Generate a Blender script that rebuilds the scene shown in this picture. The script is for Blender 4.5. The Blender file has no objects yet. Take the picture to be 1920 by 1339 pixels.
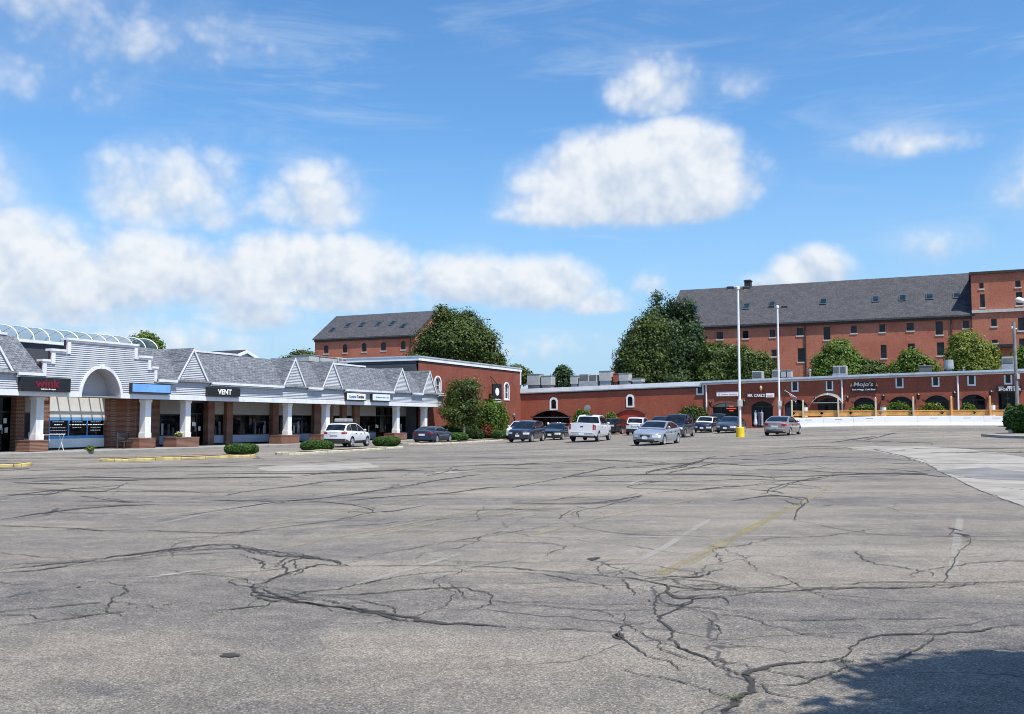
import bpy, math, random
import numpy as np
from mathutils import Vector, Matrix
from math import sin, cos, tan, atan2, sqrt, pi, radians, hypot

scene = bpy.context.scene
COL = scene.collection
random.seed(7)
RNG = np.random.default_rng(11)

# ------------------------------------------------------------------ camera, sky, sun, exposure
PW, PH, FPX, HZ, EYE = 1920.0, 1339.0, 1800.0, 791.0, 1.6
PITCH = math.atan((HZ - PH / 2) / FPX)
cam_d = bpy.data.cameras.new('camera')
cam = bpy.data.objects.new('camera', cam_d)
COL.objects.link(cam)
cam.location = (0, 0, EYE)
cam.rotation_euler = (pi / 2 + PITCH, 0, 0)
cam_d.sensor_fit = 'HORIZONTAL'
cam_d.sensor_width = 36.0
cam_d.lens = 36.0 * FPX / PW
cam_d.clip_start = 0.05
cam_d.clip_end = 3000
scene.camera = cam

SUN_EL = radians(62)
SUN_AZ = radians(142)                       # clockwise from +Y
TO_SUN = Vector((sin(SUN_AZ) * cos(SUN_EL), cos(SUN_AZ) * cos(SUN_EL), sin(SUN_EL)))
sun_d = bpy.data.lights.new('sun', 'SUN')
sun_d.energy = 4.6
sun_d.angle = radians(0.5)
sun_d.color = (1.0, 0.95, 0.87)
sun = bpy.data.objects.new('sun', sun_d)
COL.objects.link(sun)
sun.rotation_euler = TO_SUN.to_track_quat('Z', 'Y').to_euler()
sun.location = (30, -30, 60)

scene.view_settings.view_transform = 'Standard'
scene.view_settings.look = 'None'
scene.view_settings.exposure = 0.45
scene.view_settings.gamma = 1.0
scene.cycles.max_bounces = 6
scene.cycles.filter_width = 1.0
scene.cycles.transparent_max_bounces = 12

def ray(px, py):
    dx = (px - PW / 2) / FPX
    up = -(py - PH / 2) / FPX
    return Vector((dx, cos(PITCH) - up * sin(PITCH), sin(PITCH) + up * cos(PITCH)))

class NT:
    """tiny helper for node trees"""
    def __init__(s, tree):
        s.t = tree
        s.n = tree.nodes
        s.l = tree.links
    def add(s, typ, **kw):
        nd = s.n.new(typ)
        for k, v in kw.items():
            if k.startswith('i_'):
                nd.inputs[k[2:].replace('_', ' ')].default_value = v
            else:
                setattr(nd, k, v)
        return nd
    def put(s, sock, v):
        if isinstance(v, bpy.types.NodeSocket):
            s.l.new(v, sock)
        else:
            sock.default_value = v
    def math(s, op, a, b=None, c=None, clamp=False):
        nd = s.n.new('ShaderNodeMath')
        nd.operation = op
        nd.use_clamp = clamp
        s.put(nd.inputs[0], a)
        if b is not None: s.put(nd.inputs[1], b)
        if c is not None: s.put(nd.inputs[2], c)
        return nd.outputs[0]
    def vmath(s, op, a, b=None):
        nd = s.n.new('ShaderNodeVectorMath')
        nd.operation = op
        s.put(nd.inputs[0], a)
        if b is not None: s.put(nd.inputs[1], b)
        return nd.outputs['Value'] if op in ('LENGTH', 'DOT_PRODUCT', 'DISTANCE') else nd.outputs['Vector']
    def noise(s, vec, scale, detail=4, rough=0.55, dist=0.0):
        nd = s.n.new('ShaderNodeTexNoise')
        if vec is not None: s.l.new(vec, nd.inputs['Vector'])
        nd.inputs['Scale'].default_value = scale
        nd.inputs['Detail'].default_value = detail
        nd.inputs['Roughness'].default_value = rough
        nd.inputs['Distortion'].default_value = dist
        return nd.outputs['Fac']
    def ss(s, v, lo, hi, a=0.0, b=1.0):
        nd = s.n.new('ShaderNodeMapRange')
        nd.interpolation_type = 'SMOOTHSTEP'
        s.put(nd.inputs['Value'], v)
        nd.inputs['From Min'].default_value = lo
        nd.inputs['From Max'].default_value = hi
        nd.inputs['To Min'].default_value = a
        nd.inputs['To Max'].default_value = b
        return nd.outputs['Result']
    def mix(s, f, a, b, blend='MIX'):
        nd = s.n.new('ShaderNodeMix')
        nd.data_type = 'RGBA'
        nd.blend_type = blend
        s.put(nd.inputs[0], f)
        for sock, v in ((nd.inputs[6], a), (nd.inputs[7], b)):
            if not isinstance(v, bpy.types.NodeSocket) and len(v) == 3: v = (*v, 1)
            s.put(sock, v)
        return nd.outputs[2]
    def mapping(s, vec, loc=(0, 0, 0), rot=(0, 0, 0), scale=(1, 1, 1), typ='POINT'):
        nd = s.n.new('ShaderNodeMapping')
        nd.vector_type = typ
        s.l.new(vec, nd.inputs['Vector'])
        if typ in ('POINT', 'TEXTURE'): nd.inputs['Location'].default_value = loc
        nd.inputs['Rotation'].default_value = rot
        nd.inputs['Scale'].default_value = scale
        return nd.outputs['Vector']

def build_world():
    w = bpy.data.worlds.new('World')
    scene.world = w
    w.use_nodes = True
    w.cycles.sampling_method = 'MANUAL'
    w.cycles.sample_map_resolution = 512
    T = NT(w.node_tree)
    T.n.clear()
    out = T.add('ShaderNodeOutputWorld')
    bg = T.add('ShaderNodeBackground')
    bg.inputs['Strength'].default_value = 0.10
    T.l.new(bg.outputs[0], out.inputs[0])
    sky = T.add('ShaderNodeTexSky', sky_type='NISHITA')
    sky.sun_disc = False
    sky.sun_elevation = SUN_EL
    sky.sun_rotation = SUN_AZ
    sky.air_density = 1.0
    sky.dust_density = 0.7
    sky.ozone_density = 2.2
    hs = T.add('ShaderNodeHueSaturation')
    hs.inputs['Saturation'].default_value = 1.20
    hs.inputs['Value'].default_value = 1.34
    T.l.new(sky.outputs[0], hs.inputs['Color'])
    skycol = T.mix(1.0, hs.outputs[0], (0.86, 0.99, 1.05), 'MULTIPLY')
    tc = T.add('ShaderNodeTexCoord')
    d = T.vmath('NORMALIZE', tc.outputs['Generated'])
    def billow(v, scale, det):
        nd = T.add('ShaderNodeTexVoronoi')
        nd.feature = 'F1'
        nd.inputs['Scale'].default_value = scale
        nd.inputs['Detail'].default_value = det
        nd.inputs['Roughness'].default_value = 0.55
        nd.inputs['Lacunarity'].default_value = 2.3
        T.l.new(v, nd.inputs['Vector'])
        return nd.outputs['Distance']
    warp = T.add('ShaderNodeTexNoise')
    warp.inputs['Scale'].default_value = 11.0; warp.inputs['Detail'].default_value = 4
    T.l.new(d, warp.inputs['Vector'])
    dw = T.vmath('ADD', d, T.vmath('MULTIPLY', T.vmath('SUBTRACT', warp.outputs['Color'], (.5, .5, .5)), (.030, .030, .030)))
    lit = T.vmath('ADD', dw, (0.008, -0.004, 0.016))
    bil, bil2 = billow(dw, 22.0, 2.0), billow(lit, 22.0, 2.0)
    n_big = T.noise(d, 7.0, 8, 0.6, 0.2)
    # cumulus puffs: (photo px, py of the direction, half width, half height in px, weight)
    puffs = [
        (1190, 352, 210, 106, 1.3), (1260, 325, 130, 92, 1.2), (1080, 385, 130, 66, .85), (1320, 375, 85, 62, .8), (1000, 405, 75, 30, .5),
        (1220, 172, 84, 72, .58), (1390, 160, 60, 34, .26), (1705, 272, 95, 36, .40), (1448, 335, 22, 26, .2),
        (320, 370, 130, 100, .66), (395, 405, 85, 62, .5), (585, 385, 95, 92, .60), (635, 405, 55, 50, .45),
        (170, 60, 210, 85, .32), (340, 70, 170, 60, .20), (30, 140, 160, 70, .20), (60, 0, 150, 90, .30),
        (40, 490, 125, 95, .9), (130, 540, 170, 80, .85), (300, 520, 150, 85, .9), (425, 535, 105, 80, .8), (60, 585, 200, 46, .6), (470, 595, 90, 44, .65),
        (530, 505, 120, 75, .95), (650, 520, 140, 80, 1.0), (730, 530, 80, 60, .75), (640, 565, 170, 36, .6), (865, 530, 110, 62, .85), (1000, 545, 130, 62, .85), (1110, 570, 90, 32, .6), (1215, 538, 40, 32, .5),
        (1520, 515, 75, 50, .75), (1465, 535, 75, 28, .5), (1745, 465, 70, 40, .36), (300, 640, 260, 40, .36), (980, 660, 170, 40, .25),
        (-330, 330, 260, 120, .9), (-650, 480, 300, 90, .9), (2300, 300, 260, 110, .9), (2700, 480, 330, 80, .9), (900, -320, 280, 110, .8)]
    field = sw = sv = None
    for (px, py, hw, hh, wt) in puffs:
        c = ray(px, py).normalized()
        R = Vector((c.y, -c.x, 0)).normalized(); U = R.cross(c)
        u = T.vmath('DOT_PRODUCT', d, tuple(R / (hw / FPX * 1.25)))
        v = T.vmath('DOT_PRODUCT', d, tuple(U / (hh / FPX * 1.22)))
        vv = T.math('MAXIMUM', v, T.math('MULTIPLY', v, -1.55))
        r2 = T.math('MULTIPLY_ADD', vv, vv, T.math('MULTIPLY', u, u))
        f = T.math('MULTIPLY_ADD', r2, -wt, wt)
        w = T.math('MAXIMUM', f, 0.0)
        field = f if field is None else T.math('SMOOTH_MAX', field, f, 0.05)
        sw = T.math('ADD', w, 0.02) if sw is None else T.math('ADD', sw, w)
        sv = T.math('MULTIPLY', w, v) if sv is None else T.math('MULTIPLY_ADD', w, v, sv)
    vrel = T.math('DIVIDE', sv, sw)
    nn = T.math('ADD', T.math('MULTIPLY', T.math('SUBTRACT', 0.84, bil), 0.31), T.math('MULTIPLY', T.math('SUBTRACT', n_big, 0.5), 0.70))
    dens = T.math('ADD', field, nn)
    alpha = T.ss(dens, 0.0, 0.66)
    veil = T.math('MULTIPLY', T.ss(T.math('ADD', field, T.math('MULTIPLY', T.math('SUBTRACT', n_big, 0.5), 1.6)), -0.12, 0.60), 0.28)
    alpha = T.math('MAXIMUM', alpha, veil)
    # wisps
    wv = T.mapping(d, rot=(0.15, 0.25, 0.1), scale=(2.2, 2.2, 13.0))
    wn = T.noise(wv, 2.4, 8, 0.62, 0.6)
    wm = T.ss(T.noise(T.mapping(d, loc=(3.1, 1.7, 0.4)), 3.0, 2, 0.5), 0.40, 0.66)
    wisp = T.math('MULTIPLY', T.ss(wn, 0.46, 0.80), wm)
    wisp = T.math('MULTIPLY', wisp, 0.38)
    # cloud tone: billows facing the sun, grey undersides
    rel = T.math('SUBTRACT', bil2, bil)
    tone = T.math('ADD', T.math('MULTIPLY', rel, 0.75), 0.56)
    tone = T.math('ADD', tone, T.math('MULTIPLY', vrel, 0.75), clamp=True)
    ccol = T.mix(tone, (3.9, 4.7, 5.9), (6.5, 6.75, 7.05))
    sep = T.add('ShaderNodeSeparateXYZ')
    T.l.new(d, sep.inputs[0])
    hz = T.ss(sep.outputs['Z'], 0.0, 0.30, 0.75, 0.0)
    col = T.mix(hz, skycol, (2.6, 4.1, 6.2))
    col = T.mix(wisp, col, (5.0, 5.9, 6.9))
    col = T.mix(T.math('MULTIPLY', alpha, 0.97), col, ccol)
    T.l.new(col, bg.inputs['Color'])
build_world()

# ------------------------------------------------------------------ terrain and picture geometry
def sstep(x, a, b):
    t = np.clip((x - a) / (b - a), 0, 1)
    return t * t * (3 - 2 * t)

def g(x, y):
    v = 0.033 * x - 0.03
    v = -0.15 + 0.08 * np.logaddexp(0, (v + 0.15) / 0.08)
    v = 1.12 - 0.08 * np.logaddexp(0, (1.12 - v) / 0.08)
    v = v * sstep(y, 10.0, 58.0) + 0.19 * sstep(y, 70.0, 93.0) * sstep(x, 12.0, 28.0)
    return v * (1 - sstep(y, 300.0, 400.0))

def gf(x, y):
    return float(g(np.float64(x), np.float64(y)))

def gp(px, py, tmax=160.0):
    d = ray(px, py)
    t, f0 = 1.0, None
    while t < tmax:
        p = Vector((0, 0, EYE)) + d * t
        if p.z < gf(p.x, p.y): break
        t += 0.5
    a, b = t - 0.5, t
    for _ in range(24):
        m = (a + b) / 2
        p = Vector((0, 0, EYE)) + d * m
        if p.z < gf(p.x, p.y): b = m
        else: a = m
    p = Vector((0, 0, EYE)) + d * b
    return Vector((p.x, p.y, gf(p.x, p.y)))

def at(px, py, Y):
    d = ray(px, py)
    return Vector((0, 0, EYE)) + d * (Y / d.y)

def onY(px, Y):
    p = at(px, 760, Y)
    return Vector((p.x, p.y, gf(p.x, p.y)))

class Frame:
    """vertical plane seen from above: origin, local x along the facade, -y outward"""
    def __init__(s, ox, oy, ang):
        s.o = Vector((ox, oy, 0)); s.a = ang
        s.u = Vector((cos(ang), sin(ang), 0)); s.v = Vector((-sin(ang), cos(ang), 0))
    def hit(s, px, py, yo=0.0):
        d = ray(px, py)
        c = Vector((0, 0, EYE))
        t = (yo - (c - s.o).dot(s.v)) / d.dot(s.v)
        p = c + d * t
        return (p - s.o).dot(s.u), p.z
    def s(s, px, yo=0.0, py=760):
        return s.hit(px, py, yo)[0]
    def world(s, x, y, z=0.0):
        p = s.o + s.u * x + s.v * y
        return Vector((p.x, p.y, z))
    def local(s, p):
        q = Vector(p) - s.o
        return q.dot(s.u), q.dot(s.v)

A1 = atan2(0.904, 0.427)
A2 = A1 - pi / 2

# ------------------------------------------------------------------ objects
def tag(o, label=None, cat=None, group=None, kind=None):
    if label: o['label'] = label
    if cat: o['category'] = cat
    if group: o['group'] = group
    if kind: o['kind'] = kind
    return o

def thing(name, label, cat, loc=(0, 0, 0), rotz=0.0, group=None):
    o = bpy.data.objects.new(name, None)
    COL.objects.link(o)
    o.location = loc
    o.rotation_euler = (0, 0, rotz)
    return tag(o, label, cat, group)

def copy_tree(o, parent=None):
    c = o.copy()
    COL.objects.link(c)
    if parent is not None: c.parent = parent
    for ch in list(o.children):
        copy_tree(ch, c)
    return c

class MB:
    def __init__(s):
        s.v = []; s.f = []
    def add(s, vs, fs):
        n = len(s.v)
        s.v += [tuple(p) for p in vs]
        s.f += [tuple(i + n for i in f) for f in fs]
        return s
    def poly(s, *pts):
        return s.add(pts, [tuple(range(len(pts)))])
    def box(s, x0, x1, y0, y1, z0, z1):
        v = [(x0, y0, z0), (x1, y0, z0), (x1, y1, z0), (x0, y1, z0), (x0, y0, z1), (x1, y0, z1), (x1, y1, z1), (x0, y1, z1)]
        return s.add(v, [(0, 3, 2, 1), (4, 5, 6, 7), (0, 1, 5, 4), (1, 2, 6, 5), (2, 3, 7, 6), (3, 0, 4, 7)])
    def cbox(s, x0, x1, y0, y1, z0, z1, c=0.02):
        """box with chamfered vertical and top edges"""
        rings = []
        for (i, z) in ((0, z0), (0, z1 - c), (c, z1)):
            a, b, e, f = x0 + i, x1 - i, y0 + i, y1 - i
            k = c
            rings.append([(a + k, e, z), (b - k, e, z), (b, e + k, z), (b, f - k, z), (b - k, f, z), (a + k, f, z), (a, f - k, z), (a, e + k, z)])
        return s.loft(rings, caps=True)
    def loft(s, rings, closed=True, caps=False):
        n = len(rings[0]); vs = [p for r in rings for p in r]; fs = []
        for i in range(len(rings) - 1):
            for j in range(n if closed else n - 1):
                k = (j + 1) % n
                fs.append((i * n + j, i * n + k, (i + 1) * n + k, (i + 1) * n + j))
        if caps:
            fs.append(tuple(range(n))[::-1]); fs.append(tuple((len(rings) - 1) * n + j for j in range(n)))
        return s.add(vs, fs)
    def grid(s, rows):
        return s.loft(rows, closed=False)
    def prism(s, pts, y0, y1):
        """polygon in x,z pushed along y"""
        return s.loft([[(x, y0, z) for x, z in pts], [(x, y1, z) for x, z in pts]], caps=True)
    def vprism(s, pts, z0, z1):
        return s.loft([[(x, y, z0) for x, y in pts], [(x, y, z1) for x, y in pts]], caps=True)
    def tube(s, p0, p1, r0, r1=None, n=8, caps=True):
        p0, p1 = Vector(p0), Vector(p1)
        r1 = r0 if r1 is None else r1
        d = (p1 - p0).normalized()
        a = d.orthogonal().normalized(); b = d.cross(a)
        ring = lambda p, r: [p + (a * cos(2 * pi * k / n) + b * sin(2 * pi * k / n)) * r for k in range(n)]
        return s.loft([ring(p0, r0), ring(p1, r1)], caps=caps)
    def path(s, pts, rs, n=7):
        pts = [Vector(p) for p in pts]; rings = []
        for i, p in enumerate(pts):
            d = (pts[min(i + 1, len(pts) - 1)] - pts[max(i - 1, 0)]).normalized()
            a = d.cross(Vector((0.31, 0.17, 0.93)))
            if a.length < 1e-3: a = d.orthogonal()
            a.normalize(); b = d.cross(a)
            r = rs[i] if isinstance(rs, (list, tuple)) else rs
            rings.append([p + (a * cos(2 * pi * k / n) + b * sin(2 * pi * k / n)) * r for k in range(n)])
        return s.loft(rings, caps=True)
    def lathe(s, prof, n=16, c=(0, 0, 0), axis='z'):
        rings = []
        for r, h in prof:
            ring = []
            for k in range(n):
                x, y = r * cos(2 * pi * k / n), r * sin(2 * pi * k / n)
                ring.append((c[0] + x, c[1] + y, c[2] + h) if axis == 'z' else (c[0] + x, c[1] + h, c[2] + y))
            rings.append(ring)
        return s.loft(rings, caps=True)
    def ball(s, c, rx, ry, rz, n=12, m=8):
        rings = []
        for i in range(m + 1):
            t = -pi / 2 + pi * i / m
            q = max(cos(t), 0.02)
            rings.append([(c[0] + rx * q * cos(2 * pi * k / n), c[1] + ry * q * sin(2 * pi * k / n), c[2] + rz * sin(t)) for k in range(n)])
        return s.loft(rings, caps=True)
    def build(s, name, mat, parent=None, smooth=False, label=None):
        me = bpy.data.meshes.new(name)
        me.from_pydata([tuple(p) for p in s.v], [], s.f)
        if mat is not None: me.materials.append(mat)
        if smooth: me.polygons.foreach_set('use_smooth', [True] * len(me.polygons))
        me.update()
        o = bpy.data.objects.new(name, me)
        COL.objects.link(o)
        if parent is not None: o.parent = parent
        if label: o['label'] = label
        return o

def wall(mb, s0, s1, zb, zt, opens, depth=0.3, y=0.0):
    """facade in the plane y with openings (sa, sb, za, zb, rise): vertical strips, reveals going back by depth"""
    fb = zb if callable(zb) else (lambda s_: zb)
    ft = zt if callable(zt) else (lambda s_: zt)
    def otop(o, q):
        sa, sb, za, ztp, rise = o
        if rise <= 0: return ztp
        c, h = (sa + sb) / 2, (sb - sa) / 2
        R = (h * h + rise * rise) / (2 * rise)
        return ztp - R + sqrt(max(R * R - (q - c) ** 2, 0))
    br = {round(s0, 4), round(s1, 4)}
    n = max(2, int((s1 - s0) / 6))
    for k in range(n + 1): br.add(round(s0 + (s1 - s0) * k / n, 4))
    for o in opens:
        m = 10 if o[4] > 0 else 1
        for k in range(m + 1): br.add(round(o[0] + (o[1] - o[0]) * k / m, 4))
    br = sorted(b for b in br if s0 - 1e-3 <= b <= s1 + 1e-3)
    for a, b in zip(br, br[1:]):
        if b - a < 1e-4: continue
        m = (a + b) / 2
        os_ = sorted([o for o in opens if o[0] < m < o[1]], key=lambda o: o[2])
        la, lb = fb(a), fb(b)
        for o in os_:
            mb.poly((a, y, la), (b, y, lb), (b, y, o[2]), (a, y, o[2]))
            ta, tb = otop(o, a), otop(o, b)
            mb.poly((a, y, ta), (b, y, tb), (b, y + depth, tb), (a, y + depth, ta))
            mb.poly((a, y, o[2]), (b, y, o[2]), (b, y + depth, o[2]), (a, y + depth, o[2]))
            la, lb = ta, tb
        mb.poly((a, y, la), (b, y, lb), (b, y, ft(b)), (a, y, ft(a)))
    for o in opens:
        for q in (o[0], o[1]):
            zt_ = otop(o, q)
            mb.poly((q, y, o[2]), (q, y + depth, o[2]), (q, y + depth, zt_), (q, y, zt_))
    return mb

def arch_pts(sa, sb, za, zt, rise, n=12):
    """outline of an opening, counter clockwise from bottom left"""
    pts = [(sa, za), (sb, za)]
    if rise <= 0: return pts + [(sb, zt), (sa, zt)]
    c, h = (sa + sb) / 2, (sb - sa) / 2
    R = (h * h + rise * rise) / (2 * rise)
    for k in range(n + 1):
        q = sb + (sa - sb) * k / n
        pts.append((q, zt - R + sqrt(max(R * R - (q - c) ** 2, 0))))
    return pts

def text(body, parent, mat, cx, y, cz, height, width=None, bold=0.0, name='lettering', extrude=0.01, shear=0.0):
    cu = bpy.data.curves.new(name, 'FONT')
    cu.body = body
    cu.align_x = 'CENTER'; cu.align_y = 'CENTER'
    cu.size = height * 1.35
    cu.offset = min(bold, 0.03 * height)
    cu.extrude = extrude
    cu.shear = shear
    cu.resolution_u = 3
    cu.materials.append(mat)
    tmp = bpy.data.objects.new(name, cu)
    COL.objects.link(tmp)
    dg = bpy.context.evaluated_depsgraph_get()
    me = bpy.data.meshes.new_from_object(tmp.evaluated_get(dg))
    bpy.data.objects.remove(tmp)
    co = np.empty(len(me.vertices) * 3); me.vertices.foreach_get('co', co); co = co.reshape(-1, 3)
    lo, hi = co.min(0), co.max(0)
    kx = width / (hi[0] - lo[0]) if width else 1.0
    kz = height / (hi[1] - lo[1])
    out = np.stack([(co[:, 0] - (lo[0] + hi[0]) / 2) * kx + cx, y - co[:, 2], (co[:, 1] - (lo[1] + hi[1]) / 2) * kz + cz], 1)
    me.vertices.foreach_set('co', out.ravel()); me.update()
    me.materials.clear(); me.materials.append(mat)
    o = bpy.data.objects.new(name, me)
    COL.objects.link(o)
    o.parent = parent
    return o

# ------------------------------------------------------------------ materials
_M = {}
def principled(name):
    m = bpy.data.materials.new(name)
    m.use_nodes = True
    T = NT(m.node_tree)
    b = T.n['Principled BSDF']
    return m, T, b

def pm(name, col, rough=0.6, var=0.12, scale=2.0, metal=0.0, bump=0.0, bscale=40.0, coat=0.0, spec=0.5, dirt=None, dscale=0.7):
    """plain material with procedural unevenness"""
    if name in _M: return _M[name]
    m, T, b = principled(name)
    tc = T.add('ShaderNodeTexCoord').outputs['Object']
    n1 = T.noise(tc, scale, 5, 0.6)
    c = T.mix(T.ss(n1, 0.3, 0.7), [x * (1 - var) for x in col], [min(x * (1 + var), 1) for x in col])
    if dirt:
        n2 = T.noise(T.mapping(tc, scale=(1, 1, 0.35)), dscale, 6, 0.65, 0.4)
        c = T.mix(T.ss(n2, 0.52, 0.72, 0, 0.8), c, dirt)
    T.l.new(c, b.inputs['Base Color'])
    T.l.new(T.ss(n1, 0.2, 0.8, max(rough - 0.08, 0.01), min(rough + 0.08, 1)), b.inputs['Roughness'])
    b.inputs['Metallic'].default_value = metal
    b.inputs['Specular IOR Level'].default_value = spec
    if coat:
        b.inputs['Coat Weight'].default_value = coat
        b.inputs['Coat Roughness'].default_value = 0.04
    if bump:
        bp = T.add('ShaderNodeBump')
        bp.inputs['Strength'].default_value = bump
        bp.inputs['Distance'].default_value = 0.02
        T.l.new(T.noise(tc, bscale, 4, 0.6), bp.inputs['Height'])
        T.l.new(bp.outputs[0], b.inputs['Normal'])
    _M[name] = m
    return m

def brick_mat(name, c1, c2, mortar, patch, bw=0.215, bh=0.075, mort=0.010, patchamt=0.5, ps=0.35):
    m, T, b = principled(name)
    tc = T.add('ShaderNodeTexCoord').outputs['Object']
    sp = T.add('ShaderNodeSeparateXYZ'); T.l.new(tc, sp.inputs[0])
    cb = T.add('ShaderNodeCombineXYZ')
    T.l.new(T.math('ADD', sp.outputs['X'], sp.outputs['Y']), cb.inputs['X'])
    T.l.new(sp.outputs['Z'], cb.inputs['Y'])
    br = T.add('ShaderNodeTexBrick')
    T.l.new(cb.outputs[0], br.inputs['Vector'])
    br.inputs['Scale'].default_value = 1.0
    br.inputs['Color1'].default_value = (*c1, 1)
    br.inputs['Color2'].default_value = (*c2, 1)
    br.inputs['Mortar'].default_value = (*mortar, 1)
    br.inputs['Mortar Size'].default_value = mort
    br.inputs['Mortar Smooth'].default_value = 0.3
    br.inputs['Brick Width'].default_value = bw
    br.inputs['Row Height'].default_value = bh
    br.inputs['Bias'].default_value = -0.1
    n1 = T.noise(tc, ps, 7, 0.62, 0.5)
    n2 = T.noise(T.mapping(tc, scale=(1, 1, 0.25)), 1.7, 6, 0.65)
    n3 = T.noise(tc, 7.0, 3, 0.7)
    c = T.mix(T.math('MULTIPLY', T.ss(n1, 0.42, 0.68), patchamt), br.outputs['Color'], patch)
    c = T.mix(T.ss(n2, 0.5, 0.78, 0.0, 0.42), c, [x * 0.45 for x in c1])
    c = T.mix(T.ss(n3, 0.45, 0.75, 0.0, 0.35), c, [min(1, x * 1.7) for x in c2])
    T.l.new(c, b.inputs['Base Color'])
    b.inputs['Roughness'].default_value = 0.85
    b.inputs['Specular IOR Level'].default_value = 0.25
    bp = T.add('ShaderNodeBump')
    bp.inputs['Strength'].default_value = 0.5
    bp.inputs['Distance'].default_value = 0.01
    T.l.new(T.math('SUBTRACT', T.math('MULTIPLY', n3, 0.4), br.outputs['Fac']), bp.inputs['Height'])
    T.l.new(bp.outputs[0], b.inputs['Normal'])
    return m

def shingle_mat(name, ca, cb_, lz=0.14):
    m, T, b = principled(name)
    tc = T.add('ShaderNodeTexCoord').outputs['Object']
    sp = T.add('ShaderNodeSeparateXYZ'); T.l.new(tc, sp.inputs[0])
    cb = T.add('ShaderNodeCombineXYZ')
    T.l.new(sp.outputs['X'], cb.inputs['X'])
    T.l.new(T.math('ADD', sp.outputs['Z'], T.math('MULTIPLY', sp.outputs['Y'], 0.12)), cb.inputs['Y'])
    br = T.add('ShaderNodeTexBrick')
    T.l.new(cb.outputs[0], br.inputs['Vector'])
    br.inputs['Scale'].default_value = 1.0
    br.inputs['Color1'].default_value = (*ca, 1)
    br.inputs['Color2'].default_value = (*cb_, 1)
    br.inputs['Mortar'].default_value = (*[x * 0.35 for x in ca], 1)
    br.inputs['Mortar Size'].default_value = 0.012
    br.inputs['Brick Width'].default_value = lz * 2.2
    br.inputs['Row Height'].default_value = lz
    n1 = T.noise(T.mapping(tc, scale=(1, 1, 0.5)), 0.8, 6, 0.65, 0.3)
    n2 = T.noise(T.mapping(tc, scale=(1, 1, 2.6)), 3.3, 5, 0.72)
    c = T.mix(T.ss(n1, 0.4, 0.72, 0.0, 0.55), br.outputs['Color'], [x * 0.55 for x in ca])
    c = T.mix(T.ss(n2, 0.48, 0.66, 0.0, 0.6), c, [min(1, x * 1.75) for x in cb_])
    T.l.new(c, b.inputs['Base Color'])
    b.inputs['Roughness'].default_value = 0.9
    b.inputs['Specular IOR Level'].default_value = 0.2
    bp = T.add('ShaderNodeBump')
    bp.inputs['Strength'].default_value = 0.6
    bp.inputs['Distance'].default_value = 0.02
    T.l.new(T.math('SUBTRACT', n2, br.outputs['Fac']), bp.inputs['Height'])
    T.l.new(bp.outputs[0], b.inputs['Normal'])
    return m

def glass_mat(name, col, rough=0.04, var=0.5, scale=1.2, spec=0.5):
    m, T, b = principled(name)
    tc = T.add('ShaderNodeTexCoord').outputs['Object']
    n1 = T.noise(tc, scale, 4, 0.6, 0.5)
    c = T.mix(T.ss(n1, 0.42, 0.7), [x * (1 - var) for x in col], [x * (1 + var) for x in col])
    T.l.new(c, b.inputs['Base Color'])
    b.inputs['Roughness'].default_value = rough
    b.inputs['Specular IOR Level'].default_value = spec
    bp = T.add('ShaderNodeBump')
    bp.inputs['Strength'].default_value = 0.06
    bp.inputs['Distance'].default_value = 0.02
    T.l.new(T.noise(tc, 1.1, 2, 0.5), bp.inputs['Height'])
    T.l.new(bp.outputs[0], b.inputs['Normal'])
    return m

def leaf_mat(name, ca, cb_, trans=0.3, gloss=0.35):
    m, T, b = principled(name)
    geo = T.add('ShaderNodeNewGeometry')
    tc = T.add('ShaderNodeTexCoord').outputs['Object']
    n = T.noise(tc, 0.55, 3, 0.6)
    f = T.math('ADD', T.math('MULTIPLY', geo.outputs['Random Per Island'], 0.6), T.math('MULTIPLY', T.ss(n, 0.35, 0.65), 0.4))
    c = T.mix(f, ca, cb_)
    T.l.new(c, b.inputs['Base Color'])
    b.inputs['Roughness'].default_value = 0.5
    b.inputs['Specular IOR Level'].default_value = gloss
    tr = T.add('ShaderNodeBsdfTranslucent')
    T.l.new(T.mix(1.0, c, (1.15, 1.2, 0.55), 'MULTIPLY'), tr.inputs['Color'])
    mx = T.add('ShaderNodeMixShader')
    mx.inputs[0].default_value = trans
    T.l.new(b.outputs[0], mx.inputs[1]); T.l.new(tr.outputs[0], mx.inputs[2])
    T.l.new(mx.outputs[0], T.n['Material Output'].inputs['Surface'])
    return m

M_WHITE = pm('white_paint', (0.78, 0.79, 0.80), 0.55, 0.06, 1.5, dirt=(0.55, 0.55, 0.55))
M_SIDING = pm('siding_paint', (0.46, 0.475, 0.50), 0.6, 0.05, 0.9, dirt=(0.34, 0.355, 0.385), dscale=0.5)
M_TRIM = pm('trim_paint', (0.70, 0.71, 0.74), 0.5, 0.06, 2.0, dirt=(0.52, 0.53, 0.55), dscale=1.2)
M_DARKPIT = pm('dark_opening', (0.012, 0.012, 0.014), 0.7, 0.3, 1.0)
M_METAL = pm('galvanised_metal', (0.42, 0.43, 0.44), 0.45, 0.15, 3.0, metal=0.4, dirt=(0.25, 0.24, 0.22))
M_GREYBOX = pm('grey_unit_paint', (0.42, 0.42, 0.40), 0.6, 0.12, 2.0, dirt=(0.22, 0.20, 0.18))
M_GRILL = pm('unit_grille', (0.12, 0.125, 0.13), 0.6, 0.2, 6.0)
M_BLACK = pm('black_paint', (0.012, 0.012, 0.014), 0.4, 0.2, 3.0)
M_RUBBER = pm('tyre_rubber', (0.018, 0.018, 0.019), 0.8, 0.2, 9.0)
M_SHOPGLASS = glass_mat('shop_glass', (0.007, 0.0075, 0.009), 0.03, 0.8, 0.9, 0.2)
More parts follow.
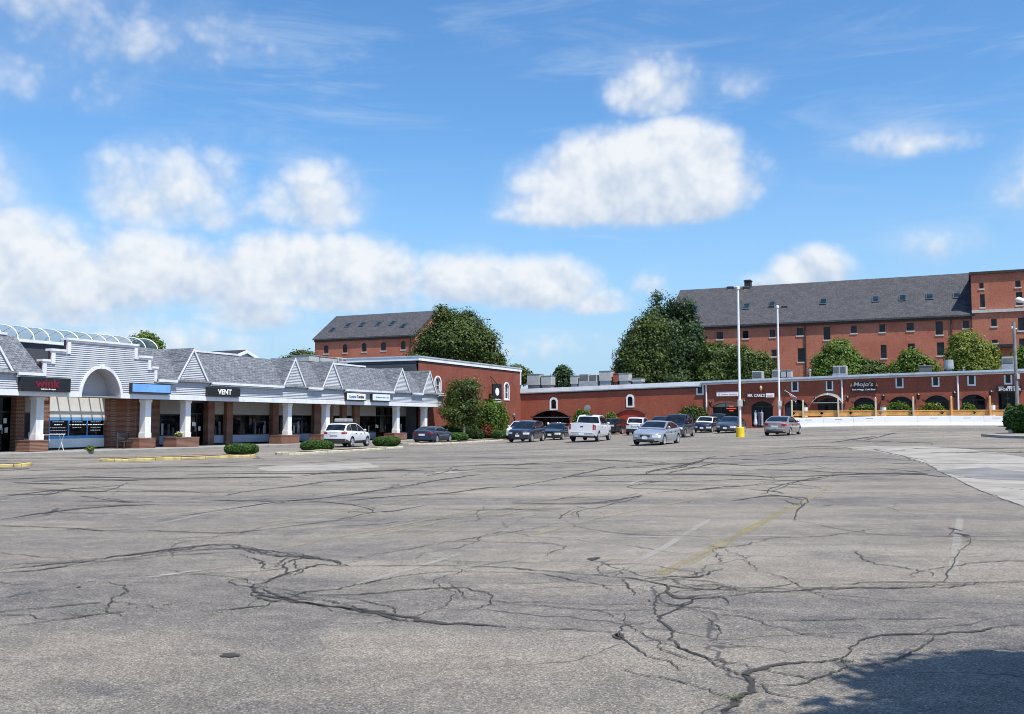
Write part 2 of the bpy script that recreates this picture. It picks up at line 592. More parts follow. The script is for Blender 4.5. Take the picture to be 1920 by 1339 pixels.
M_WINGLASS = glass_mat('window_glass', (0.018, 0.020, 0.024), 0.06, 0.8, 0.8, 0.35)
M_CARGLASS = glass_mat('car_glass', (0.010, 0.013, 0.016), 0.02, 0.5, 2.0)
# ------------------------------------------------------------------ ground
def asphalt_mat():
    m, T, b = principled('asphalt')
    tc = T.add('ShaderNodeTexCoord').outputs['Object']
    big = T.noise(tc, 0.055, 6, 0.62, 0.8)
    mid = T.noise(T.mapping(tc, rot=(0, 0, 0.35), scale=(0.35, 1.3, 1)), 0.55, 7, 0.66, 0.6)
    smal = T.noise(tc, 2.6, 6, 0.7)
    grain = T.noise(tc, 42.0, 4, 0.75)
    vo = T.add('ShaderNodeTexVoronoi'); vo.feature = 'F1'
    vo.inputs['Scale'].default_value = 95.0
    T.l.new(tc, vo.inputs['Vector'])
    vsep = T.add('ShaderNodeSeparateColor'); T.l.new(vo.outputs['Color'], vsep.inputs[0])
    stone = vsep.outputs[0]
    rough_edge = T.math('MULTIPLY', T.math('SUBTRACT', T.noise(tc, 5.0, 5, 0.75), 0.5), 0.22)
    def soft(v, lo, hi, a, b_): return T.ss(T.math('ADD', v, rough_edge), lo, hi, a, b_)
    c = T.mix(soft(big, 0.38, 0.62, 0, 1), (0.178, 0.160, 0.138), (0.262, 0.233, 0.195))
    c = T.mix(soft(mid, 0.46, 0.66, 0, 0.72), c, (0.120, 0.113, 0.106))
    # long tonal streaks from traffic and old repairs
    st = T.noise(T.mapping(tc, rot=(0, 0, -0.42), scale=(0.05, 0.42, 1)), 1.0, 6, 0.6, 0.5)
    c = T.mix(soft(st, 0.47, 0.62, 0, 0.70), c, (0.115, 0.110, 0.108))
    st2 = T.noise(T.mapping(tc, rot=(0, 0, 0.10), scale=(0.05, 0.30, 1), loc=(7, 3, 0)), 1.0, 6, 0.62, 0.5)
    c = T.mix(soft(st2, 0.52, 0.70, 0, 0.5), c, (0.31, 0.28, 0.235))
    # oil drips and tyre darkened patches
    oil = T.noise(tc, 0.42, 3, 0.5, 1.2)
    c = T.mix(soft(oil, 0.54, 0.70, 0, 0.55), c, (0.090, 0.088, 0.091))
    c = T.mix(T.ss(smal, 0.42, 0.7, 0, 0.30), c, (0.35, 0.32, 0.275))
    # aggregate
    c = T.mix(1.0, c, T.mix(stone, (0.48, 0.48, 0.49), (1.44, 1.41, 1.36)), 'MULTIPLY')
    c = T.mix(T.ss(stone, 0.90, 0.99, 0.0, 0.40), c, (0.46, 0.42, 0.36))
    c = T.mix(T.ss(grain, 0.55, 0.75, 0, 0.45), c, (0.085, 0.085, 0.088))
    # hairline cracks
    nz = T.add('ShaderNodeTexNoise'); nz.inputs['Scale'].default_value = 0.8; nz.inputs['Detail'].default_value = 5
    T.l.new(tc, nz.inputs['Vector'])
    wp = T.vmath('ADD', tc, T.vmath('MULTIPLY', nz.outputs['Color'], (1.3, 1.3, 0)))
    v2 = T.add('ShaderNodeTexVoronoi'); v2.feature = 'DISTANCE_TO_EDGE'
    v2.inputs['Scale'].default_value = 0.34
    T.l.new(T.mapping(wp, rot=(0, 0, 0.2), scale=(0.7, 1.15, 0)), v2.inputs['Vector'])
    hair = T.math('MULTIPLY', T.ss(v2.outputs['Distance'], 0.001, 0.0045, 1, 0), T.ss(T.noise(tc, 0.12, 3, 0.5), 0.44, 0.52))
    v3 = T.add('ShaderNodeTexVoronoi'); v3.feature = 'DISTANCE_TO_EDGE'
    v3.inputs['Scale'].default_value = 1.5
    T.l.new(T.mapping(wp, scale=(1, 1, 0)), v3.inputs['Vector'])
    allig = T.math('MULTIPLY', T.ss(v3.outputs['Distance'], 0.0, 0.028, 1, 0), T.ss(T.noise(tc, 0.16, 4, 0.6, 0.5), 0.60, 0.68))
    cr = T.math('MAXIMUM', hair, T.math('MULTIPLY', allig, 0.8))
    c = T.mix(T.math('MULTIPLY', cr, 0.8), c, (0.045, 0.045, 0.05))
    T.l.new(c, b.inputs['Base Color'])
    b.inputs['Roughness'].default_value = 0.88
    b.inputs['Specular IOR Level'].default_value = 0.25
    bp = T.add('ShaderNodeBump')
    bp.inputs['Strength'].default_value = 0.7
    bp.inputs['Distance'].default_value = 0.008
    T.l.new(T.math('ADD', T.math('MULTIPLY', stone, 0.6), grain), bp.inputs['Height'])
    T.l.new(bp.outputs[0], b.inputs['Normal'])
    return m
M_ASPHALT = asphalt_mat()
M_CONC = pm('old_concrete', (0.27, 0.258, 0.238), 0.85, 0.14, 1.2, bump=0.3, bscale=60, dirt=(0.20, 0.19, 0.18), dscale=0.9)
M_PATCH = pm('pale_patch', (0.285, 0.262, 0.228), 0.9, 0.20, 0.8, bump=0.4, bscale=70, dirt=(0.25, 0.235, 0.21), dscale=0.5)
M_PATCH2 = pm('dark_patch', (0.17, 0.165, 0.16), 0.9, 0.25, 0.9, bump=0.4, bscale=70)
M_SOIL = pm('dark_mulch', (0.045, 0.034, 0.027), 0.95, 0.4, 7.0, bump=0.8, bscale=25)

def ground():
    xs = np.concatenate([np.linspace(-700, -72, 14), np.arange(-70, 90.1, 1.0), np.linspace(92, 700, 14)])
    ys = np.concatenate([np.linspace(-200, -12, 8), np.arange(-10, 130.1, 1.0), np.linspace(134, 1200, 26)])
    X, Y = np.meshgrid(xs, ys)
    Z = g(X, Y)
    nx, ny = len(xs), len(ys)
    v = np.stack([X.ravel(), Y.ravel(), Z.ravel()], 1)
    i = np.arange(nx * ny).reshape(ny, nx)
    f = np.stack([i[:-1, :-1].ravel(), i[:-1, 1:].ravel(), i[1:, 1:].ravel(), i[1:, :-1].ravel()], 1)
    me = bpy.data.meshes.new('parking_lot')
    me.from_pydata(v.tolist(), [], f.tolist())
    me.polygons.foreach_set('use_smooth', [True] * len(me.polygons))
    me.materials.append(M_ASPHALT)
    o = bpy.data.objects.new('parking_lot', me)
    COL.objects.link(o)
    tag(o, 'cracked grey asphalt of the wide empty parking lot', 'ground', kind='structure')
ground()

def ground_sheet(name, pxs, mat, dz, label, step=1.0):
    """flat patch lying on the terrain: polygon given by photo points, cut into a grid inside its outline"""
    P = [gp(*p) for p in pxs]
    ys = [p.y for p in P]
    mb = MB()
    y0, y1 = min(ys), max(ys)
    n = max(3, int((y1 - y0) / step))
    def span(y):
        xs = []
        for a, b_ in zip(P, P[1:] + P[:1]):
            if (a.y - y) * (b_.y - y) <= 0 and abs(a.y - b_.y) > 1e-6:
                xs.append(a.x + (b_.x - a.x) * (y - a.y) / (b_.y - a.y))
        return (min(xs), max(xs)) if xs else None
    rows = []
    for k in range(n + 1):
        y = y0 + (y1 - y0) * min(max(k / n, 1e-4), 1 - 1e-4)
        sp = span(y)
        if not sp: continue
        m = 14
        w = [0.05 * math.sin(y * 3.1), 0.05 * math.sin(y * 2.3 + 1)]
        rows.append([(lambda x: (x, y, gf(x, y) + dz))(sp[0] + w[0] + (sp[1] + w[1] - sp[0] - w[0]) * j / m) for j in range(m + 1)])
    mb.grid(rows)
    o = mb.build(name, mat)
    return tag(o, label, 'ground patch', kind='structure')

ground_sheet('concrete_patch', [(1560, 840), (1640, 836.5), (1760, 838), (1850, 846), (1945, 862), (1960, 960), (1920, 950), (1850, 925), (1790, 898), (1740, 872), (1690, 856), (1630, 845)], M_PATCH, 0.006, 'pale worn concrete strip crossing the asphalt')
ground_sheet('asphalt_patch', [(1742, 881), (1850, 877), (1950, 889), (1950, 903), (1870, 903), (1800, 893)], M_PATCH2, 0.011, 'darker asphalt strip across the pale concrete')
ground_sheet('concrete_patch', [(480, 878), (530, 872), (690, 868), (712, 877), (610, 883), (500, 884)], M_PATCH, 0.006, 'pale repair patch in the asphalt near the islands', 0.5)
ground_sheet('concrete_patch', [(800, 886), (850, 883.5), (888, 884.5), (840, 888)], M_PATCH, 0.006, 'small pale sliver of repaired asphalt', 0.4)

# cracks: photo polylines laid on the terrain as ragged ribbons
CR = [
 (.075, [(0,1075),(95,1067),(200,1047),(325,1030),(425,1022),(500,1040),(575,1045),(615,1050),(650,1062)]),
 (.045, [(0,1070),(110,1057),(210,1050),(330,1036),(430,1029),(520,1035),(600,1048)]),
 (.035, [(0,1064),(50,1058),(140,1052),(250,1041),(330,1033),(420,1024)]),
 (.03, [(0,1035),(30,1041),(100,1046),(150,1049)]),
 (.03, [(95,1067),(180,1056),(260,1049),(340,1041),(440,1036)]),
 (.095, [(650,1062),(595,1060),(550,1072),(505,1087),(480,1102),(500,1117),(530,1125),(575,1132),(620,1137),(700,1147),(775,1162),(850,1170),(950,1176)]),
 (.05, [(480,1102),(520,1119),(600,1135),(690,1150),(780,1165)]),
 (.07, [(615,1050),(565,1047),(530,1062),(540,1075),(515,1085)]),
 (.05, [(450,1040),(485,1052),(492,1065),(520,1070)]),
 (.05, [(520,1035),(560,1040),(600,1048),(640,1062)]),
 (.03, [(480,1083),(440,1088),(430,1094),(470,1102),(480,1104)]),
 (.045, [(530,1113),(560,1118),(595,1122)]),
 (.03, [(620,1135),(628,1126)]),
 (.04, [(650,1062),(740,1062),(820,1061),(890,1062),(960,1065),(1060,1075),(1155,1082),(1200,1087),(1240,1095),(1285,1105),(1350,1107),(1420,1111),(1560,1106),(1710,1102),(1920,1091)]),
 (.03, [(1560,1099),(1640,1093),(1740,1092),(1830,1094),(1920,1089)]),
 (.05, [(1200,1087),(1260,1082),(1305,1082),(1350,1067)]),
 (.035, [(1220,1090),(1270,1087),(1320,1090),(1380,1100)]),
 (.06, [(1240,1095),(1260,1112),(1280,1122),(1320,1117),(1380,1117),(1420,1111)]),
 (.045, [(1285,1097),(1330,1107),(1360,1102),(1395,1110)]),
 (.045, [(1300,1100),(1340,1096),(1380,1105)]),
 (.04, [(1210,1125),(1240,1132),(1280,1135),(1305,1125),(1345,1120),(1370,1132)]),
 (.05, [(1160,1085),(1175,1102),(1190,1117)]),
 (.03, [(1155,1082),(1180,1065)]),
 (.045, [(1305,1125),(1260,1145),(1237,1162),(1250,1180),(1260,1200),(1265,1212),(1320,1232),(1375,1247),(1425,1257)]),
 (.03, [(970,1177),(1060,1182),(1150,1186),(1160,1195),(1185,1212),(1220,1230),(1260,1242),(1268,1260)]),
 (.03, [(1160,1195),(1172,1175),(1250,1168)]),
 (.025, [(1170,1150),(1180,1172)]),
 (.09, [(1352,1345),(1372,1322),(1385,1308),(1400,1285),(1425,1262),(1485,1247),(1585,1240)]),
 (.045, [(1585,1252),(1590,1225),(1600,1210),(1625,1197),(1685,1190),(1755,1189),(1820,1185),(1890,1175),(1930,1171)]),
 (.03, [(1465,1177),(1505,1190),(1585,1200)]),
 (.026, [(1280,1142),(1330,1150),(1400,1157),(1435,1170),(1465,1177)]),
 (.022, [(1420,1164),(1560,1164),(1710,1162),(1850,1159)]),
 (.022, [(1050,1142),(1150,1146),(1280,1143)]),
 (.03, [(1755,1189),(1730,1215),(1670,1240),(1585,1257),(1510,1285),(1420,1290)]),
 (.025, [(1320,1155),(1345,1180),(1340,1205)]),
 (.05, [(960,915),(1060,895),(1155,875)]),
 (.055, [(1060,895),(1125,892),(1210,890),(1310,890),(1410,893),(1445,895),(1560,891),(1640,888),(1740,890)]),
 (.07, [(1205,890),(1240,880),(1290,870),(1340,856)]),
 (.06, [(1215,884),(1270,878),(1320,864)]),
 (.05, [(1250,888),(1300,878),(1345,868)]),
 (.04, [(1165,878),(1230,872),(1330,868),(1400,873),(1500,868)]),
 (.04, [(1280,862),(1350,860),(1440,863),(1520,858)]),
 (.05, [(960,945),(1095,945),(1140,940),(1205,929)]),
 (.035, [(1075,948),(1110,954),(1140,947),(1180,938),(1205,930)]),
 (.045, [(1085,972),(1082,962),(1105,954)]),
 (.045, [(1050,974),(1060,965),(1080,955)]),
 (.03, [(1085,972),(1130,972),(1128,960)]),
 (.03, [(1175,931),(1200,924)]),
 (.03, [(1210,927),(1260,921),(1295,920),(1390,912),(1465,903)]),
 (.055, [(1430,927),(1450,915),(1500,902),(1560,892)]),
 (.05, [(1370,940),(1430,931),(1475,931)]),
 (.08, [(1440,928),(1475,931),(1507,934),(1512,942),(1497,957),(1485,975)]),
 (.05, [(1465,937),(1490,946),(1505,945)]),
 (.05, [(1405,918),(1440,921),(1470,926)]),
 (.026, [(1485,975),(1520,982),(1600,997),(1660,1004),(1780,1007),(1920,1006)]),
 (.022, [(1507,936),(1555,937)]),
 (.022, [(1580,946),(1520,951)]),
 (.022, [(1450,947),(1480,953)]),
 (.04, [(1335,930),(1348,934)]),
 (.04, [(1285,940),(1298,944)]),
 (.035, [(1790,990),(1785,1007)]),
 (.026, [(1805,1002),(1817,1017),(1795,1040),(1790,1060),(1770,1077),(1765,1095)]),
 (.05, [(0,975),(100,960),(200,951),(300,946)]),
 (.04, [(0,985),(60,988),(130,991),(200,995),(260,992)]),
 (.05, [(120,993),(160,993),(200,996)]),
 (.05, [(275,995),(320,997),(415,1000),(480,995),(560,985),(630,975),(700,962),(745,958),(800,947)]),
 (.06, [(700,962),(690,954),(650,945),(575,940)]),
 (.04, [(700,962),(665,960),(655,963)]),
 (.05, [(340,968),(450,952),(525,941),(560,938)]),
 (.05, [(420,930),(475,920),(550,912),(625,902),(720,896)]),
 (.055, [(390,938),(530,940),(625,932),(725,917),(825,900),(900,890)]),
 (.05, [(650,940),(750,930),(850,924),(915,915),(960,914)]),
 (.05, [(0,927),(90,927),(130,917),(175,915),(225,910)]),
 (.05, [(0,932),(60,925),(110,920),(190,922),(240,905)]),
 (.045, [(140,940),(210,940),(260,940)]),
 (.045, [(150,930),(200,937),(235,942),(290,940)]),
 (.08, [(0,899),(150,895),(300,897),(450,895),(550,895)]),
 (.06, [(60,903),(170,900),(260,902)]),
 (.06, [(350,890),(480,888),(650,887),(760,880)]),
 (.06, [(560,893),(660,884),(800,882)]),
 (.03, [(675,1050),(680,1045),(740,1035),(850,1015),(950,1000),(1035,985)]),
 (.035, [(0,1177),(100,1165),(200,1152),(250,1147)]),
 (.03, [(0,1155),(40,1157),(85,1165)]),
 (.03, [(120,1150),(165,1157)]),
 (.03, [(320,1048),(330,1020),(400,1010),(420,1000)]),
 (.05, [(1560,892),(1640,889),(1740,888)]),
 (.05, [(1640,843),(1700,858),(1740,872),(1790,898),(1850,925),(1920,950)]),
 (.05, [(960,874),(1010,868)]), (.05, [(800,893),(860,880)]), (.05, [(20,905),(120,908)]),
 (.05, [(1620,826),(1680,812)]), (.05, [(1560,830),(1640,818)]),
]
def resample(P, step):
    out = [P[0]]
    for a, b in zip(P, P[1:]):
        L = (b - a).length
        n = max(1, int(L / step))
        for k in range(1, n + 1): out.append(a.lerp(b, k / n))
    return out

def smooth_px(pts):
    out = []
    for i in range(len(pts) - 1):
        p0 = pts[max(i - 1, 0)]; p1 = pts[i]; p2 = pts[i + 1]; p3 = pts[min(i + 2, len(pts) - 1)]
        for k in range(4):
            t = k / 4
            out.append(tuple(0.5 * (2 * p1[j] + (p2[j] - p0[j]) * t + (2 * p0[j] - 5 * p1[j] + 4 * p2[j] - p3[j]) * t * t + (3 * p1[j] - p0[j] - 3 * p2[j] + p3[j]) * t ** 3) for j in (0, 1)))
    out.append(pts[-1])
    return out

def ribbon(mb, P, w, dz, jit=1.0, taper=True):
    step = 0.045 if P[0].y < 12 else 0.13
    Q = resample(P, step)
    n = len(Q)
    if n < 3: return
    rows = []
    off = 0.0; la = lb = 1.0
    for i, p in enumerate(Q):
        d = (Q[min(i + 1, n - 1)] - Q[max(i - 1, 0)]); d.z = 0
        if d.length < 1e-6: continue
        d.normalize()
        nrm = Vector((-d.y, d.x, 0))
        off = off * 0.66 + random.gauss(0, 0.020) * jit * (0.6 + w * 6)
        t = min(i, n - 1 - i) * step
        r_ = hypot(p.x, p.y)
        cross = abs(d.x * p.y - d.y * p.x) / max(r_, .1)       # how far it runs across the slope of the lot
        wb = max(w * (0.55 + 0.45 * cross), min(0.34, (w / 0.05) * 0.00034 * r_ * r_ * cross))
        ww = wb * 1.45 * (min(1.0, 0.35 + t / 0.5) if taper else 1.0) * 0.5
        la = max(.15, min(1.8, la * .75 + .25 + random.gauss(0, .26 * jit))); lb = max(.15, min(1.8, lb * .75 + .25 + random.gauss(0, .26 * jit)))
        a = p + nrm * (off + ww * la); b = p + nrm * (off - ww * lb)
        m_ = p + nrm * off
        rows.append([(a.x, a.y, gf(a.x, a.y) + dz), (m_.x, m_.y, gf(m_.x, m_.y) + dz), (b.x, b.y, gf(b.x, b.y) + dz)])
    mb.grid(rows)

def crack_mat():
    m, T, b = principled('crack_filler')
    tc = T.add('ShaderNodeTexCoord').outputs['Object']
    ac = T.add('ShaderNodeAttribute', attribute_name='across').outputs['Fac']
    n1 = T.noise(tc, 22.0, 4, 0.7)
    n2 = T.noise(tc, 1.6, 4, 0.6)
    e = T.math('ADD', ac, T.math('ADD', T.math('MULTIPLY', T.math('SUBTRACT', n1, 0.5), 1.1), T.math('MULTIPLY', T.math('SUBTRACT', n2, 0.5), 1.0)))
    T.l.new(T.math('MULTIPLY', T.ss(e, 0.20, 0.66), 0.93), b.inputs['Alpha'])
    T.l.new(T.mix(n2, (0.030, 0.029, 0.029), (0.075, 0.070, 0.066)), b.inputs['Base Color'])
    b.inputs['Roughness'].default_value = 0.85
    b.inputs['Specular IOR Level'].default_value = 0.2
    return m

def cracks():
    mb = MB()
    for w, pts in CR:
        P = [gp(min(max(x, -40), 1960), y) for x, y in smooth_px(pts)]
        ribbon(mb, P, min(w, .045 + (w - .045) * .75) * 0.90 if w > .045 else w * .85, 0.008)
        if w >= .045 and P[0].y > 8:                        # thin strands wandering beside the wide ones
            for _ in range(2 if w > .065 else 1):
                k0 = random.randint(0, max(0, len(P) // 2)); k1 = random.randint(min(len(P) - 1, k0 + 4), len(P) - 1) if len(P) > k0 + 5 else len(P) - 1
                o_ = random.choice((-1, 1)) * random.uniform(.05, .11) * (1 + P[0].y / 25)
                Q = []
                for i in range(k0, k1 + 1):
                    d = P[min(i + 1, len(P) - 1)] - P[max(i - 1, 0)]; d.z = 0
                    if d.length < 1e-5: continue
                    d.normalize(); u_ = (i - k0) / max(k1 - k0, 1)
                    q = P[i] + Vector((-d.y, d.x, 0)) * o_ * sin(pi * u_) * random.uniform(.8, 1.2); q.z = gf(q.x, q.y); Q.append(q)
                if len(Q) > 2: ribbon(mb, Q, w * .42, 0.010)
        # side branches
        for i in range(2, len(P) - 2):
            if random.random() < 0.035:
                d = (P[i + 1] - P[i - 1]).normalized()
                a = atan2(d.y, d.x) + random.choice((-1, 1)) * random.uniform(0.4, 1.1)
                Q = [P[i].copy()]
                for _ in range(random.randint(2, 4)):
                    a += random.gauss(0, 0.3)
                    q = Q[-1] + Vector((cos(a), sin(a), 0)) * random.uniform(0.12, 0.3) * (1 + P[i].y / 25)
                    q.z = gf(q.x, q.y)
                    Q.append(q)
                ribbon(mb, Q, w * 0.28, 0.008)
    # finer cracks wandering between the big ones
    rc = random.Random(21)
    for _ in range(80):
        y = 7.5 + 40 * rc.random() ** 1.5
        x = rc.uniform(-.55, .55) * y
        a = rc.choice((rc.gauss(0.25, .35), rc.gauss(2.9, .4), rc.gauss(1.4, .6)))
        Q = [Vector((x, y, gf(x, y)))]
        for _ in range(rc.randint(5, 16)):
            a += rc.gauss(0, .38)
            st_ = rc.uniform(.12, .32) * (1 + y / 22)
            q = Q[-1] + Vector((cos(a), sin(a), 0)) * st_; q.z = gf(q.x, q.y); Q.append(q)
        if min(q.y for q in Q) > 5.5: ribbon(mb, Q, rc.uniform(.014, .030), 0.008)
    n_rib = len(mb.v)
    for (px, py, rx, ry) in ((1110, 1049, .055, .06), (1120, 1047, .045, .03), (430, 1230, .075, .03), (147, 1102, .02, .02), (1160, 1194, .05, .05), (1805, 1003, .06, .10), (1790, 993, .035, .12)):
        c = gp(px, py)
        k = 18
        mb.poly(*[(c.x + rx * cos(2 * pi * i / k) * random.uniform(.7, 1.15), c.y + 2.0 * ry * sin(2 * pi * i / k) * random.uniform(.7, 1.15), c.z + 0.008) for i in range(k)])
    o = mb.build('pavement_cracks', crack_mat())
    at_ = o.data.attributes.new('across', 'FLOAT', 'POINT')
    val = np.ones(len(mb.v)); val[:n_rib] = np.tile([0.0, 1.0, 0.0], n_rib // 3)
    at_.data.foreach_set('value', val)
    tag(o, 'network of dark cracks across the worn asphalt', 'cracks', kind='structure')
cracks()

def worn_paint(name, col, keep):
    m, T, b = principled(name)
    tc = T.add('ShaderNodeTexCoord').outputs['Object']
    n1 = T.noise(tc, 1.1, 6, 0.7, 0.4)
    n2 = T.noise(tc, 30.0, 3, 0.7)
    a = T.ss(T.math('ADD', T.math('MULTIPLY', n1, 0.6), T.math('MULTIPLY', n2, 0.4)), 0.52 - keep * 1.4, 0.64 - keep)
    b.inputs['Base Color'].default_value = (*col, 1)
    b.inputs['Roughness'].default_value = 0.8
    n3 = T.noise(tc, 0.35, 4, 0.6)
    T.l.new(T.math('MULTIPLY', T.math('MULTIPLY', a, T.ss(n3, 0.28, 0.52)), 0.36 + 2.0 * keep), b.inputs['Alpha'])
    return m
LINES = [
 ('y', .13, .10, [(1238,1078),(1300,1046),(1390,1000),(1478,952)]),
 ('y', .12, .07, [(1290,1058),(1370,1012),(1490,950),(1560,912)]),
 ('w', .10, .03, [(1160,1073),(1240,1030),(1330,975)]),
 ('y', .10, .02, [(1000,1003),(1130,970),(1310,935)]),
 ('w', .10, .03, [(1130,905),(1245,875),(1330,852)]),
 ('w', .10, .08, [(1178,908),(1205,900)]),
 ('y', .10, .04, [(1390,888),(1460,870)]),
 ('w', .10, .02, [(260,972),(450,950),(640,925),(800,903)]),
 ('w', .10, .02, [(265,990),(380,965),(560,937),(700,915)]),
 ('y', .10, .02, [(440,990),(665,955),(800,933)]),
 ('y', .10, .03, [(700,1005),(960,951),(1100,925)]),
 ('y', .10, .03, [(775,1005),(960,962),(1130,930)]),
 ('y', .10, .02, [(520,1030),(700,995),(900,955)]),
 ('w', .09, .16, [(280,1083),(330,1076),(375,1070)]),
 ('w', .09, .05, [(645,1106),(690,1090),(780,1065),(860,1040)]),
 ('w', .10, .02, [(485,907),(600,890),(720,872)]),
 ('w', .10, .03, [(0,940),(110,925)]),
 ('w', .10, .03, [(90,980),(290,955)]),
 ('y', .10, .05, [(360,997),(420,1000),(450,999)]),
 ('w', .10, .01, [(1800,970),(1785,1080)]),
 ('w', .10, .01, [(960,1006),(1200,1007),(1480,1005)]),
 ('w', .10, .03, [(470,941),(560,937)]),
]
def lines():
    kinds = {('y', 0): worn_paint('worn_yellow_paint', (0.30, 0.245, 0.110), 0.11), ('y', 1): worn_paint('faded_yellow_paint', (0.31, 0.265, 0.155), 0.12),
             ('w', 0): worn_paint('worn_white_paint', (0.50, 0.47, 0.43), 0.10), ('w', 1): worn_paint('faded_white_paint', (0.37, 0.345, 0.305), 0.11)}
    mbs = {k: MB() for k in kinds}
    for c, w, keep, pts in LINES:
        mb = mbs[(c, 0 if keep > .07 else 1)]
        P = [gp(x, y) for x, y in pts]
        Q = resample(P, 1.0)
        rows = []
        for i, p in enumerate(Q):
            d = (Q[min(i + 1, len(Q) - 1)] - Q[max(i - 1, 0)]); d.z = 0; d.normalize()
            nr = Vector((-d.y, d.x, 0)) * w / 2
            rows.append([(q.x, q.y, gf(q.x, q.y) + 0.005) for q in (p + nr, p - nr)])
        mb.grid(rows)
    for (c, k), mb in mbs.items():
        o = mb.build('parking_lines', kinds[(c, k)])
        tag(o, {('y', 0): 'yellow stall line still clear', ('y', 1): 'faded yellow stall lines', ('w', 0): 'short clear scraps of white stall line', ('w', 1): 'nearly vanished white stall lines'}[(c, k)] + ' on the asphalt', 'markings', kind='structure')
lines()

# ------------------------------------------------------------------ leaves
def leaf_mesh(name, cen, size, mat, parent=None, out=None, bias=0.6, asp=0.55, up=0.25, seed=1):
    r = np.random.default_rng(seed)
    n = len(cen)
    nrm = r.normal(size=(n, 3))
    nrm /= np.linalg.norm(nrm, axis=1)[:, None]
    if out is not None: nrm = nrm * (1 - bias) + out * bias
    nrm[:, 2] += up
    nrm /= np.maximum(np.linalg.norm(nrm, axis=1), 1e-6)[:, None]
    t = np.cross(nrm, r.normal(size=(n, 3)))
    t /= np.maximum(np.linalg.norm(t, axis=1), 1e-6)[:, None]
    b = np.cross(nrm, t)
    sz = (size * r.uniform(0.6, 1.3, n))[:, None] if np.isscalar(size) else size[:, None]
    v = np.empty((n, 4, 3))
    bend = nrm * sz * 0.18
    v[:, 0] = cen + t * sz - bend; v[:, 1] = cen + b * sz * asp; v[:, 2] = cen - t * sz - bend; v[:, 3] = cen - b * sz * asp
    me = bpy.data.meshes.new(name)
    me.vertices.add(n * 4); me.loops.add(n * 4); me.polygons.add(n)
    me.vertices.foreach_set('co', v.ravel())
    me.loops.foreach_set('vertex_index', np.arange(n * 4, dtype=np.int32))
    me.polygons.foreach_set('loop_start', np.arange(0, n * 4, 4, dtype=np.int32))
    me.update()
    me.materials.append(mat)
    o = bpy.data.objects.new(name, me)
    COL.objects.link(o)
    if parent is not None: o.parent = parent
    return o

def crown_points(blobs, nclump, per, rclump, seed, hollow=0.55):
    """clumps of leaves near the surfaces of ellipsoids; returns leaf centres and outward directions"""
    r = np.random.default_rng(seed)
    vol = np.array([b[3] * b[4] * b[5] for b in blobs]) ** 0.75
    pick = r.choice(len(blobs), nclump, p=vol / vol.sum())
    B = np.array(blobs)[pick]
    d = r.normal(size=(nclump, 3)); d /= np.linalg.norm(d, axis=1)[:, None]
    rad = hollow + (1 - hollow) * r.random(nclump) ** 0.6
    rad *= 1 + np.clip(r.normal(0, 0.06, nclump), -.1, .1)
    c = B[:, :3] + d * B[:, 3:] * rad[:, None]
    cs = rclump * r.uniform(0.6, 1.4, nclump)
    off = r.normal(size=(nclump, per, 3))
    off *= np.minimum(1.0, 1.7 / np.maximum(np.linalg.norm(off, axis=2), 1e-6))[:, :, None]
    off *= cs[:, None, None] * np.array([1, 1, 0.6])
    pts = (c[:, None, :] + off).reshape(-1, 3)
    od = d[:, None, :] * 0.7 + off / np.maximum(np.linalg.norm(off, axis=2), 1e-6)[:, :, None] * 0.6
    od = od.reshape(-1, 3)
    od /= np.maximum(np.linalg.norm(od, axis=1), 1e-6)[:, None]
    return pts, od

M_BARK = pm('bark', (0.12, 0.095, 0.07), 0.9, 0.3, 4.0, bump=0.8, bscale=14)
M_BIRCH = pm('pale_bark', (0.50, 0.48, 0.43), 0.8, 0.25, 3.0, bump=0.3, bscale=14, dirt=(0.2, 0.18, 0.15))

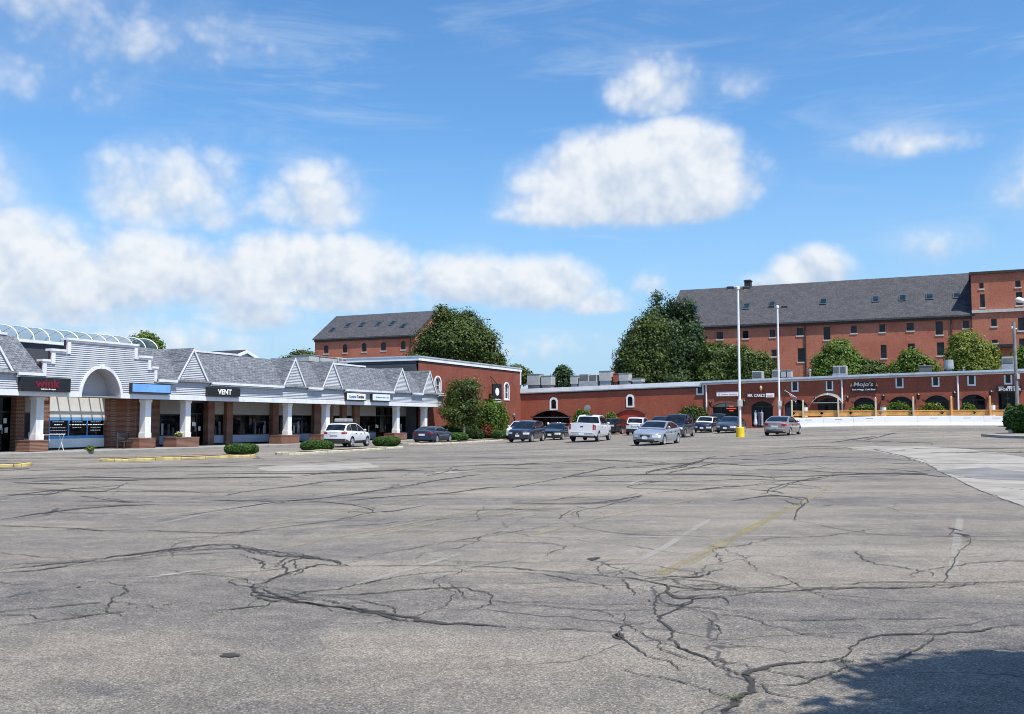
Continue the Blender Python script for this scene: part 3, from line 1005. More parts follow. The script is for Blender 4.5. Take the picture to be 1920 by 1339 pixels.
def tree(name, label, pxbox, Y, blobs, mat, leaf=0.22, nclump=700, per=26, rclump=0.55, seed=1, bark=None, trunk_r=0.28, depth=0.9, group=None, base=None, gaps=0.55, lean=0.0):
    """crown laid out as ellipsoids in the tree's own box (fractions of width and height)"""
    x0, x1, yt, yb = pxbox
    c = base if base is not None else onY((x0 + x1) / 2, Y)
    Y = c.y
    W = (x1 - x0) / FPX * Y
    zt = at((x0 + x1) / 2, yt, Y).z - c.z
    zb = at((x0 + x1) / 2, yb, Y).z - c.z
    xc = at((x0 + x1) / 2, yb, Y).x - c.x
    H = zt - zb
    t = thing(name, label, 'tree', c, 0, group)
    r = random.Random(seed)
    bl = []
    for (fx, fz, rx, rz) in blobs:
        bl.append((xc + (fx - .5) * W, r.uniform(-.12, .12) * W * depth, zb + fz * H, rx * W, rx * W * depth * r.uniform(.85, 1.1), rz * H))
    pts, od = crown_points(bl, nclump, per, rclump, seed, gaps)
    keep = pts[:, 2] > 0.15
    leaf_mesh('crown', pts[keep], leaf, mat, t, od[keep], seed=seed)
    mb = MB()
    top = zb + H * 0.62
    trunk = [(lean * 0, 0, -0.1), (xc * .3 + .05, 0.03, top * .3), (xc * .7 - .04, -.03, top * .65), (xc, 0, top)]
    mb.path(trunk, [trunk_r * 1.25, trunk_r, trunk_r * .7, trunk_r * .3], 9)
    for b in bl:
        k = r.uniform(.35, .75)
        p = Vector(trunk[1]).lerp(Vector(trunk[3]), k)
        e = Vector((b[0], b[1], b[2] + b[5] * .3))
        mb.path([p, p.lerp(e, .5) + Vector((r.uniform(-.2, .2), r.uniform(-.2, .2), .1)), e], [trunk_r * .42, trunk_r * .25, trunk_r * .08], 6)
        for _ in range(3):
            q = p.lerp(e, r.uniform(.4, .8))
            e2 = e + Vector((r.uniform(-.7, .7) * b[3], r.uniform(-.7, .7) * b[4], r.uniform(-.5, .6) * b[5]))
            mb.path([q, q.lerp(e2, .5), e2], [trunk_r * .16, trunk_r * .1, trunk_r * .04], 5)
    mb.build('trunk', bark or M_BARK, t, smooth=True)
    return t

def bush(name, label, px0, px1, ptop, pbase, mat, leaf=0.06, n=9000, boxy=3.0, depth=None, seed=1, base=None, group=None, top_round=2.6, rough=0.05, cat='bush'):
    """clipped shrub: leaves over a rounded box, a dense core behind them"""
    xm = (px0 + px1) / 2
    f = base if base is not None else gp(xm, pbase)
    W = (px1 - px0) / FPX * f.y
    D = depth or W * 0.75
    d = Vector((f.x, f.y, 0)).normalized() if base is None else Vector((0, 0, 0))
    c = f + d * (D * 0.5)
    c.z = gf(c.x, c.y)
    H = at(xm, ptop, c.y).z - c.z
    t = thing(name, label, cat, c, -atan2(c.x, c.y), group)
    r = np.random.default_rng(seed)
    def surf(m, k):
        dd = r.normal(size=(m, 3)); dd /= np.linalg.norm(dd, axis=1)[:, None]
        p = boxy
        q = (np.abs(dd[:, 0]) ** p + np.abs(dd[:, 1]) ** p + np.abs(dd[:, 2]) ** top_round) ** (-1 / p)
        s = dd * q[:, None] * k
        lump = 1 + rough * np.sin(s[:, 0] * 7 + 1) * np.sin(s[:, 1] * 6) + r.normal(0, rough * .6, m)
        s *= lump[:, None]
        return s * np.array([W / 2, D / 2, H / 2]) + np.array([0, 0, H / 2]), dd
    pts, od = surf(n, 1.0)
    pts2, od2 = surf(n // 2, 0.9)
    pts = np.concatenate([pts, pts2]); od = np.concatenate([od, od2])
    keep = pts[:, 2] > 0.02
    leaf_mesh('foliage', pts[keep], leaf, mat, t, od[keep], bias=0.45, seed=seed)
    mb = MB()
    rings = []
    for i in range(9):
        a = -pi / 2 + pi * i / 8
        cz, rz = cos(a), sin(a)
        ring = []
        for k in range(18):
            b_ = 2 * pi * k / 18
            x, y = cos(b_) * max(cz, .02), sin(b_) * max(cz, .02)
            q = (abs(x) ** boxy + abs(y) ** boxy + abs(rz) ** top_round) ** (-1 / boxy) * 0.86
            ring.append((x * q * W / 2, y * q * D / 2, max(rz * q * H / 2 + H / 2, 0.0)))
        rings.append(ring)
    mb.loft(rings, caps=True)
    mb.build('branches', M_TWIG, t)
    return t
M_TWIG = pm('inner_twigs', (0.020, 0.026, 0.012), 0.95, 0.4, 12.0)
M_HEDGE = leaf_mat('hedge_leaf', (0.022, 0.055, 0.010), (0.070, 0.145, 0.022), 0.2)
M_LEAF_A = leaf_mat('maple_leaf', (0.020, 0.042, 0.007), (0.095, 0.130, 0.020), 0.22)
M_LEAF_D = leaf_mat('dark_leaf', (0.008, 0.028, 0.007), (0.040, 0.080, 0.018), 0.16)
M_LEAF_M = leaf_mat('mixed_leaf', (0.028, 0.055, 0.009), (0.105, 0.150, 0.026), 0.25)
M_LEAF_B = leaf_mat('bright_leaf', (0.045, 0.090, 0.012), (0.165, 0.245, 0.035), 0.3)
M_LEAF_Y = leaf_mat('yellow_leaf', (0.070, 0.105, 0.012), (0.230, 0.265, 0.035), 0.3)
# ------------------------------------------------------------------ left shopping arcade with gables
P20 = at(20, 760, 50.0)
FS = Frame(P20.x, P20.y, A1)
FS.o = FS.o + FS.u * FS.s(0)                # local x = 0 where the facade leaves the picture
M_BRICK_OLD = brick_mat('pier_brick', (0.110, 0.032, 0.018), (0.185, 0.060, 0.032), (0.28, 0.23, 0.185), (0.16, 0.055, 0.035), mort=0.014)
M_BRICK_STRIP = brick_mat('strip_brick', (0.280, 0.068, 0.040), (0.345, 0.098, 0.058), (0.27, 0.13, 0.09), (0.23, 0.050, 0.030), mort=0.008, patchamt=0.45)
M_BRICK_WING = brick_mat('wing_brick', (0.220, 0.054, 0.032), (0.270, 0.074, 0.044), (0.20, 0.11, 0.085), (0.16, 0.042, 0.028), mort=0.008, patchamt=0.5)
M_BRICK_MILL = brick_mat('mill_brick', (0.370, 0.105, 0.060), (0.460, 0.155, 0.092), (0.42, 0.27, 0.20), (0.290, 0.080, 0.050), mort=0.010, patchamt=0.6, ps=0.16)
M_SHINGLE = shingle_mat('grey_shingle', (0.118, 0.126, 0.146), (0.168, 0.178, 0.202))
M_SLATE = shingle_mat('dark_slate', (0.062, 0.062, 0.068), (0.080, 0.079, 0.086), 0.25)
M_SLATE2 = shingle_mat('near_black_roof', (0.030, 0.032, 0.040), (0.045, 0.048, 0.058), 0.2)
M_CEIL = pm('soffit_board', (0.30, 0.29, 0.275), 0.8, 0.08, 1.0)
M_PANEL = pm('sign_band_panel', (0.29, 0.28, 0.26), 0.7, 0.06, 0.8)
M_BULK = pm('bulkhead_panel', (0.30, 0.34, 0.41), 0.6, 0.08, 1.0)
M_BLUEF = pm('blue_frame', (0.10, 0.28, 0.55), 0.4, 0.1, 2.0)
M_DARKF = pm('bronze_frame', (0.020, 0.018, 0.018), 0.4, 0.2, 2.0)
M_ROOFMEM = pm('flat_roof', (0.10, 0.10, 0.105), 0.9, 0.25, 0.6)
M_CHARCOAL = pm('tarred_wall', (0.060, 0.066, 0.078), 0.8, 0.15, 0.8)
M_LETTER_W = pm('white_letter', (0.85, 0.85, 0.83), 0.5, 0.03)
M_LETTER_R = pm('red_letter', (0.16, 0.004, 0.014), 0.4, 0.1)
M_LETTER_B = pm('blue_letter', (0.05, 0.20, 0.50), 0.5, 0.05)
M_LETTER_K = pm('dark_letter', (0.05, 0.03, 0.03), 0.5, 0.05)
M_VAULT = pm('vault_plaster', (0.44, 0.43, 0.45), 0.8, 0.05, 0.8)
M_POLY = glass_mat('skylight_panel', (0.13, 0.18, 0.25), 0.12, 0.25, 0.5)
M_POLY.node_tree.nodes['Principled BSDF'].inputs['Alpha'].default_value = 0.30

EAVE, PEAK, SOF = 4.18, 6.28, 2.98
def sx(px, yo=0.0): return FS.s(px, yo)
GAB = [(329, 359.6, 389), (529, 549.6, 572), (602, 620.5, 641.8), (736, 750.5, 768.4), (790.8, 802.7, 817.7)]
S_END = sx(830)
w0 = (sx(389) - sx(329)) / 2
gables = [(sx(22) - 2 * w0, sx(22) - w0, sx(22))] + [(sx(a), (sx(a) + sx(c)) / 2, sx(c)) for a, b, c in GAB]
S_BEG = gables[0][0] - 6.0
PAR = [(78, 697, 675.5), (93, 675.5, 655.5), (122, 655.5, 636)]
def zz(px, py): return FS.hit(px, py)[1]
ps = [sx(77), sx(93), sx(122), sx(253), sx(279), sx(291)]
pz = [(zz(77, 677)), (zz(93, 656)), (zz(122, 637)) * .5 + zz(253, 648) * .5, zz(265, 671), zz(285, 690)]
pz[0] = pz[4] = (pz[0] + pz[4]) / 2
pz[1] = pz[3] = (pz[1] + pz[3]) / 2
print('store', 'w0', w0, 'end', S_END, 'par', ps, pz)
top = [(S_BEG, EAVE)]
for i, (a, b, c) in enumerate(gables):
    if i == 1:
        top += [(ps[0], EAVE), (ps[0], pz[0]), (ps[1], pz[0]), (ps[1], pz[1]), (ps[2], pz[1]), (ps[2], pz[2]), (ps[3], pz[2]), (ps[3], pz[3]), (ps[4], pz[3]), (ps[4], pz[4]), (ps[5], pz[4]), (ps[5], EAVE)]
    top += [(a, EAVE), (b, PEAK), (c, EAVE)]
top += [(S_END, EAVE)]
AC, AR, AZ = sx(188), (sx(224.5) - sx(151)) / 2, SOF
AH = zz(188, 691) - SOF

def store():
    t = thing('shopping_arcade', 'long white clapboard shopping arcade with gables, stepped parapet and brick piers', 'building', FS.o, FS.a)
    # clapboards
    mb = MB(); z = SOF + 0.26; p = 0.115; lip = 0.045
    while z < PEAK + 0.3:
        zm = z + p / 2
        xs = []
        for (s0, z0), (s1, z1) in zip(top, top[1:]):
            if (z0 - zm) * (z1 - zm) < 0:
                xs.append(s0 + (s1 - s0) * (zm - z0) / (z1 - z0) if abs(s1 - s0) > 1e-6 else s0)
        if zm < EAVE: xs = [S_BEG, S_END]
        xs.sort()
        iv = [(xs[i], xs[i + 1]) for i in range(0, len(xs) - 1, 2)]
        if zm < AZ + AH + 0.02:
            h = (AR + 0.02) * sqrt(max(0, 1 - max(0, (zm - AZ) / (AH + 0.02)) ** 2))
            nv = []
            for a, b in iv:
                if a < AC - h and b > AC + h: nv += [(a, AC - h), (AC + h, b)]
                else: nv.append((a, b))
            iv = nv
        for a, b in iv:
            k = max(1, int((b - a) / 4))
            for i in range(k):
                q0, q1 = a + (b - a) * i / k, a + (b - a) * (i + 1) / k
                mb.poly((q0, -lip, z), (q1, -lip, z), (q1, -0.004, z + p), (q0, -0.004, z + p))
                mb.poly((q0, -lip, z), (q0, 0.01, z - 0.004), (q1, 0.01, z - 0.004), (q1, -lip, z))
        z += p
    mb.build('clapboard_wall', M_SIDING, t)
    # parapet body behind the steps
    mb = MB()
    for a, b, h in ((ps[0], ps[1], pz[0]), (ps[1], ps[2], pz[1]), (ps[2], ps[3], pz[2]), (ps[3], ps[4], pz[3]), (ps[4], ps[5], pz[4])):
        lo = EAVE - .2 if (b < AC - AR or a > AC + AR) else SOF + AH + .16
        mb.box(a + .03, b - .03, 0.012, 0.28, lo, h - .01)
    mb.build('parapet_back', pm('parapet_side', (0.13, 0.055, 0.05), 0.8, 0.1, 1.0), t)
    mb = MB()
    steps = [(ps[0], ps[1], pz[0]), (ps[1], ps[2], pz[1]), (ps[2], ps[3], pz[2]), (ps[3], ps[4], pz[3]), (ps[4], ps[5], pz[4])]
    for i, (a, b, h) in enumerate(steps):
        l = .10 if i <= 2 else -.10
        r = .10 if i >= 2 else -.10
        mb.box(a - l, b + r, -.14, .34, h - .02, h + .10)
        mb.box(a - l * .6, b + r * .6, -.09, -.002, h - .13, h - .022)
    for i, (s_, lo, hi) in enumerate(((ps[0], EAVE, pz[0]), (ps[1], pz[0], pz[1]), (ps[2], pz[1], pz[2]))):
        mb.box(s_ - .02, s_ + .20, -.095, .01, lo - .12, hi - .132)
    for i, (s_, lo, hi) in enumerate(((ps[3], pz[3], pz[2]), (ps[4], pz[4], pz[3]), (ps[5], EAVE, pz[4]))):
        mb.box(s_ - .20, s_ + .02, -.095, .01, lo - .12, hi - .132)
    mb.build('parapet_cap', M_TRIM, t)
    # arch surround and the vault behind it
    mb = MB(); n = 24
    fr = [[], [], [], []]
    for k in range(n + 1):
        a = pi * k / n
        for j, (q, y) in enumerate(((0.0, .02), (0.0, -.10), (.17, -.10), (.17, .02))):
            fr[j].append((AC - (AR + q) * cos(a), y, AZ + (AH + q) * sin(a)))
    mb.loft([list(r) for r in zip(*fr)], closed=True, caps=True)
    mb.box(AC - .11, AC + .11, -.15, .0, AZ + AH - .02, AZ + AH + .27)
    mb.build('arch_surround', M_TRIM, t)
    mb = MB()
    rows = []
    for y in (0.0, 1.0):
        rows.append([(AC - AR * cos(pi * k / n), y, AZ + AH * sin(pi * k / n)) for k in range(n + 1)])
    mb.grid(rows)
    mb.poly(*rows[1])
    mb.build('arch_vault', M_VAULT, t)
    # beam, soffit
    mb = MB()
    for a, b in ((S_BEG, AC - AR - .17), (AC + AR + .17, S_END)):
        mb.box(a, b, -.075, .28, SOF, SOF + .26)
    mb.build('fascia_beam', M_TRIM, t)
    mb = MB()
    o0, o1 = sx(66, 2.4), sx(226, 1.0)
    mb.box(S_BEG, o0, .28, 2.62, SOF + .04, SOF + .10)
    mb.box(o1, S_END, .28, 2.62, SOF + .04, SOF + .10)
    mb.box(o0, o1, .28, 1.0, SOF + .04, SOF + .10)
    k = o0
    while k < o1:
        mb.box(k, k + .07, 1.0, 2.62, SOF + .05, SOF + .13); k += .75
    for y in (1.5, 2.05): mb.box(o0, o1, y, y + .07, SOF + .135, SOF + .19)
    mb.build('soffit', M_CEIL, t)
    # roofs
    def mans(a, b):
        mb = MB()
        k = max(1, int((b - a) / 3))
        for i in range(k):
            q0, q1 = a + (b - a) * i / k, a + (b - a) * (i + 1) / k
            mb.poly((q0, -.22, EAVE - .03), (q1, -.22, EAVE - .03), (q1, 2.2, PEAK + .02), (q0, 2.2, PEAK + .02))
        mb.build('shingle_roof', M_SHINGLE, t)
    mans(S_BEG, ps[0]); mans(ps[5], S_END - .2)
    for a, b, c in gables:
        e = .10
        mb = MB()
        mb.poly((a - .12, -e, EAVE - .06), (b, -e, PEAK + .07), (b, 2.3, PEAK + .07))
        mb.poly((c + .12, -e, EAVE - .06), (b, -e, PEAK + .07), (b, 2.3, PEAK + .07))
        mb.build('gable_roof', M_SHINGLE, t)
    # rakes and gutters
    for a, b, c in gables:
        mb = MB()
        for q, sg in ((a, -1), (c, 1)):
            L = hypot(b - q, PEAK - EAVE)
            nx, nz = sg * (PEAK - EAVE) / L, abs(b - q) / L
            p0 = (q + sg * .07, EAVE - .06); p1 = (b, PEAK + .06)
            w = .115
            mb.prism([p0, (p0[0] - sg * w * L / (PEAK - EAVE), p0[1]), (b, p1[1] - w * L / abs(b - q)), p1], -.115, -.058)
        mb.build('rake_board', M_TRIM, t)
    cuts = [(S_BEG, gables[0][0] - .08)] + [(gables[0][2] + .12, ps[0] - .01), (ps[5] + .01, gables[1][0] - .12)]
    for i in range(1, 5): cuts.append((gables[i][2] + .12, gables[i + 1][0] - .12))
    cuts.append((gables[5][2] + .12, S_END))
    for a, b in cuts:
        if b - a > .05:
            MB().box(a, b, -.30, -.19, EAVE - .13, EAVE + .03).box(a, b, -.19, -.058, EAVE - .22, EAVE - .16).build('gutter', M_TRIM, t)
    MB().box(gables[5][2] + .1, S_END + .1, -.34, .8, EAVE + .035, EAVE + .12).build('end_cornice', M_TRIM, t)
    mb = MB()
    for a, b in ((S_BEG, sx(60)), (gables[1][2] + 1.0, gables[2][0] - 2.2), (gables[3][2] + .8, gables[4][0] - 1.0)):
        MB().box(a, b, 2.12, 2.45, PEAK + .04, PEAK + .17).build('ridge_cap', M_TRIM, t)
    # building mass behind
    mb = MB()
    mb.box(S_BEG, S_END, 3.2, 17.0, 0.0, 2.9)
    mb.box(S_BEG, sx(60), 2.75, 17.0, 2.9, 5.9)
    mb.box(ps[5] + .6, S_END, 2.75, 17.0, 2.9, 5.9)
    mb.box(sx(60), ps[5] + .6, 4.6, 17.0, 2.9, 5.5)
    mb.build('flat_roof', M_ROOFMEM, t)
    mb = MB(); mb.box(S_END - .06, S_END, 0.02, 2.74, SOF + .12, EAVE); mb.box(S_END - .06, S_END, 2.0, 2.74, 0, SOF + .03); mb.build('end_wall', M_SIDING, t)
    # sidewalk
    mb = MB(); W_ = 2.62
    zt = lambda s_: min(gf(*FS.world(s_, -2).xy), gf(*FS.world(s_, 2).xy)) + .13
    k = S_BEG
    while k < S_END + 1:
        q = k + 3.0
        mb.box(k + .004, q - .004, -1.75, W_, -.9, 0.0)
        k = q
    mb.build('sidewalk', M_CONC, t)
    # storefront wall on y = 2.3 .. 2.62
    yw = 2.6
    piers, wins, doors = [], [], []
    pier_px = [(-40, -28), (-16, -2), (31, 46.5), (82, 93), (283, 300), (391, 402.5), (426, 437), (512, 523), (590, 603), (617, 625), (642, 650), (665, 675), (778, 790)]
    win_px = [(-95, -40), (46.5, 82), (300, 338), (338, 356), (402.5, 426), (437, 512), (523, 545), (545, 590), (625, 642), (650, 665), (675, 704.5), (749, 778)]
    door_px = [(-28, -16), (-2, 31), (356, 391), (704.5, 749), (603, 617)]
    zt_, zb_ = FS.hit(470, 777, yw)[1], FS.hit(470, 818, yw)[1]
    print('bay z', zt_, zb_)
    zt_ = 2.12; zb_ = .66
    for a, b in pier_px: MB().box(sx(a, 2.3), sx(b, 2.3), 2.3, 2.75, 0.005, SOF + .03).build('brick_pier', M_BRICK_OLD, t)
    # curved brick wall beside the first shop
    mb = MB(); a, b = sx(203, 2.3), sx(262, 1.5)
    prof = []
    for k in range(11):
        u = k / 10
        prof.append((a + (b - a) * u, 2.35 - 1.25 * sin(u * pi / 2)))
    prof += [(b + .4, 1.1), (b + .4, 2.7), (a, 2.7)]
    mb.vprism(prof, 0.005, SOF + .02)
    mb.build('curved_brick_wall', M_BRICK_OLD, t)
    mb = MB(); mb.box(sx(262, 1.5) + .42, sx(283, 2.3), 2.3, 2.74, .005, SOF + .03); mb.build('brick_pier', M_BRICK_OLD, t)
    r = random.Random(3)
    for i, (a, b) in enumerate(win_px):
        s0, s1 = sx(a, yw), sx(b, yw)
        w = MB().box(s0, s1, 2.66, 2.70, zb_, zt_).build('shop_window', M_SHOPGLASS, t)
        fm = MB()
        fm.box(s0, s1, 2.60, 2.655, zt_ - .06, zt_); fm.box(s0, s1, 2.60, 2.655, zb_, zb_ + .06)
        for q in (s0, s1 - .05): fm.box(q, q + .05, 2.60, 2.655, zb_ + .06, zt_ - .06)
        if s1 - s0 > 3: fm.box((s0 + s1) / 2 - .025, (s0 + s1) / 2 + .025, 2.60, 2.655, zb_ + .06, zt_ - .06)
        fm.build('window_frame', M_DARKF, w)
        MB().box(s0, s1, 2.58, 2.72, zt_ + .003, SOF + .03).build('window_panel', M_PANEL, t)
        MB().box(s0, s1, 2.58, 2.72, .12, zb_ - .003).build('bulkhead', M_BULK, t)
        if s1 - s0 > 1.2:                       # things standing behind the glass, seen as pale shapes on it
            for _ in range(3 if s1 - s0 < 3 else 6):
                q = r.uniform(s0 + .15, s1 - .35); h = r.uniform(.15, .9); wd = r.uniform(.05, .22)
                MB().box(q, q + wd, 2.652, 2.659, zb_ + .07, zb_ + .09 + h).build('window_poster', r.choice([pm('display_cloth', (0.16, 0.15, 0.15), 0.8, 0.5, 3.0), pm('display_pale', (0.40, 0.39, 0.38), 0.8, 0.3, 3.0), pm('display_dark', (0.05, 0.05, 0.07), 0.8, 0.5, 3.0)]), w)
    # first shop's wide window: blue frame, pale panels above and below
    s0, s1 = sx(93, yw), sx(203, 2.4)
    h1, h2 = FS.hit(150, 783, yw)[1], FS.hit(150, 822, yw)[1]
    w = MB().box(s0, s1, 2.66, 2.70, h2, h1).build('shop_window', M_SHOPGLASS, t)
    fm = MB()
    fm.box(s0, s1, 2.58, 2.655, h1 - .17, h1); fm.box(s0, s1, 2.58, 2.655, h2, h2 + .17)
    for k in range(4):
        q = s0 + (s1 - s0 - .06) * k / 3
        fm.box(q, q + .06, 2.58, 2.655, h2 + .17, h1 - .17)
    fm.build('window_frame', M_BLUEF, w)
    mk = MB()
    for k, rows in enumerate((5, 3, 4)):
        c = s0 + (s1 - s0) * (k + .5) / 3
        for j in range(rows):
            hw = r.uniform(.25, .62)
            z0 = (h1 + h2) / 2 + .34 - j * .17
            q = c - hw
            while q < c + hw:
                ln = r.uniform(.05, .16)
                mk.box(q, min(q + ln, c + hw), 2.654, 2.6585, z0, z0 + .055); q += ln + .04
    mk.build('lettering', M_LETTER_W, w)
    MB().box(s0, s1, 2.57, 2.72, h1 + .003, 4.4).build('window_panel', pm('pale_panel', (.60, .60, .58), .7, .06), t)
    MB().box(s0, s1, 2.57, 2.72, .10, h2 - .003).build('bulkhead', pm('white_bulkhead', (0.72, 0.72, 0.72), 0.6, .06), t)
    mb = MB(); mb.box(o0 - .1, s0 - .002, 2.60, 2.74, SOF + .13, 4.4); mb.box(s1 + .002, o1 + .1, 2.60, 2.74, SOF + .13, 4.4); mb.box(o0 - .1, o1 + .2, 2.75, 4.55, 4.3, 4.4)
    mb.build('upper_wall', M_PANEL, t)
    for i, (a, b) in enumerate(door_px):
        s0, s1 = sx(a, yw), sx(b, yw)
        d = MB().box(s0, s1, 2.86, 2.90, .02, SOF + .03).build('shop_door', M_SHOPGLASS, t)
        fm = MB(); m = (s0 + s1) / 2
        n_ = 3 if s1 - s0 > 1.6 else 2
        for k in range(n_):
            q = s0 + (s1 - s0 - .07) * k / (n_ - 1)
            fm.box(q, q + .07, 2.80, 2.855, .02, 2.10)
        fm.box(s0, s1, 2.80, 2.855, 2.103, 2.2); fm.box(s0, s1, 2.80, 2.855, SOF - .06, SOF + .03)
        fm.build('door_frame', M_DARKF, d)
        MB().box(m - .2, m - .16, 2.74, 2.78, .95, 1.25).build('handle', M_METAL, d)
        for _ in range(3):
            q = r.uniform(s0 + .2, s1 - .4); z0 = r.uniform(1.0, 1.6)
            MB().box(q, q + .2, 2.853, 2.858, z0, z0 + .28).build('notice', M_LETTER_W, d)
    # columns on brick planters
    for c0, c1, p0, p1 in ((61, 80.5, 48, 91), (265, 282.5, 254, 291), (340.5, 357, 322, 374), (532, 547.5, 518, 562), (605, 617.8, 594, 628), (737, 749.5, 731, 763), (790, 801, 787, 806)):
        c = (sx(c0, .62) + sx(c1, .62)) / 2
        b = (sx(p0, .35) + sx(p1, .35)) / 2
        hw = max(.55, (sx(p1, .35) - sx(p0, .35)) / 2 * .82)
        hw = min(hw, 1.05)
        col = MB().box(c - .23, c + .23, .42, .88, .62, SOF + .03).box(c - .26, c + .26, .39, .91, .63, .93).box(c - .27, c + .27, .38, .92, SOF - .18, SOF - .02).build('column', M_WHITE, t)
        MB().box(b - hw, b + hw, .10, 1.20, .003, .63).box(b - hw - .02, b + hw + .02, .08, 1.22, .56, .625).build('brick_planter', M_BRICK_OLD, t)
    return t
STORE = store()

def sign(name, label, FR, cx, y, cz, w, h, d, mat_cab, mat_face=None, rim=0.05, group=None, cat='sign'):
    p = FR.world(cx, y, cz)
    t = thing(name, label, cat, p, FR.a, group)
    MB().cbox(-w / 2, w / 2, -d, 0, -h / 2, h / 2, .015).build('cabinet', mat_cab, t)
    if mat_face:
        MB().box(-w / 2 + rim, w / 2 - rim, -d - .012, -d - .002, -h / 2 + rim, h / 2 - rim).build('face', mat_face, t)
    return t
def sign_px(FR, px0, px1, pt, pb, y):
    s0, zt0 = FR.hit(px0, (pt + pb) / 2, y)[0], 0
    s1 = FR.hit(px1, (pt + pb) / 2, y)[0]
    zt, zb = FR.hit((px0 + px1) / 2, pt, y)[1], FR.hit((px0 + px1) / 2, pb, y)[1]
    return (s0 + s1) / 2, (zt + zb) / 2, s1 - s0, zt - zb

def store_signs():
    c, z, w, h = sign_px(FS, 40, 133, 708, 734.5, -.30)
    t = sign('shop_sign', 'black box sign with dark red lettering left of the round arch', FS, c, -.04, z, w, h, .26, M_BLACK)
    text('wink', t, M_LETTER_R, .05, -.27, .06, h * .62, w * .50, .02)
    text('salon & spa', t, M_LETTER_W, .1, -.27, -h * .33, h * .12, w * .3, .004)
    c, z, w, h = sign_px(FS, 247, 321, 719, 737.5, -.26)
    t = sign('shop_sign', 'blank bright blue box sign right of the round arch', FS, c, -.04, z, w, h, .22, M_DARKF, pm('blue_sign_face', (0.16, 0.37, 0.74), .35, .1, 1.5, dirt=(.3, .5, .8)), .06)
    c, z, w, h = sign_px(FS, 390, 451, 727, 743, -.26)
    t = sign('shop_sign', 'black box sign with tall narrow white capitals', FS, c, -.04, z, w, h, .22, M_DARKF, M_BLACK, .05)
    text('VENT', t, M_LETTER_W, 0, -.24, 0, h * .62, w * .42, .03)
    c, z, w, h = sign_px(FS, 650, 686, 736.5, 751, -.26)
    t = sign('shop_sign', 'white box sign with blue and dark brown words', FS, c, -.04, z, w, h, .22, M_DARKF, M_LETTER_W, .06)
    text('Rumble', t, M_LETTER_B, -w * .19, -.24, 0, h * .40, w * .36, .02)
    text('Tumble', t, M_LETTER_K, w * .20, -.24, 0, h * .40, w * .38, .02)
    c, z, w, h = sign_px(FS, 698, 732, 738, 752.5, -.26)
    t = sign('shop_sign', 'pale blue white box sign with thin grey blue script', FS, c, -.04, z, w, h, .22, M_DARKF, pm('pale_sign_face', (.70, .75, .82), .4, .04), .06)
    text('Northeastern Gifts & Toys', t, pm('greyblue_letter', (.22, .28, .42), .5, .1), w * .04, -.24, 0, h * .22, w * .72, .006)
    # bench, rack of the first shop, plants
    p = FS.world(sx(244, .6), .75, 0.0)
    t = thing('bench', 'dark metal bench against the brick wall under the arch', 'bench', p, FS.a + .25)
    m = pm('bench_metal', (.06, .065, .07), .5, .2)
    b = MB()
    for k in range(5): b.box(-.62, .62, -.20 + k * .10, -.13 + k * .10, .42, .45)
    b.build('seat', m, t)
    b = MB()
    for k in range(4): b.box(-.62, .62, .28 + k * .02, .30 + k * .02, .55 + k * .1, .62 + k * .1)
    b.build('backrest', m, t)
    for sg in (-1, 1):
        MB().box(sg * .58 - .025, sg * .58 + .025, -.2, -.15, 0, .44).box(sg * .58 - .025, sg * .58 + .025, .25, .30, 0, .98).box(sg * .58 - .026, sg * .58 + .026, -.2, .28, .60, .64).build('leg', m, t)
    p = FS.world(sx(100, 1.0), 1.0, 0)
    t = thing('folding_rack', 'empty white wire clothes rack before the blue framed window', 'rack', p, FS.a)
    b = MB()
    for x in (-.7, .6):
        b.tube((x, -.2, .01), (x, .2, .9), .018, n=6); b.tube((x, .2, .01), (x, -.2, .9), .018, n=6)
    b.build('leg', M_WHITE, t)
    b = MB()
    for y in (-.2, 0, .2): b.tube((-.75, y, .88), (.65, y, .88), .014, n=6)
    b.build('rail', M_WHITE, t)
    for (px, py, nm, lb) in ((337, .62, 'flowering_plant', 'pale blooming plant in the brick planter beside the third column'), (120, 0, 'weed_plant', 'green weed growing by the kerb below the blue framed window')):
        p = FS.world(sx(px, .45), .45 if py else -1.7, py)
        t = thing(nm, lb, 'plant', p, 0)
        pts, od = crown_points([(0, 0, .16, .22, .2, .16)], 40, 10, .06, 5)
        leaf_mesh('foliage', pts, .05, M_LEAF_B, t, od, seed=4)
        MB().tube((0, 0, 0), (0, 0, .12), .012, n=5).build('stem', M_BARK, t)
        if py:
            pts, od = crown_points([(0, 0, .22, .22, .2, .12)], 24, 5, .04, 9, .8)
            leaf_mesh('flower', pts, .05, pm('cream_petal', (.72, .66, .45), .6, .1), t, od, seed=6, asp=.8)
store_signs()

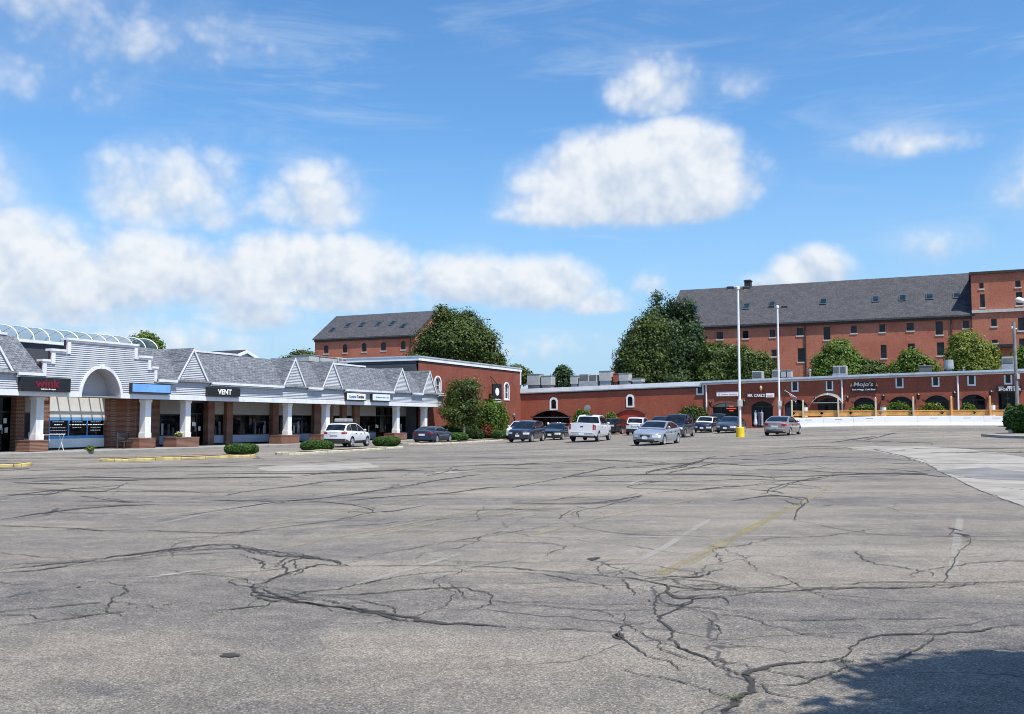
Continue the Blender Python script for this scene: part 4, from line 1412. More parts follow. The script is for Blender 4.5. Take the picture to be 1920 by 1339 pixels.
def barrel():
    y0 = 4.2
    zb = FS.hit(0, 632, y0)[1]
    s1 = sx(293, y0)
    R = 1.55; n = 12
    Hh = FS.hit(0, 609, y0 + R)[1] - zb
    print('barrel z', zb, 'h', Hh, 's1', s1)
    t = thing('barrel_skylight', 'long vaulted skylight with white ribs above the arcade roof', 'skylight', FS.o, FS.a)
    prof = [(y0 + R - R * cos(pi * k / n), zb + Hh * sin(pi * k / n)) for k in range(n + 1)]
    MB().grid([[(x, y, z) for y, z in prof] for x in (S_BEG - 6, s1)]).build('vault_glazing', M_POLY, t, smooth=True)
    mb = MB(); mb.poly(*[(s1 - .01, y, z) for y, z in prof]); mb.build('end_glazing', M_POLY, t)
    pitch = (sx(293, y0) - sx(29, y0)) / 10.0
    k = 0
    while s1 - k * pitch > S_BEG - 6:
        s_ = s1 - k * pitch
        MB().path([(s_, y0 + R - (R + .02) * cos(pi * j / n), zb + (Hh + .02) * sin(pi * j / n)) for j in range(n + 1)], .034, 5).build('rib', M_WHITE, t)
        k += 1
    mb = MB()
    for y in (y0 - .06, y0 + 2 * R - .06): mb.box(S_BEG - 6, s1, y, y + .12, zb - .16, zb)
    mb.build('kerb_frame', M_WHITE, t)
    MB().box(S_BEG - 6, s1 - .1, y0 + .1, y0 + 2 * R - .1, 5.0, zb - .17).build('upstand', M_CHARCOAL, t)
barrel()

def behind_house():
    P = at(462, 660, 78.0)
    FH = Frame(P.x, P.y, A2)                # ridge runs towards the right, like the mills
    dep = 2.6
    s0, s1 = FH.s(350, dep), FH.s(461, dep)
    z1 = FH.hit(461, 656, dep)[1]; ze = FH.hit(448, 671, 0)[1]
    t = thing('roof_house', 'dark roofed gable rising behind the arcade roof', 'building', FH.o, FH.a)
    mb = MB(); mb.box(s0 + .2, s1 - .2, .2, 2 * dep - .2, 4.0, ze)
    mb.poly((s1 - .2, .2, ze), (s1 - .2, 2 * dep - .2, ze), (s1 - .2, dep, z1 - .12))
    mb.build('wall', pm('pale_blue_wall', (.50, .55, .62), .7, .06), t)
    rf = MB()
    for ye in (-.15, 2 * dep + .15):
        rf.loft([[(s, ye, ze - .1), (s, dep, z1), (s, dep, z1 - .1), (s, ye, ze - .2)] for s in (s0, s1)], caps=True)
    rf.build('roof', M_SLATE2, t)
    mb = MB()
    for ye in (-.15, 2 * dep + .15):
        mb.loft([[(s, ye, ze - .12), (s, dep, z1 - .02), (s, dep, z1 - .30), (s, ye, ze - .36)] for s in (s1 + .003, s1 + .07)], caps=True)
    mb.build('rake_board', M_WHITE, t)
behind_house()
# ------------------------------------------------------------------ brick wing at the end of the arcade, low brick strip, mills
Pc = at(976.5, 760, 110.4)
FB = Frame(Pc.x, Pc.y, A1)                  # local x = 0 at its far corner; the wing runs to negative x
FR = Frame(Pc.x, Pc.y, A2)                  # strip: local x to the right
M_NEON = bpy.data.materials.new('neon_tube'); M_NEON.use_nodes = True
M_NEON.node_tree.nodes['Principled BSDF'].inputs['Emission Color'].default_value = (1, .12, .05, 1)
M_NEON.node_tree.nodes['Principled BSDF'].inputs['Emission Strength'].default_value = 0.9
M_NEON.node_tree.nodes['Principled BSDF'].inputs['Base Color'].default_value = (.5, .05, .02, 1)
M_STONE = pm('sill_stone', (.50, .48, .44), .8, .1)
M_STEELTRIM = pm('steel_roof_edge', (.56, .60, .66), .4, .12, 1.0, metal=.3, dirt=(.36, .40, .45))
M_DKTRIM = pm('dark_cornice', (.045, .030, .028), .8, .2)
M_ORANGE = pm('new_timber', (.80, .42, .12), .75, .18, 1.2, dirt=(.36, .17, .05))
M_TIMBER = pm('pale_timber', (.60, .50, .36), .7, .15, 1.2)
M_BARRIER = pm('white_barrier', (.86, .85, .82), .7, .05, .6, dirt=(.64, .62, .58), dscale=.5)
M_POSTGREY = pm('weathered_post', (.23, .23, .22), .85, .25, 3.0, bump=.4)
M_YELLOW = pm('yellow_base', (.80, .54, .012), .55, .10, 2.0, dirt=(.5, .36, .06))

def window(parent, FRo, y, sa, sb, za, zt, rise=0.0, frame_mat=None, fw=.07, glass=None, sill=None, bars=(1, 2), depth=.14, name='window', sill_h=.14, sill_out=.08):
    """pane set back in an opening, with frame, glazing bars and sill"""
    fm = frame_mat or M_DARKF
    e = .02
    w = MB().prism(arch_pts(sa - e, sb + e, za - e, zt + e, rise), y + depth, y + depth + .03).build(name, glass or M_WINGLASS, parent)
    f = MB()
    out = arch_pts(sa, sb, za, zt, rise); inn = arch_pts(sa + fw, sb - fw, za + fw, zt - fw, max(rise - fw * .3, 0) if rise else 0)
    n = len(out)
    vs = [(q[0], yy, q[1]) for yy in (y + depth - .06, y + depth - .005) for P in (out, inn) for q in P]
    fs = []
    for k in range(n):
        j = (k + 1) % n
        fs += [(k, j, n + j, n + k), (n + k, n + j, 3 * n + j, 3 * n + k)]
    f.add(vs, fs)
    nx, nz = bars
    for k in range(1, nx + 1):
        q = sa + (sb - sa) * k / (nx + 1); f.box(q - .02, q + .02, y + depth - .04, y + depth - .006, za + fw, zt - fw - rise * .2)
    for k in range(1, nz + 1):
        q = za + (zt - rise * .5 - za) * k / (nz + 1); f.box(sa + fw, sb - fw, y + depth - .036, y + depth - .008, q - .02, q + .02)
    f.build('frame', fm, w)
    if sill is not None:
        MB().box(sa - .12, sb + .12, y - sill_out, y + depth - .065, za - sill_h, za - .003).build('sill', sill, w)
    return w

def fz(FRm, px, py, y=0.0): return FRm.hit(px, py, y)[1]

def wing():
    t = thing('brick_wing', 'plain two-storey red brick block at the end of the gabled arcade', 'building', FB.o, FB.a)
    sL = FB.s(784)
    zL, zR = fz(FB, 784, 676), fz(FB, 976, 697)
    ztop = (zL + zR) / 2
    print('wing', sL, zL, zR)
    gz = -.4
    def spx(p): return FB.s(p)
    win = []
    for a, b, tp, bt in ((814, 826.5, 705, 735.5), (944.5, 954.5, 717, 750.5)):
        m = (a + b) / 2
        win.append((spx(a) + .12, spx(b) - .12, fz(FB, m, bt) + .12, fz(FB, m, tp) - .12, .42))
    mb = MB(); wall(mb, sL, 0, gz, ztop, win, .22)
    mb.box(sL + .05, -.05, .6, 26, ztop - 1.0, ztop - .35)
    mb.poly((0, 0, gz), (0, 26, gz), (0, 26, ztop), (0, 0, ztop))
    mb.build('brick_wall', M_BRICK_WING, t)
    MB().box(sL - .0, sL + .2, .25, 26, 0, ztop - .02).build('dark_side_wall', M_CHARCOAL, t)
    MB().box(sL, 0, .2, 26, ztop - .3, ztop - .25).build('flat_roof', M_ROOFMEM, t)
    mb = MB()
    mb.box(sL - .08, .08, -.10, .3, ztop, ztop + .32)
    mb.box(sL - .08, sL + .3, .301, 26, ztop, ztop + .32)
    mb.box(-.3, .08, .301, 26, ztop, ztop + .32)
    mb.build('parapet_trim', M_WHITE, t)
    MB().box(sL - .12, .12, -.15, .34, ztop + .322, ztop + .44).box(sL - .12, sL + .34, .342, 26, ztop + .322, ztop + .44).build('metal_cap', M_STEELTRIM, t)
    MB().box(sL, 0, -.04, -.002, ztop - .16, ztop - .002).build('cornice', M_DKTRIM, t)
    for o in win:
        w = window(t, FB, 0, o[0], o[1], o[2], o[3], o[4], M_WHITE, .10, bars=(1, 1), depth=.12)
        a, b, z0, z1, rs = o
        out = arch_pts(a - .14, b + .14, z0 - .14, z1 + .14, rs + .05); inn = arch_pts(a, b, z0, z1, rs); n = len(out)
        vs = [(q[0], yy, q[1]) for yy in (-.06, -.002) for P in (out, inn) for q in P]
        fs = []
        for k in range(n):
            j = (k + 1) % n
            fs += [(k, j, n + j, n + k), (k, j, 2 * n + j, 2 * n + k), (n + k, n + j, 3 * n + j, 3 * n + k)]
        MB().add(vs, fs).build('surround', M_WHITE, w)
    MB().box(spx(976) - .18, spx(976), -.09, -.002, fz(FB, 976, 722), ztop).build('corner_downspout', M_WHITE, t)
    # vent and small arch on the wall
    c, z, w, h = sign_px(FB, 907.5, 916, 748, 753, 0)
    MB().box(c - w / 2, c + w / 2, -.05, -.002, z - h / 2, z + h / 2).build('wall_vent', M_DARKF, t)
    # hanging sign on a bracket
    c, z, w, h = sign_px(FB, 928.5, 945, 721, 765, -.9)
    w *= 1.0
    p = FB.world(c, -.55, z)
    s = thing('hanging_sign', 'tall black hanging sign with white oval beside the arched window', 'sign', p, FB.a)
    pts = [(-w / 2, h / 2), (-w / 2, -h / 2 + .12)] + [(-w / 2 + w * k / 8, -h / 2 + .12 - .12 * sin(pi * k / 8)) for k in range(1, 8)] + [(w / 2, -h / 2 + .12), (w / 2, h / 2)]
    MB().prism(pts, -.06, .06).build('panel', M_BLACK, s)
    ov = [(-.0 + .21 * w * cos(2 * pi * k / 24), h * .19 + h * .165 * sin(2 * pi * k / 24)) for k in range(24)]
    MB().prism(ov, -.075, -.062).build('oval', M_LETTER_W, s)
    text('WillowTree', s, M_LETTER_W, 0, -.07, -h * .13, h * .055, w * .78, .004)
    MB().box(-w * .40, w * .40, -.075, -.062, -h * .285, -h * .205).build('name_plate', M_LETTER_W, s)
    text('BRIDAL', s, M_BLACK, 0, -.085, -h * .245, h * .045, w * .6, .006)
    MB().tube((w * .1, .02, h / 2), (-w * .2, .55, h / 2 + .9), .04, n=6).tube((-w / 2, 0, h / 2 + .03), (w / 2, 0, h / 2 + .03), .035, n=6).build('bracket', M_BLACK, s)
    # low bracket lamp at the far end
    p = FB.world(spx(951.5), -.8, gf(*FB.world(spx(951.5), -.8).xy))
    l = thing('bollard_lamp', 'dark post lamp near the wing corner beside the loose green shrub', 'lamp', p, 0)
    zt = at(951, 778, p.y).z - p.z
    MB().path([(.35, 0, 0), (.1, 0, zt * .5), (0, 0, zt * .92)], .09, 8).build('post', M_BLACK, l)
    MB().lathe([(.02, zt * .88), (.16, zt * .9), (.2, zt * 1.0), (.1, zt * 1.07), (.02, zt * 1.1)], 12).build('lamp_head', M_GRILL, l)
wing()

def roof_unit(kind, label, px0, px1, pt, pb, FRm, y, name='roof_unit', depth=1.2, zfoot=None):
    """rooftop machine seen over the parapet; foot pushed down to the roof"""
    c, z, w, h = sign_px(FRm, px0, px1, pt, pb, y)
    foot = z - h / 2
    base = foot if zfoot is None else min(foot, zfoot)
    t = thing(name, label, {'ac': 'air conditioner', 'box': 'roof unit', 'fan': 'roof fan', 'vent': 'roof vent'}[kind], FRm.world(c, y, base), FRm.a)
    f = foot - base
    if kind == 'ac':
        MB().cbox(-w / 2, w / 2, 0, depth, f + .05, f + h, .03).build('casing', M_GREYBOX, t)
        n = 2 if w > 1.3 else 1
        for k in range(n):
            a = -w / 2 + w * k / n + .08; b = -w / 2 + w * (k + 1) / n - .08
            g_ = MB().box(a, b, -.02, -.002, f + .15, f + h - .10).build('grille', M_GRILL, t)
            m = MB(); q = f + .22
            while q < f + h - .14:
                m.box(a + .02, b - .02, -.035, -.021, q, q + .02); q += .10
            m.build('louvre', M_GREYBOX, g_)
        MB().box(-w / 2 - .05, w / 2 + .05, -.05, depth, 0, f + .045).build('stand', M_METAL, t)
    elif kind == 'box':
        MB().cbox(-w / 2, w / 2, 0, depth, f, f + h, .03).build('casing', M_GREYBOX, t)
        MB().box(-w / 2 - .04, w / 2 + .04, -.04, depth + .04, f + h + .002, f + h + .05).build('lid', M_METAL, t)
        if f > .05: MB().box(-w / 2 + .1, w / 2 - .1, .1, depth - .1, 0, f - .002).build('stand', M_METAL, t)
    elif kind == 'fan':
        r = w / 2
        MB().lathe([(r * .55, f), (r * .6, f + h * .18), (r * .98, f + h * .22), (r, f + h * .45), (r * .93, f + h * .72), (r * .9, f + h), (r * .2, f + h * 1.02)], 18, c=(0, r, 0)).build('hood', M_METAL, t, smooth=False)
        MB().box(-r * .6, r * .6, r * .4, r * 1.6, 0, f + h * .10).build('kerb', M_GRILL, t)
    elif kind == 'vent':
        r = max(w / 2, .06)
        MB().lathe([(r, 0), (r, f + h * .75), (r * 1.6, f + h * .78), (r * 1.5, f + h), (r * .1, f + h * 1.02)], 10, c=(0, r, 0)).build('pipe', M_METAL, t)
        MB().box(-r * 2, r * 2, -r, r * 3, 0, .05).build('flashing', M_GRILL, t)
    return t

def strip():
    t = thing('brick_strip', 'long low red brick row of shops with arched openings', 'building', FR.o, FR.a)
    def s(px, y=0.0): return FR.s(px, y)
    sE = s(2010)
    TP = [(980, 730), (1240, 718.5), (1310, 716), (1620, 703), (1920, 692.5), (2010, 689)]
    tp = [(s(px), fz(FR, px, py)) for px, py in TP]
    def ztop(q):
        for (a, za), (b, zb) in zip(tp, tp[1:]):
            if q <= b: return za + (zb - za) * (q - a) / (b - a)
        return tp[-1][1]
    print('strip', sE, tp)
    def zg(q):
        p = FR.world(q, 0); return gf(p.x, p.y) - .3
    sM = s(1316)
    ARCH = [  # px0, px1, top, kind
        (998, 1068, 770, 'cafe'), (1157, 1209, 768, 'red'), (1336, 1384, 755, 'fan'), (1408.5, 1449, 752.5, 'door'), (1471, 1514, 749.5, 'door'),
        (1533, 1576, 746.5, 'awn'), (1601, 1641, 745.5, 'win'), (1668, 1711, 743.5, 'win'), (1735, 1779, 741.5, 'win'), (1803.5, 1848, 739.5, 'win')]
    op = []; info = []
    for a, b, tpx, kd in ARCH:
        m = (a + b) / 2
        sa, sb, zt = s(a), s(b), fz(FR, m, tpx)
        p = FR.world((sa + sb) / 2, 0)
        za = gf(p.x, p.y) + (.12 if kd in ('door', 'cafe', 'red', 'fan') else .55)
        rs = (sb - sa) * (.16 if kd in ('cafe', 'fan', 'red') else .24)
        op.append((sa, sb, za, zt, rs)); info.append(kd)
    a, b = s(1872), s(1908)
    p = FR.world((a + b) / 2, 0)
    op.append((a, b, gf(p.x, p.y) + .12, fz(FR, 1890, 735.5), 0)); info.append('door')
    small = []
    for a, b, t_, b_, rs in ((1033.5, 1043, 749, 766.5, .3), (1177, 1186.5, 743.5, 761, .3)):
        m = (a + b) / 2; small.append((s(a), s(b), fz(FR, m, b_), fz(FR, m, t_), rs))
    square = []
    for a, b, t_, b_ in ((1308.5, 1317.5, 722, 738), (1487, 1495.5, 716, 732), (1552, 1560.5, 714.5, 730), (1683, 1692.5, 709.5, 725), (1751, 1760, 707.5, 722.5), (1818, 1828, 705, 720.5), (1887, 1896.5, 703.5, 718), (1957, 1967, 701, 716)):
        m = (a + b) / 2; square.append((s(a), s(b), fz(FR, m, b_), fz(FR, m, t_), 0))
    mb = MB(); wall(mb, 0, sE, zg, ztop, op + small + square, .45)
    mb.poly((sE, 0, 0), (sE, 14, 0), (sE, 14, ztop(sE)), (sE, 0, ztop(sE)))
    mb.build('brick_wall', M_BRICK_STRIP, t)
    # floor of the openings, dark rooms behind them
    rows = [[(q, y, ztop(q) - .05) for q in [sE * k / 12 for k in range(13)]] for y in (.05, 14)]
    MB().grid(rows).build('flat_roof', M_ROOFMEM, t)
    # roof edges
    def edge(mb, a, b, y0, y1, d0, d1, n=10):
        rg = []
        for k in range(n + 1):
            q = a + (b - a) * k / n; z = ztop(q)
            rg.append([(q, y0, z + d0), (q, y1, z + d0), (q, y1, z + d1), (q, y0, z + d1)])
        mb.loft(rg, caps=True)
    mb = MB(); edge(mb, .02, sM, -.22, .3, -.42, .02); edge(mb, .02, sM, -.14, -.002, -.52, -.425); mb.build('white_fascia', M_WHITE, t)
    mb = MB(); edge(mb, sM + .01, sE, -.42, .35, -.16, .03); edge(mb, sM + .01, sE, -.32, -.05, -.235, -.17); mb.build('steel_edge', M_STEELTRIM, t)
    mb = MB(); edge(mb, sM + .01, sE, -.14, -.003, -.36, -.24); mb.build('lower_band', M_WHITE, t)
    mb = MB(); edge(mb, .02, sM, -.06, -.003, -.66, -.53); mb.build('cornice', M_DKTRIM, t)
    # contents of the arches
    r = random.Random(9)
    for o, kd in zip(op, info):
        sa, sb, za, zt, rs = o
        if kd == 'red':
            MB().prism(arch_pts(sa - .02, sb + .02, za, zt + .02, rs), .10, .16).build('red_arch_panel', pm('red_panel', (.42, .045, .022), .6, .12), t)
            continue
        w = MB().prism(arch_pts(sa - .02, sb + .02, za - .02, zt + .02, rs), .34, .37).build('shop_door' if kd == 'door' else 'arch_window', M_SHOPGLASS, t)
        f = MB(); zs = zt - rs
        n = 3 if sb - sa > 2.6 else 2
        for k in range(n + 1):
            q = sa + (sb - sa - .08) * k / n
            f.box(q, q + .08, .26, .335, za, zs - .09)
        f.box(sa, sb, .26, .335, zs - .085, zs)
        if kd == 'win': f.box(sa, sb, .265, .33, (za + zs) / 2 - .03, (za + zs) / 2 + .03)
        f.build('frame', M_DARKF, w)
        if kd in ('win', 'door', 'awn', 'fan'):
            mk = MB()
            for _ in range(4):
                q = r.uniform(sa + .2, sb - .7); zq = r.uniform(za + .3, zs - .5)
                mk.box(q, q + r.uniform(.15, .5), .333, .338, zq, zq + r.uniform(.04, .10))
            mk.build('window_mark', pm('dim_poster', (.22, .23, .22), .6, .4, 5), w)
        if kd == 'fan':
            pts = arch_pts(sa + .05, sb - .05, zs + .01, zt - .03, rs - .05)
            MB().prism(pts, .27, .33).build('fanlight', pm('fan_panel', (.34, .37, .34), .5, .1), w)
            MB().box((sa + sb) / 2 - .04, (sa + sb) / 2 + .04, .255, .268, zs, zt - .06).build('mullion', M_DARKF, w)
        if kd == 'cafe':
            MB().box(sa + .1, sb - .1, .20, .255, zs - .07, zs + .02).build('door_rail', M_GREYBOX, w)
            c = thing('cafe_lights', 'row of small round white lamps under the wide brick arch', 'lamps', FR.world((sa + sb) / 2 + .3, -.05, zs - .75), FR.a)
            for k in (-.6, .55, .85): MB().ball((k, 0, 0), .14, .14, .17).build('globe', M_WHITE, c)
            MB().box(-.8, 1.1, .02, .06, .12, .16).build('rail', M_DARKF, c)
    # brick arch rings
    rb = brick_mat('ring_brick', (.20, .058, .038), (.27, .085, .055), (.25, .16, .13), (.17, .05, .035), bw=.09, bh=.24)
    for o, kd in zip(op, info):
        sa, sb, za, zt, rs = o
        if rs <= 0: continue
        mb = MB()
        A = arch_pts(sa, sb, za, zt, rs)[2:]; B = arch_pts(sa - .22, sb + .22, za, zt + .24, rs + .08)[2:]
        n = len(A)
        mb.add([(q[0], y, q[1]) for y in (-.035, .004) for P in (A, B) for q in P], [f for k in range(n - 1) for f in ((k, k + 1, n + k + 1, n + k), (k, k + 1, 2 * n + k + 1, 2 * n + k), (n + k, n + k + 1, 3 * n + k + 1, 3 * n + k))])
        mb.build('arch_ring', rb, t)
    for o in small:
        w = window(t, FR, 0, *o[:4], o[4], M_DARKF, .05, depth=.16, bars=(0, 1))
        a, b, z0, z1, rs = o
        out = arch_pts(a - .17, b + .17, z0 - .17, z1 + .24, rs + .12); inn = arch_pts(a, b, z0, z1, rs); n = len(out)
        MB().add([(q[0], y, q[1]) for y in (-.07, -.002) for P in (out, inn) for q in P], [f for k in range(n) for f in ((k, (k + 1) % n, n + (k + 1) % n, n + k), (k, (k + 1) % n, 2 * n + (k + 1) % n, 2 * n + k), (n + k, n + (k + 1) % n, 3 * n + (k + 1) % n, 3 * n + k))]).build('surround', M_WHITE, w)
    for o in square:
        a, b, z0, z1, _ = o
        w = window(t, FR, 0, a, b, z0, z1, 0, M_DARKF, .05, depth=.16, bars=(0, 0))
        MB().box(a - .13, a, -.05, -.002, z0 - .16, z1).box(b, b + .13, -.05, -.002, z0 - .16, z1).box(a, b, -.05, -.002, z0 - .16, z0).build('surround', M_WHITE, w)
    # downspouts
    for px, y0, y1 in ((1325, 722, 772), (1579.5, 713, 778), (1797, 705, 768)):
        q = s(px)
        z1, z0 = fz(FR, px, y0), fz(FR, px, y1 + 4)
        MB().path([(q, -.25, z1), (q, -.12, z1 - .25), (q, -.12, z0 + .5), (q + (.25 if px == 1579.5 else 0), -.12, z0 + .2), (q + (.25 if px == 1579.5 else 0), -.12, z0)], .085, 8).build('downspout', M_WHITE, t)
    # canopy over the sixth arch
    sa, sb, za, zt, rs = op[5]
    a, b = s(1525), s(1581)
    k = 14
    pts = arch_pts(a, b, 0, 0, 0)
    h = (b - a) / 2; c = (a + b) / 2; rise = .75; z0 = zt - .35; R = (h * h + rise * rise) / (2 * rise)
    rows = [[(a + (b - a) * j / k, y, z0 + dz + (sqrt(R * R - (a + (b - a) * j / k - c) ** 2) - R + rise) * m) for j in range(k + 1)] for y, dz, m in ((-.01, .12, 1.0), (-1.1, -.12, 1.0))]
    cn = MB().grid(rows).build('canopy', pm('grey_canopy', (.20, .225, .23), .5, .1), t)
    rib = MB()
    rib.path([(x, y - .02, z) for x, y, z in rows[1]], .032, 6)
    rib.box(a, b, -1.08, -1.02, z0 - .17, z0 - .10)
    for j in (0, 7, 14): rib.tube(rows[0][j], rows[1][j], .035, n=6)
    rib.build('canopy_rib', M_GREYBOX, cn)
    return t, s, zg, op
STRIP, ss_, sg_, SOP = strip()

def wall_lamp(px, py, label):
    q, z = FR.hit(px, py, -.2)
    t = thing('wall_lamp', label, 'wall lamp', FR.world(q, -.02, z), FR.a, 'dark lantern lamps on the brick strip')
    MB().lathe([(.03, -.30), (.12, -.26), (.17, .10), (.20, .14), (.05, .30)], 8, c=(0, -.30, 0)).build('lantern', M_DARKF, t)
    MB().tube((0, 0, .2), (0, -.30, .28), .03, n=6).box(-.07, .07, -.03, 0, .05, .32).build('bracket', M_DARKF, t)
for px, py, lb in ((1332, 757, 'dark wall lantern beside the white downspout and first shop window'), (1396, 755, 'dark wall lantern between the fanlight window and the clothes shop door'), (1529, 750, 'dark wall lantern left of the grey canopy'),
                   (1589, 748, 'dark wall lantern just right of the grey canopy'), (1656, 745.5, 'dark wall lantern right of the flame lettered sign'), (1722, 743.5, 'dark wall lantern between the second and third patio arches'),
                   (1789.5, 739.5, 'dark wall lantern left of the tall patio downspout'), (1858, 738, 'dark wall lantern left of the sports bar sign')):
    wall_lamp(px, py, lb)

def strip_signs():
    c, z, w, h = sign_px(FR, 1343, 1386, 734.5, 743, -.2)
    t = sign('shop_sign', 'long white banner sign with faint pink and grey lettering', FR, c, -.02, z, w, h, .12, M_LETTER_W, M_LETTER_W, .03)
    text('12  summer clearance', t, pm('pink_letter', (.75, .42, .44), .5, .1), 0, -.14, 0, h * .36, w * .8, .004)
    c, z, w, h = sign_px(FR, 1400.5, 1452.5, 737, 746, -.4)
    t = sign('shop_sign', 'dark red sign with white serif capitals and a white end panel', FR, c, -.02, z, w, h, .38, pm('maroon_box', (.08, .018, .022), .5, .1))
    text("MR. CARL'S", t, M_LETTER_W, -w * .16, -.40, 0, h * .62, w * .62, .03)
    MB().box(w * .19, w * .485, -.40, -.383, -h * .42, h * .42).build('end_panel', M_LETTER_W, t)
    text('tuxedo', t, pm('pink_letter', (.75, .42, .44), .5, .1), w * .335, -.41, 0, h * .3, w * .2, .004)
    zl = fz(FR, 1426, 729, -.3) - z
    e = MB()
    e.lathe([(.02, -.28), (.11, -.1), (.15, .1), (.06, .34), (.01, .42)], 8, c=(0, -.2, zl)).build('flame_emblem', pm('amber', (.75, .45, .22), .5, .1), t)
    c, z, w, h = sign_px(FR, 1592, 1648, 714, 736, -.15)
    t = thing('shop_sign', 'cream script sign with flames over a small white slogan', 'sign', FR.world(c, -.03, z), FR.a)
    MB().box(-w * .42, w * .42, -.10, 0, -h * .46, -h * .12).build('back_board', M_BLACK, t)
    MB().box(-w * .40, w * .38, -.06, 0, -h * .117, h * .42).build('upper_board', pm('dark_maroon', (.05, .016, .014), .6, .15), t)
    text("Mojo's", t, pm('cream_letter', (.82, .74, .66), .5, .05), -.02 * w, -.10, h * .16, h * .48, w * .66, .05, shear=.15)
    text("Hot Wings, Cold Beer", t, M_LETTER_W, 0, -.115, -h * .27, h * .17, w * .78, .012)
    for sg in (-1, 1):
        MB().prism([(sg * w * .36, h * .0), (sg * w * .40, h * .06), (sg * w * .47, -h * .02), (sg * w * .45, h * .18), (sg * w * .42, h * .36), (sg * w * .41, h * .18)], -.12, -.07).build('flame', pm('flame_orange', (.80, .38, .14), .5, .15), t)
    c, z, w, h = sign_px(FR, 1869, 1916, 723.5, 734, -.2)
    t = thing('shop_sign', 'black sign with two rows of white block capitals at right end', 'sign', FR.world(c, -.03, z), FR.a)
    MB().box(-w / 2, w / 2, -.25, 0, -h / 2 - .05, h / 2).build('board', M_BLACK, t)
    text('SPORTS BAR', t, M_LETTER_W, .02 * w, -.265, -h * .16, h * .42, w * .9, .035)
    text('HARVEY', t, M_LETTER_W, -.33 * w, -.265, h * .28, h * .16, w * .22, .012)
    text('& GRILLE', t, M_LETTER_W, .22 * w, -.265, h * .28, h * .2, w * .36, .012)
    MB().prism([(-.10 * w, h * .2), (.0, h * .16), (.12 * w, h * .2), (.1 * w, h * .36), (0, h * .42), (-.08 * w, h * .36)], -.27, -.252).build('emblem', M_LETTER_W, t)
    # neon words in the fanlight window
    c, z, w, h = sign_px(FR, 1362, 1381, 760, 772, .25)
    t = thing('window_neon', 'red lit words hanging in the fanlight shop window', 'neon sign', FR.world(c, .24, z), FR.a)
    text('PSYCHIC', t, M_NEON, 0, -.02, h * .34, h * .18, w * .4, .02)
    text('PALM READINGS', t, M_NEON, 0, -.02, 0, h * .18, w * .95, .02)
    text('OPEN', t, M_NEON, 0, -.02, -h * .34, h * .18, w * .4, .02)
    MB().box(-w * .5, w * .5, .0, .01, h * .52, h * .54).build('hanger', M_DARKF, t)
    # clothes shown in the clothes shop doorway
    sa, sb, za, zt, rs = SOP[3]
    for k, (fx, col, lb) in enumerate(((.14, (.62, .64, .70), 'white wedding gown on a stand in the arched shop doorway'), (.30, (.05, .06, .10), 'navy suit on a stand beside the white gown'), (.44, (.34, .33, .36), 'grey and white suit on a stand in the arched doorway'))):
        q = sa + (sb - sa) * fx + .1
        t = thing('dress_form', lb, 'mannequin', FR.world(q, .12 - .05 * k, za), FR.a)
        Hh = (zt - za) * .66
        MB().lathe([(.16, .12), (.22 if k == 0 else .13, .3), (.14, Hh * .55), (.17, Hh * .82), (.07, Hh * .9), (.06, Hh * .97)], 12).build('garment', pm('garment_%d' % k, col, .8, .25, 5.0), t)
        MB().tube((0, 0, 0), (0, 0, .14), .03, n=6).lathe([(.16, 0), (.16, .03), (.02, .035)], 12).build('stand', M_DARKF, t)
    # flag
    q, z = FR.hit(1472, 732.5, -.1)
    t = thing('wall_flag', 'small red and white striped flag on a slanted wall pole', 'flag', FR.world(q, -.02, z), FR.a)
    q1, z1 = FR.hit(1493, 746, -1.2)
    tip = (1.25, -1.0, -.75)
    MB().tube((0, 0, 0), tip, .03, n=6).ball((0, -.02, 0), .09, .07, .09).build('pole', M_WHITE, t)
    rows = []
    for i in range(9):
        u = i / 8
        p0 = Vector((.45, -.36, -.27)).lerp(Vector(tip), u)
        rows.append([(p0.x + .03 * sin(7 * u + j), p0.y + .06 * sin(j * 1.3 + u * 5), p0.z - .62 * j / 6 * (0.35 + .65 * u)) for j in range(7)])
    m, T, b = principled('flag_cloth')
    tc = T.add('ShaderNodeTexCoord').outputs['Object']
    sp = T.add('ShaderNodeSeparateXYZ'); T.l.new(tc, sp.inputs[0])
    T.l.new(T.mix(T.math('GREATER_THAN', T.math('FRACT', T.math('MULTIPLY', T.math('ADD', sp.outputs['Z'], T.math('MULTIPLY', sp.outputs['X'], .6)), 6.5)), .5), (.70, .68, .68), (.50, .06, .07)), b.inputs['Base Color'])
    MB().grid(rows).build('cloth', m, t)
    # round lamp horn on the wall
    q, z = FR.hit(1102.5, 766, -.2)
    t = thing('round_wall_light', 'round dark wall light with a pale rim above the shrub', 'wall light', FR.world(q, -.02, z), FR.a)
    MB().lathe([(.10, 0), (.26, -.2), (.36, -.32), (.30, -.36), (.02, -.30)], 18, axis='y').build('bowl', M_GRILL, t)
    MB().lathe([(.30, -.33), (.38, -.33), (.38, -.38), (.30, -.38)], 18, axis='y').build('rim', M_METAL, t)
strip_signs()

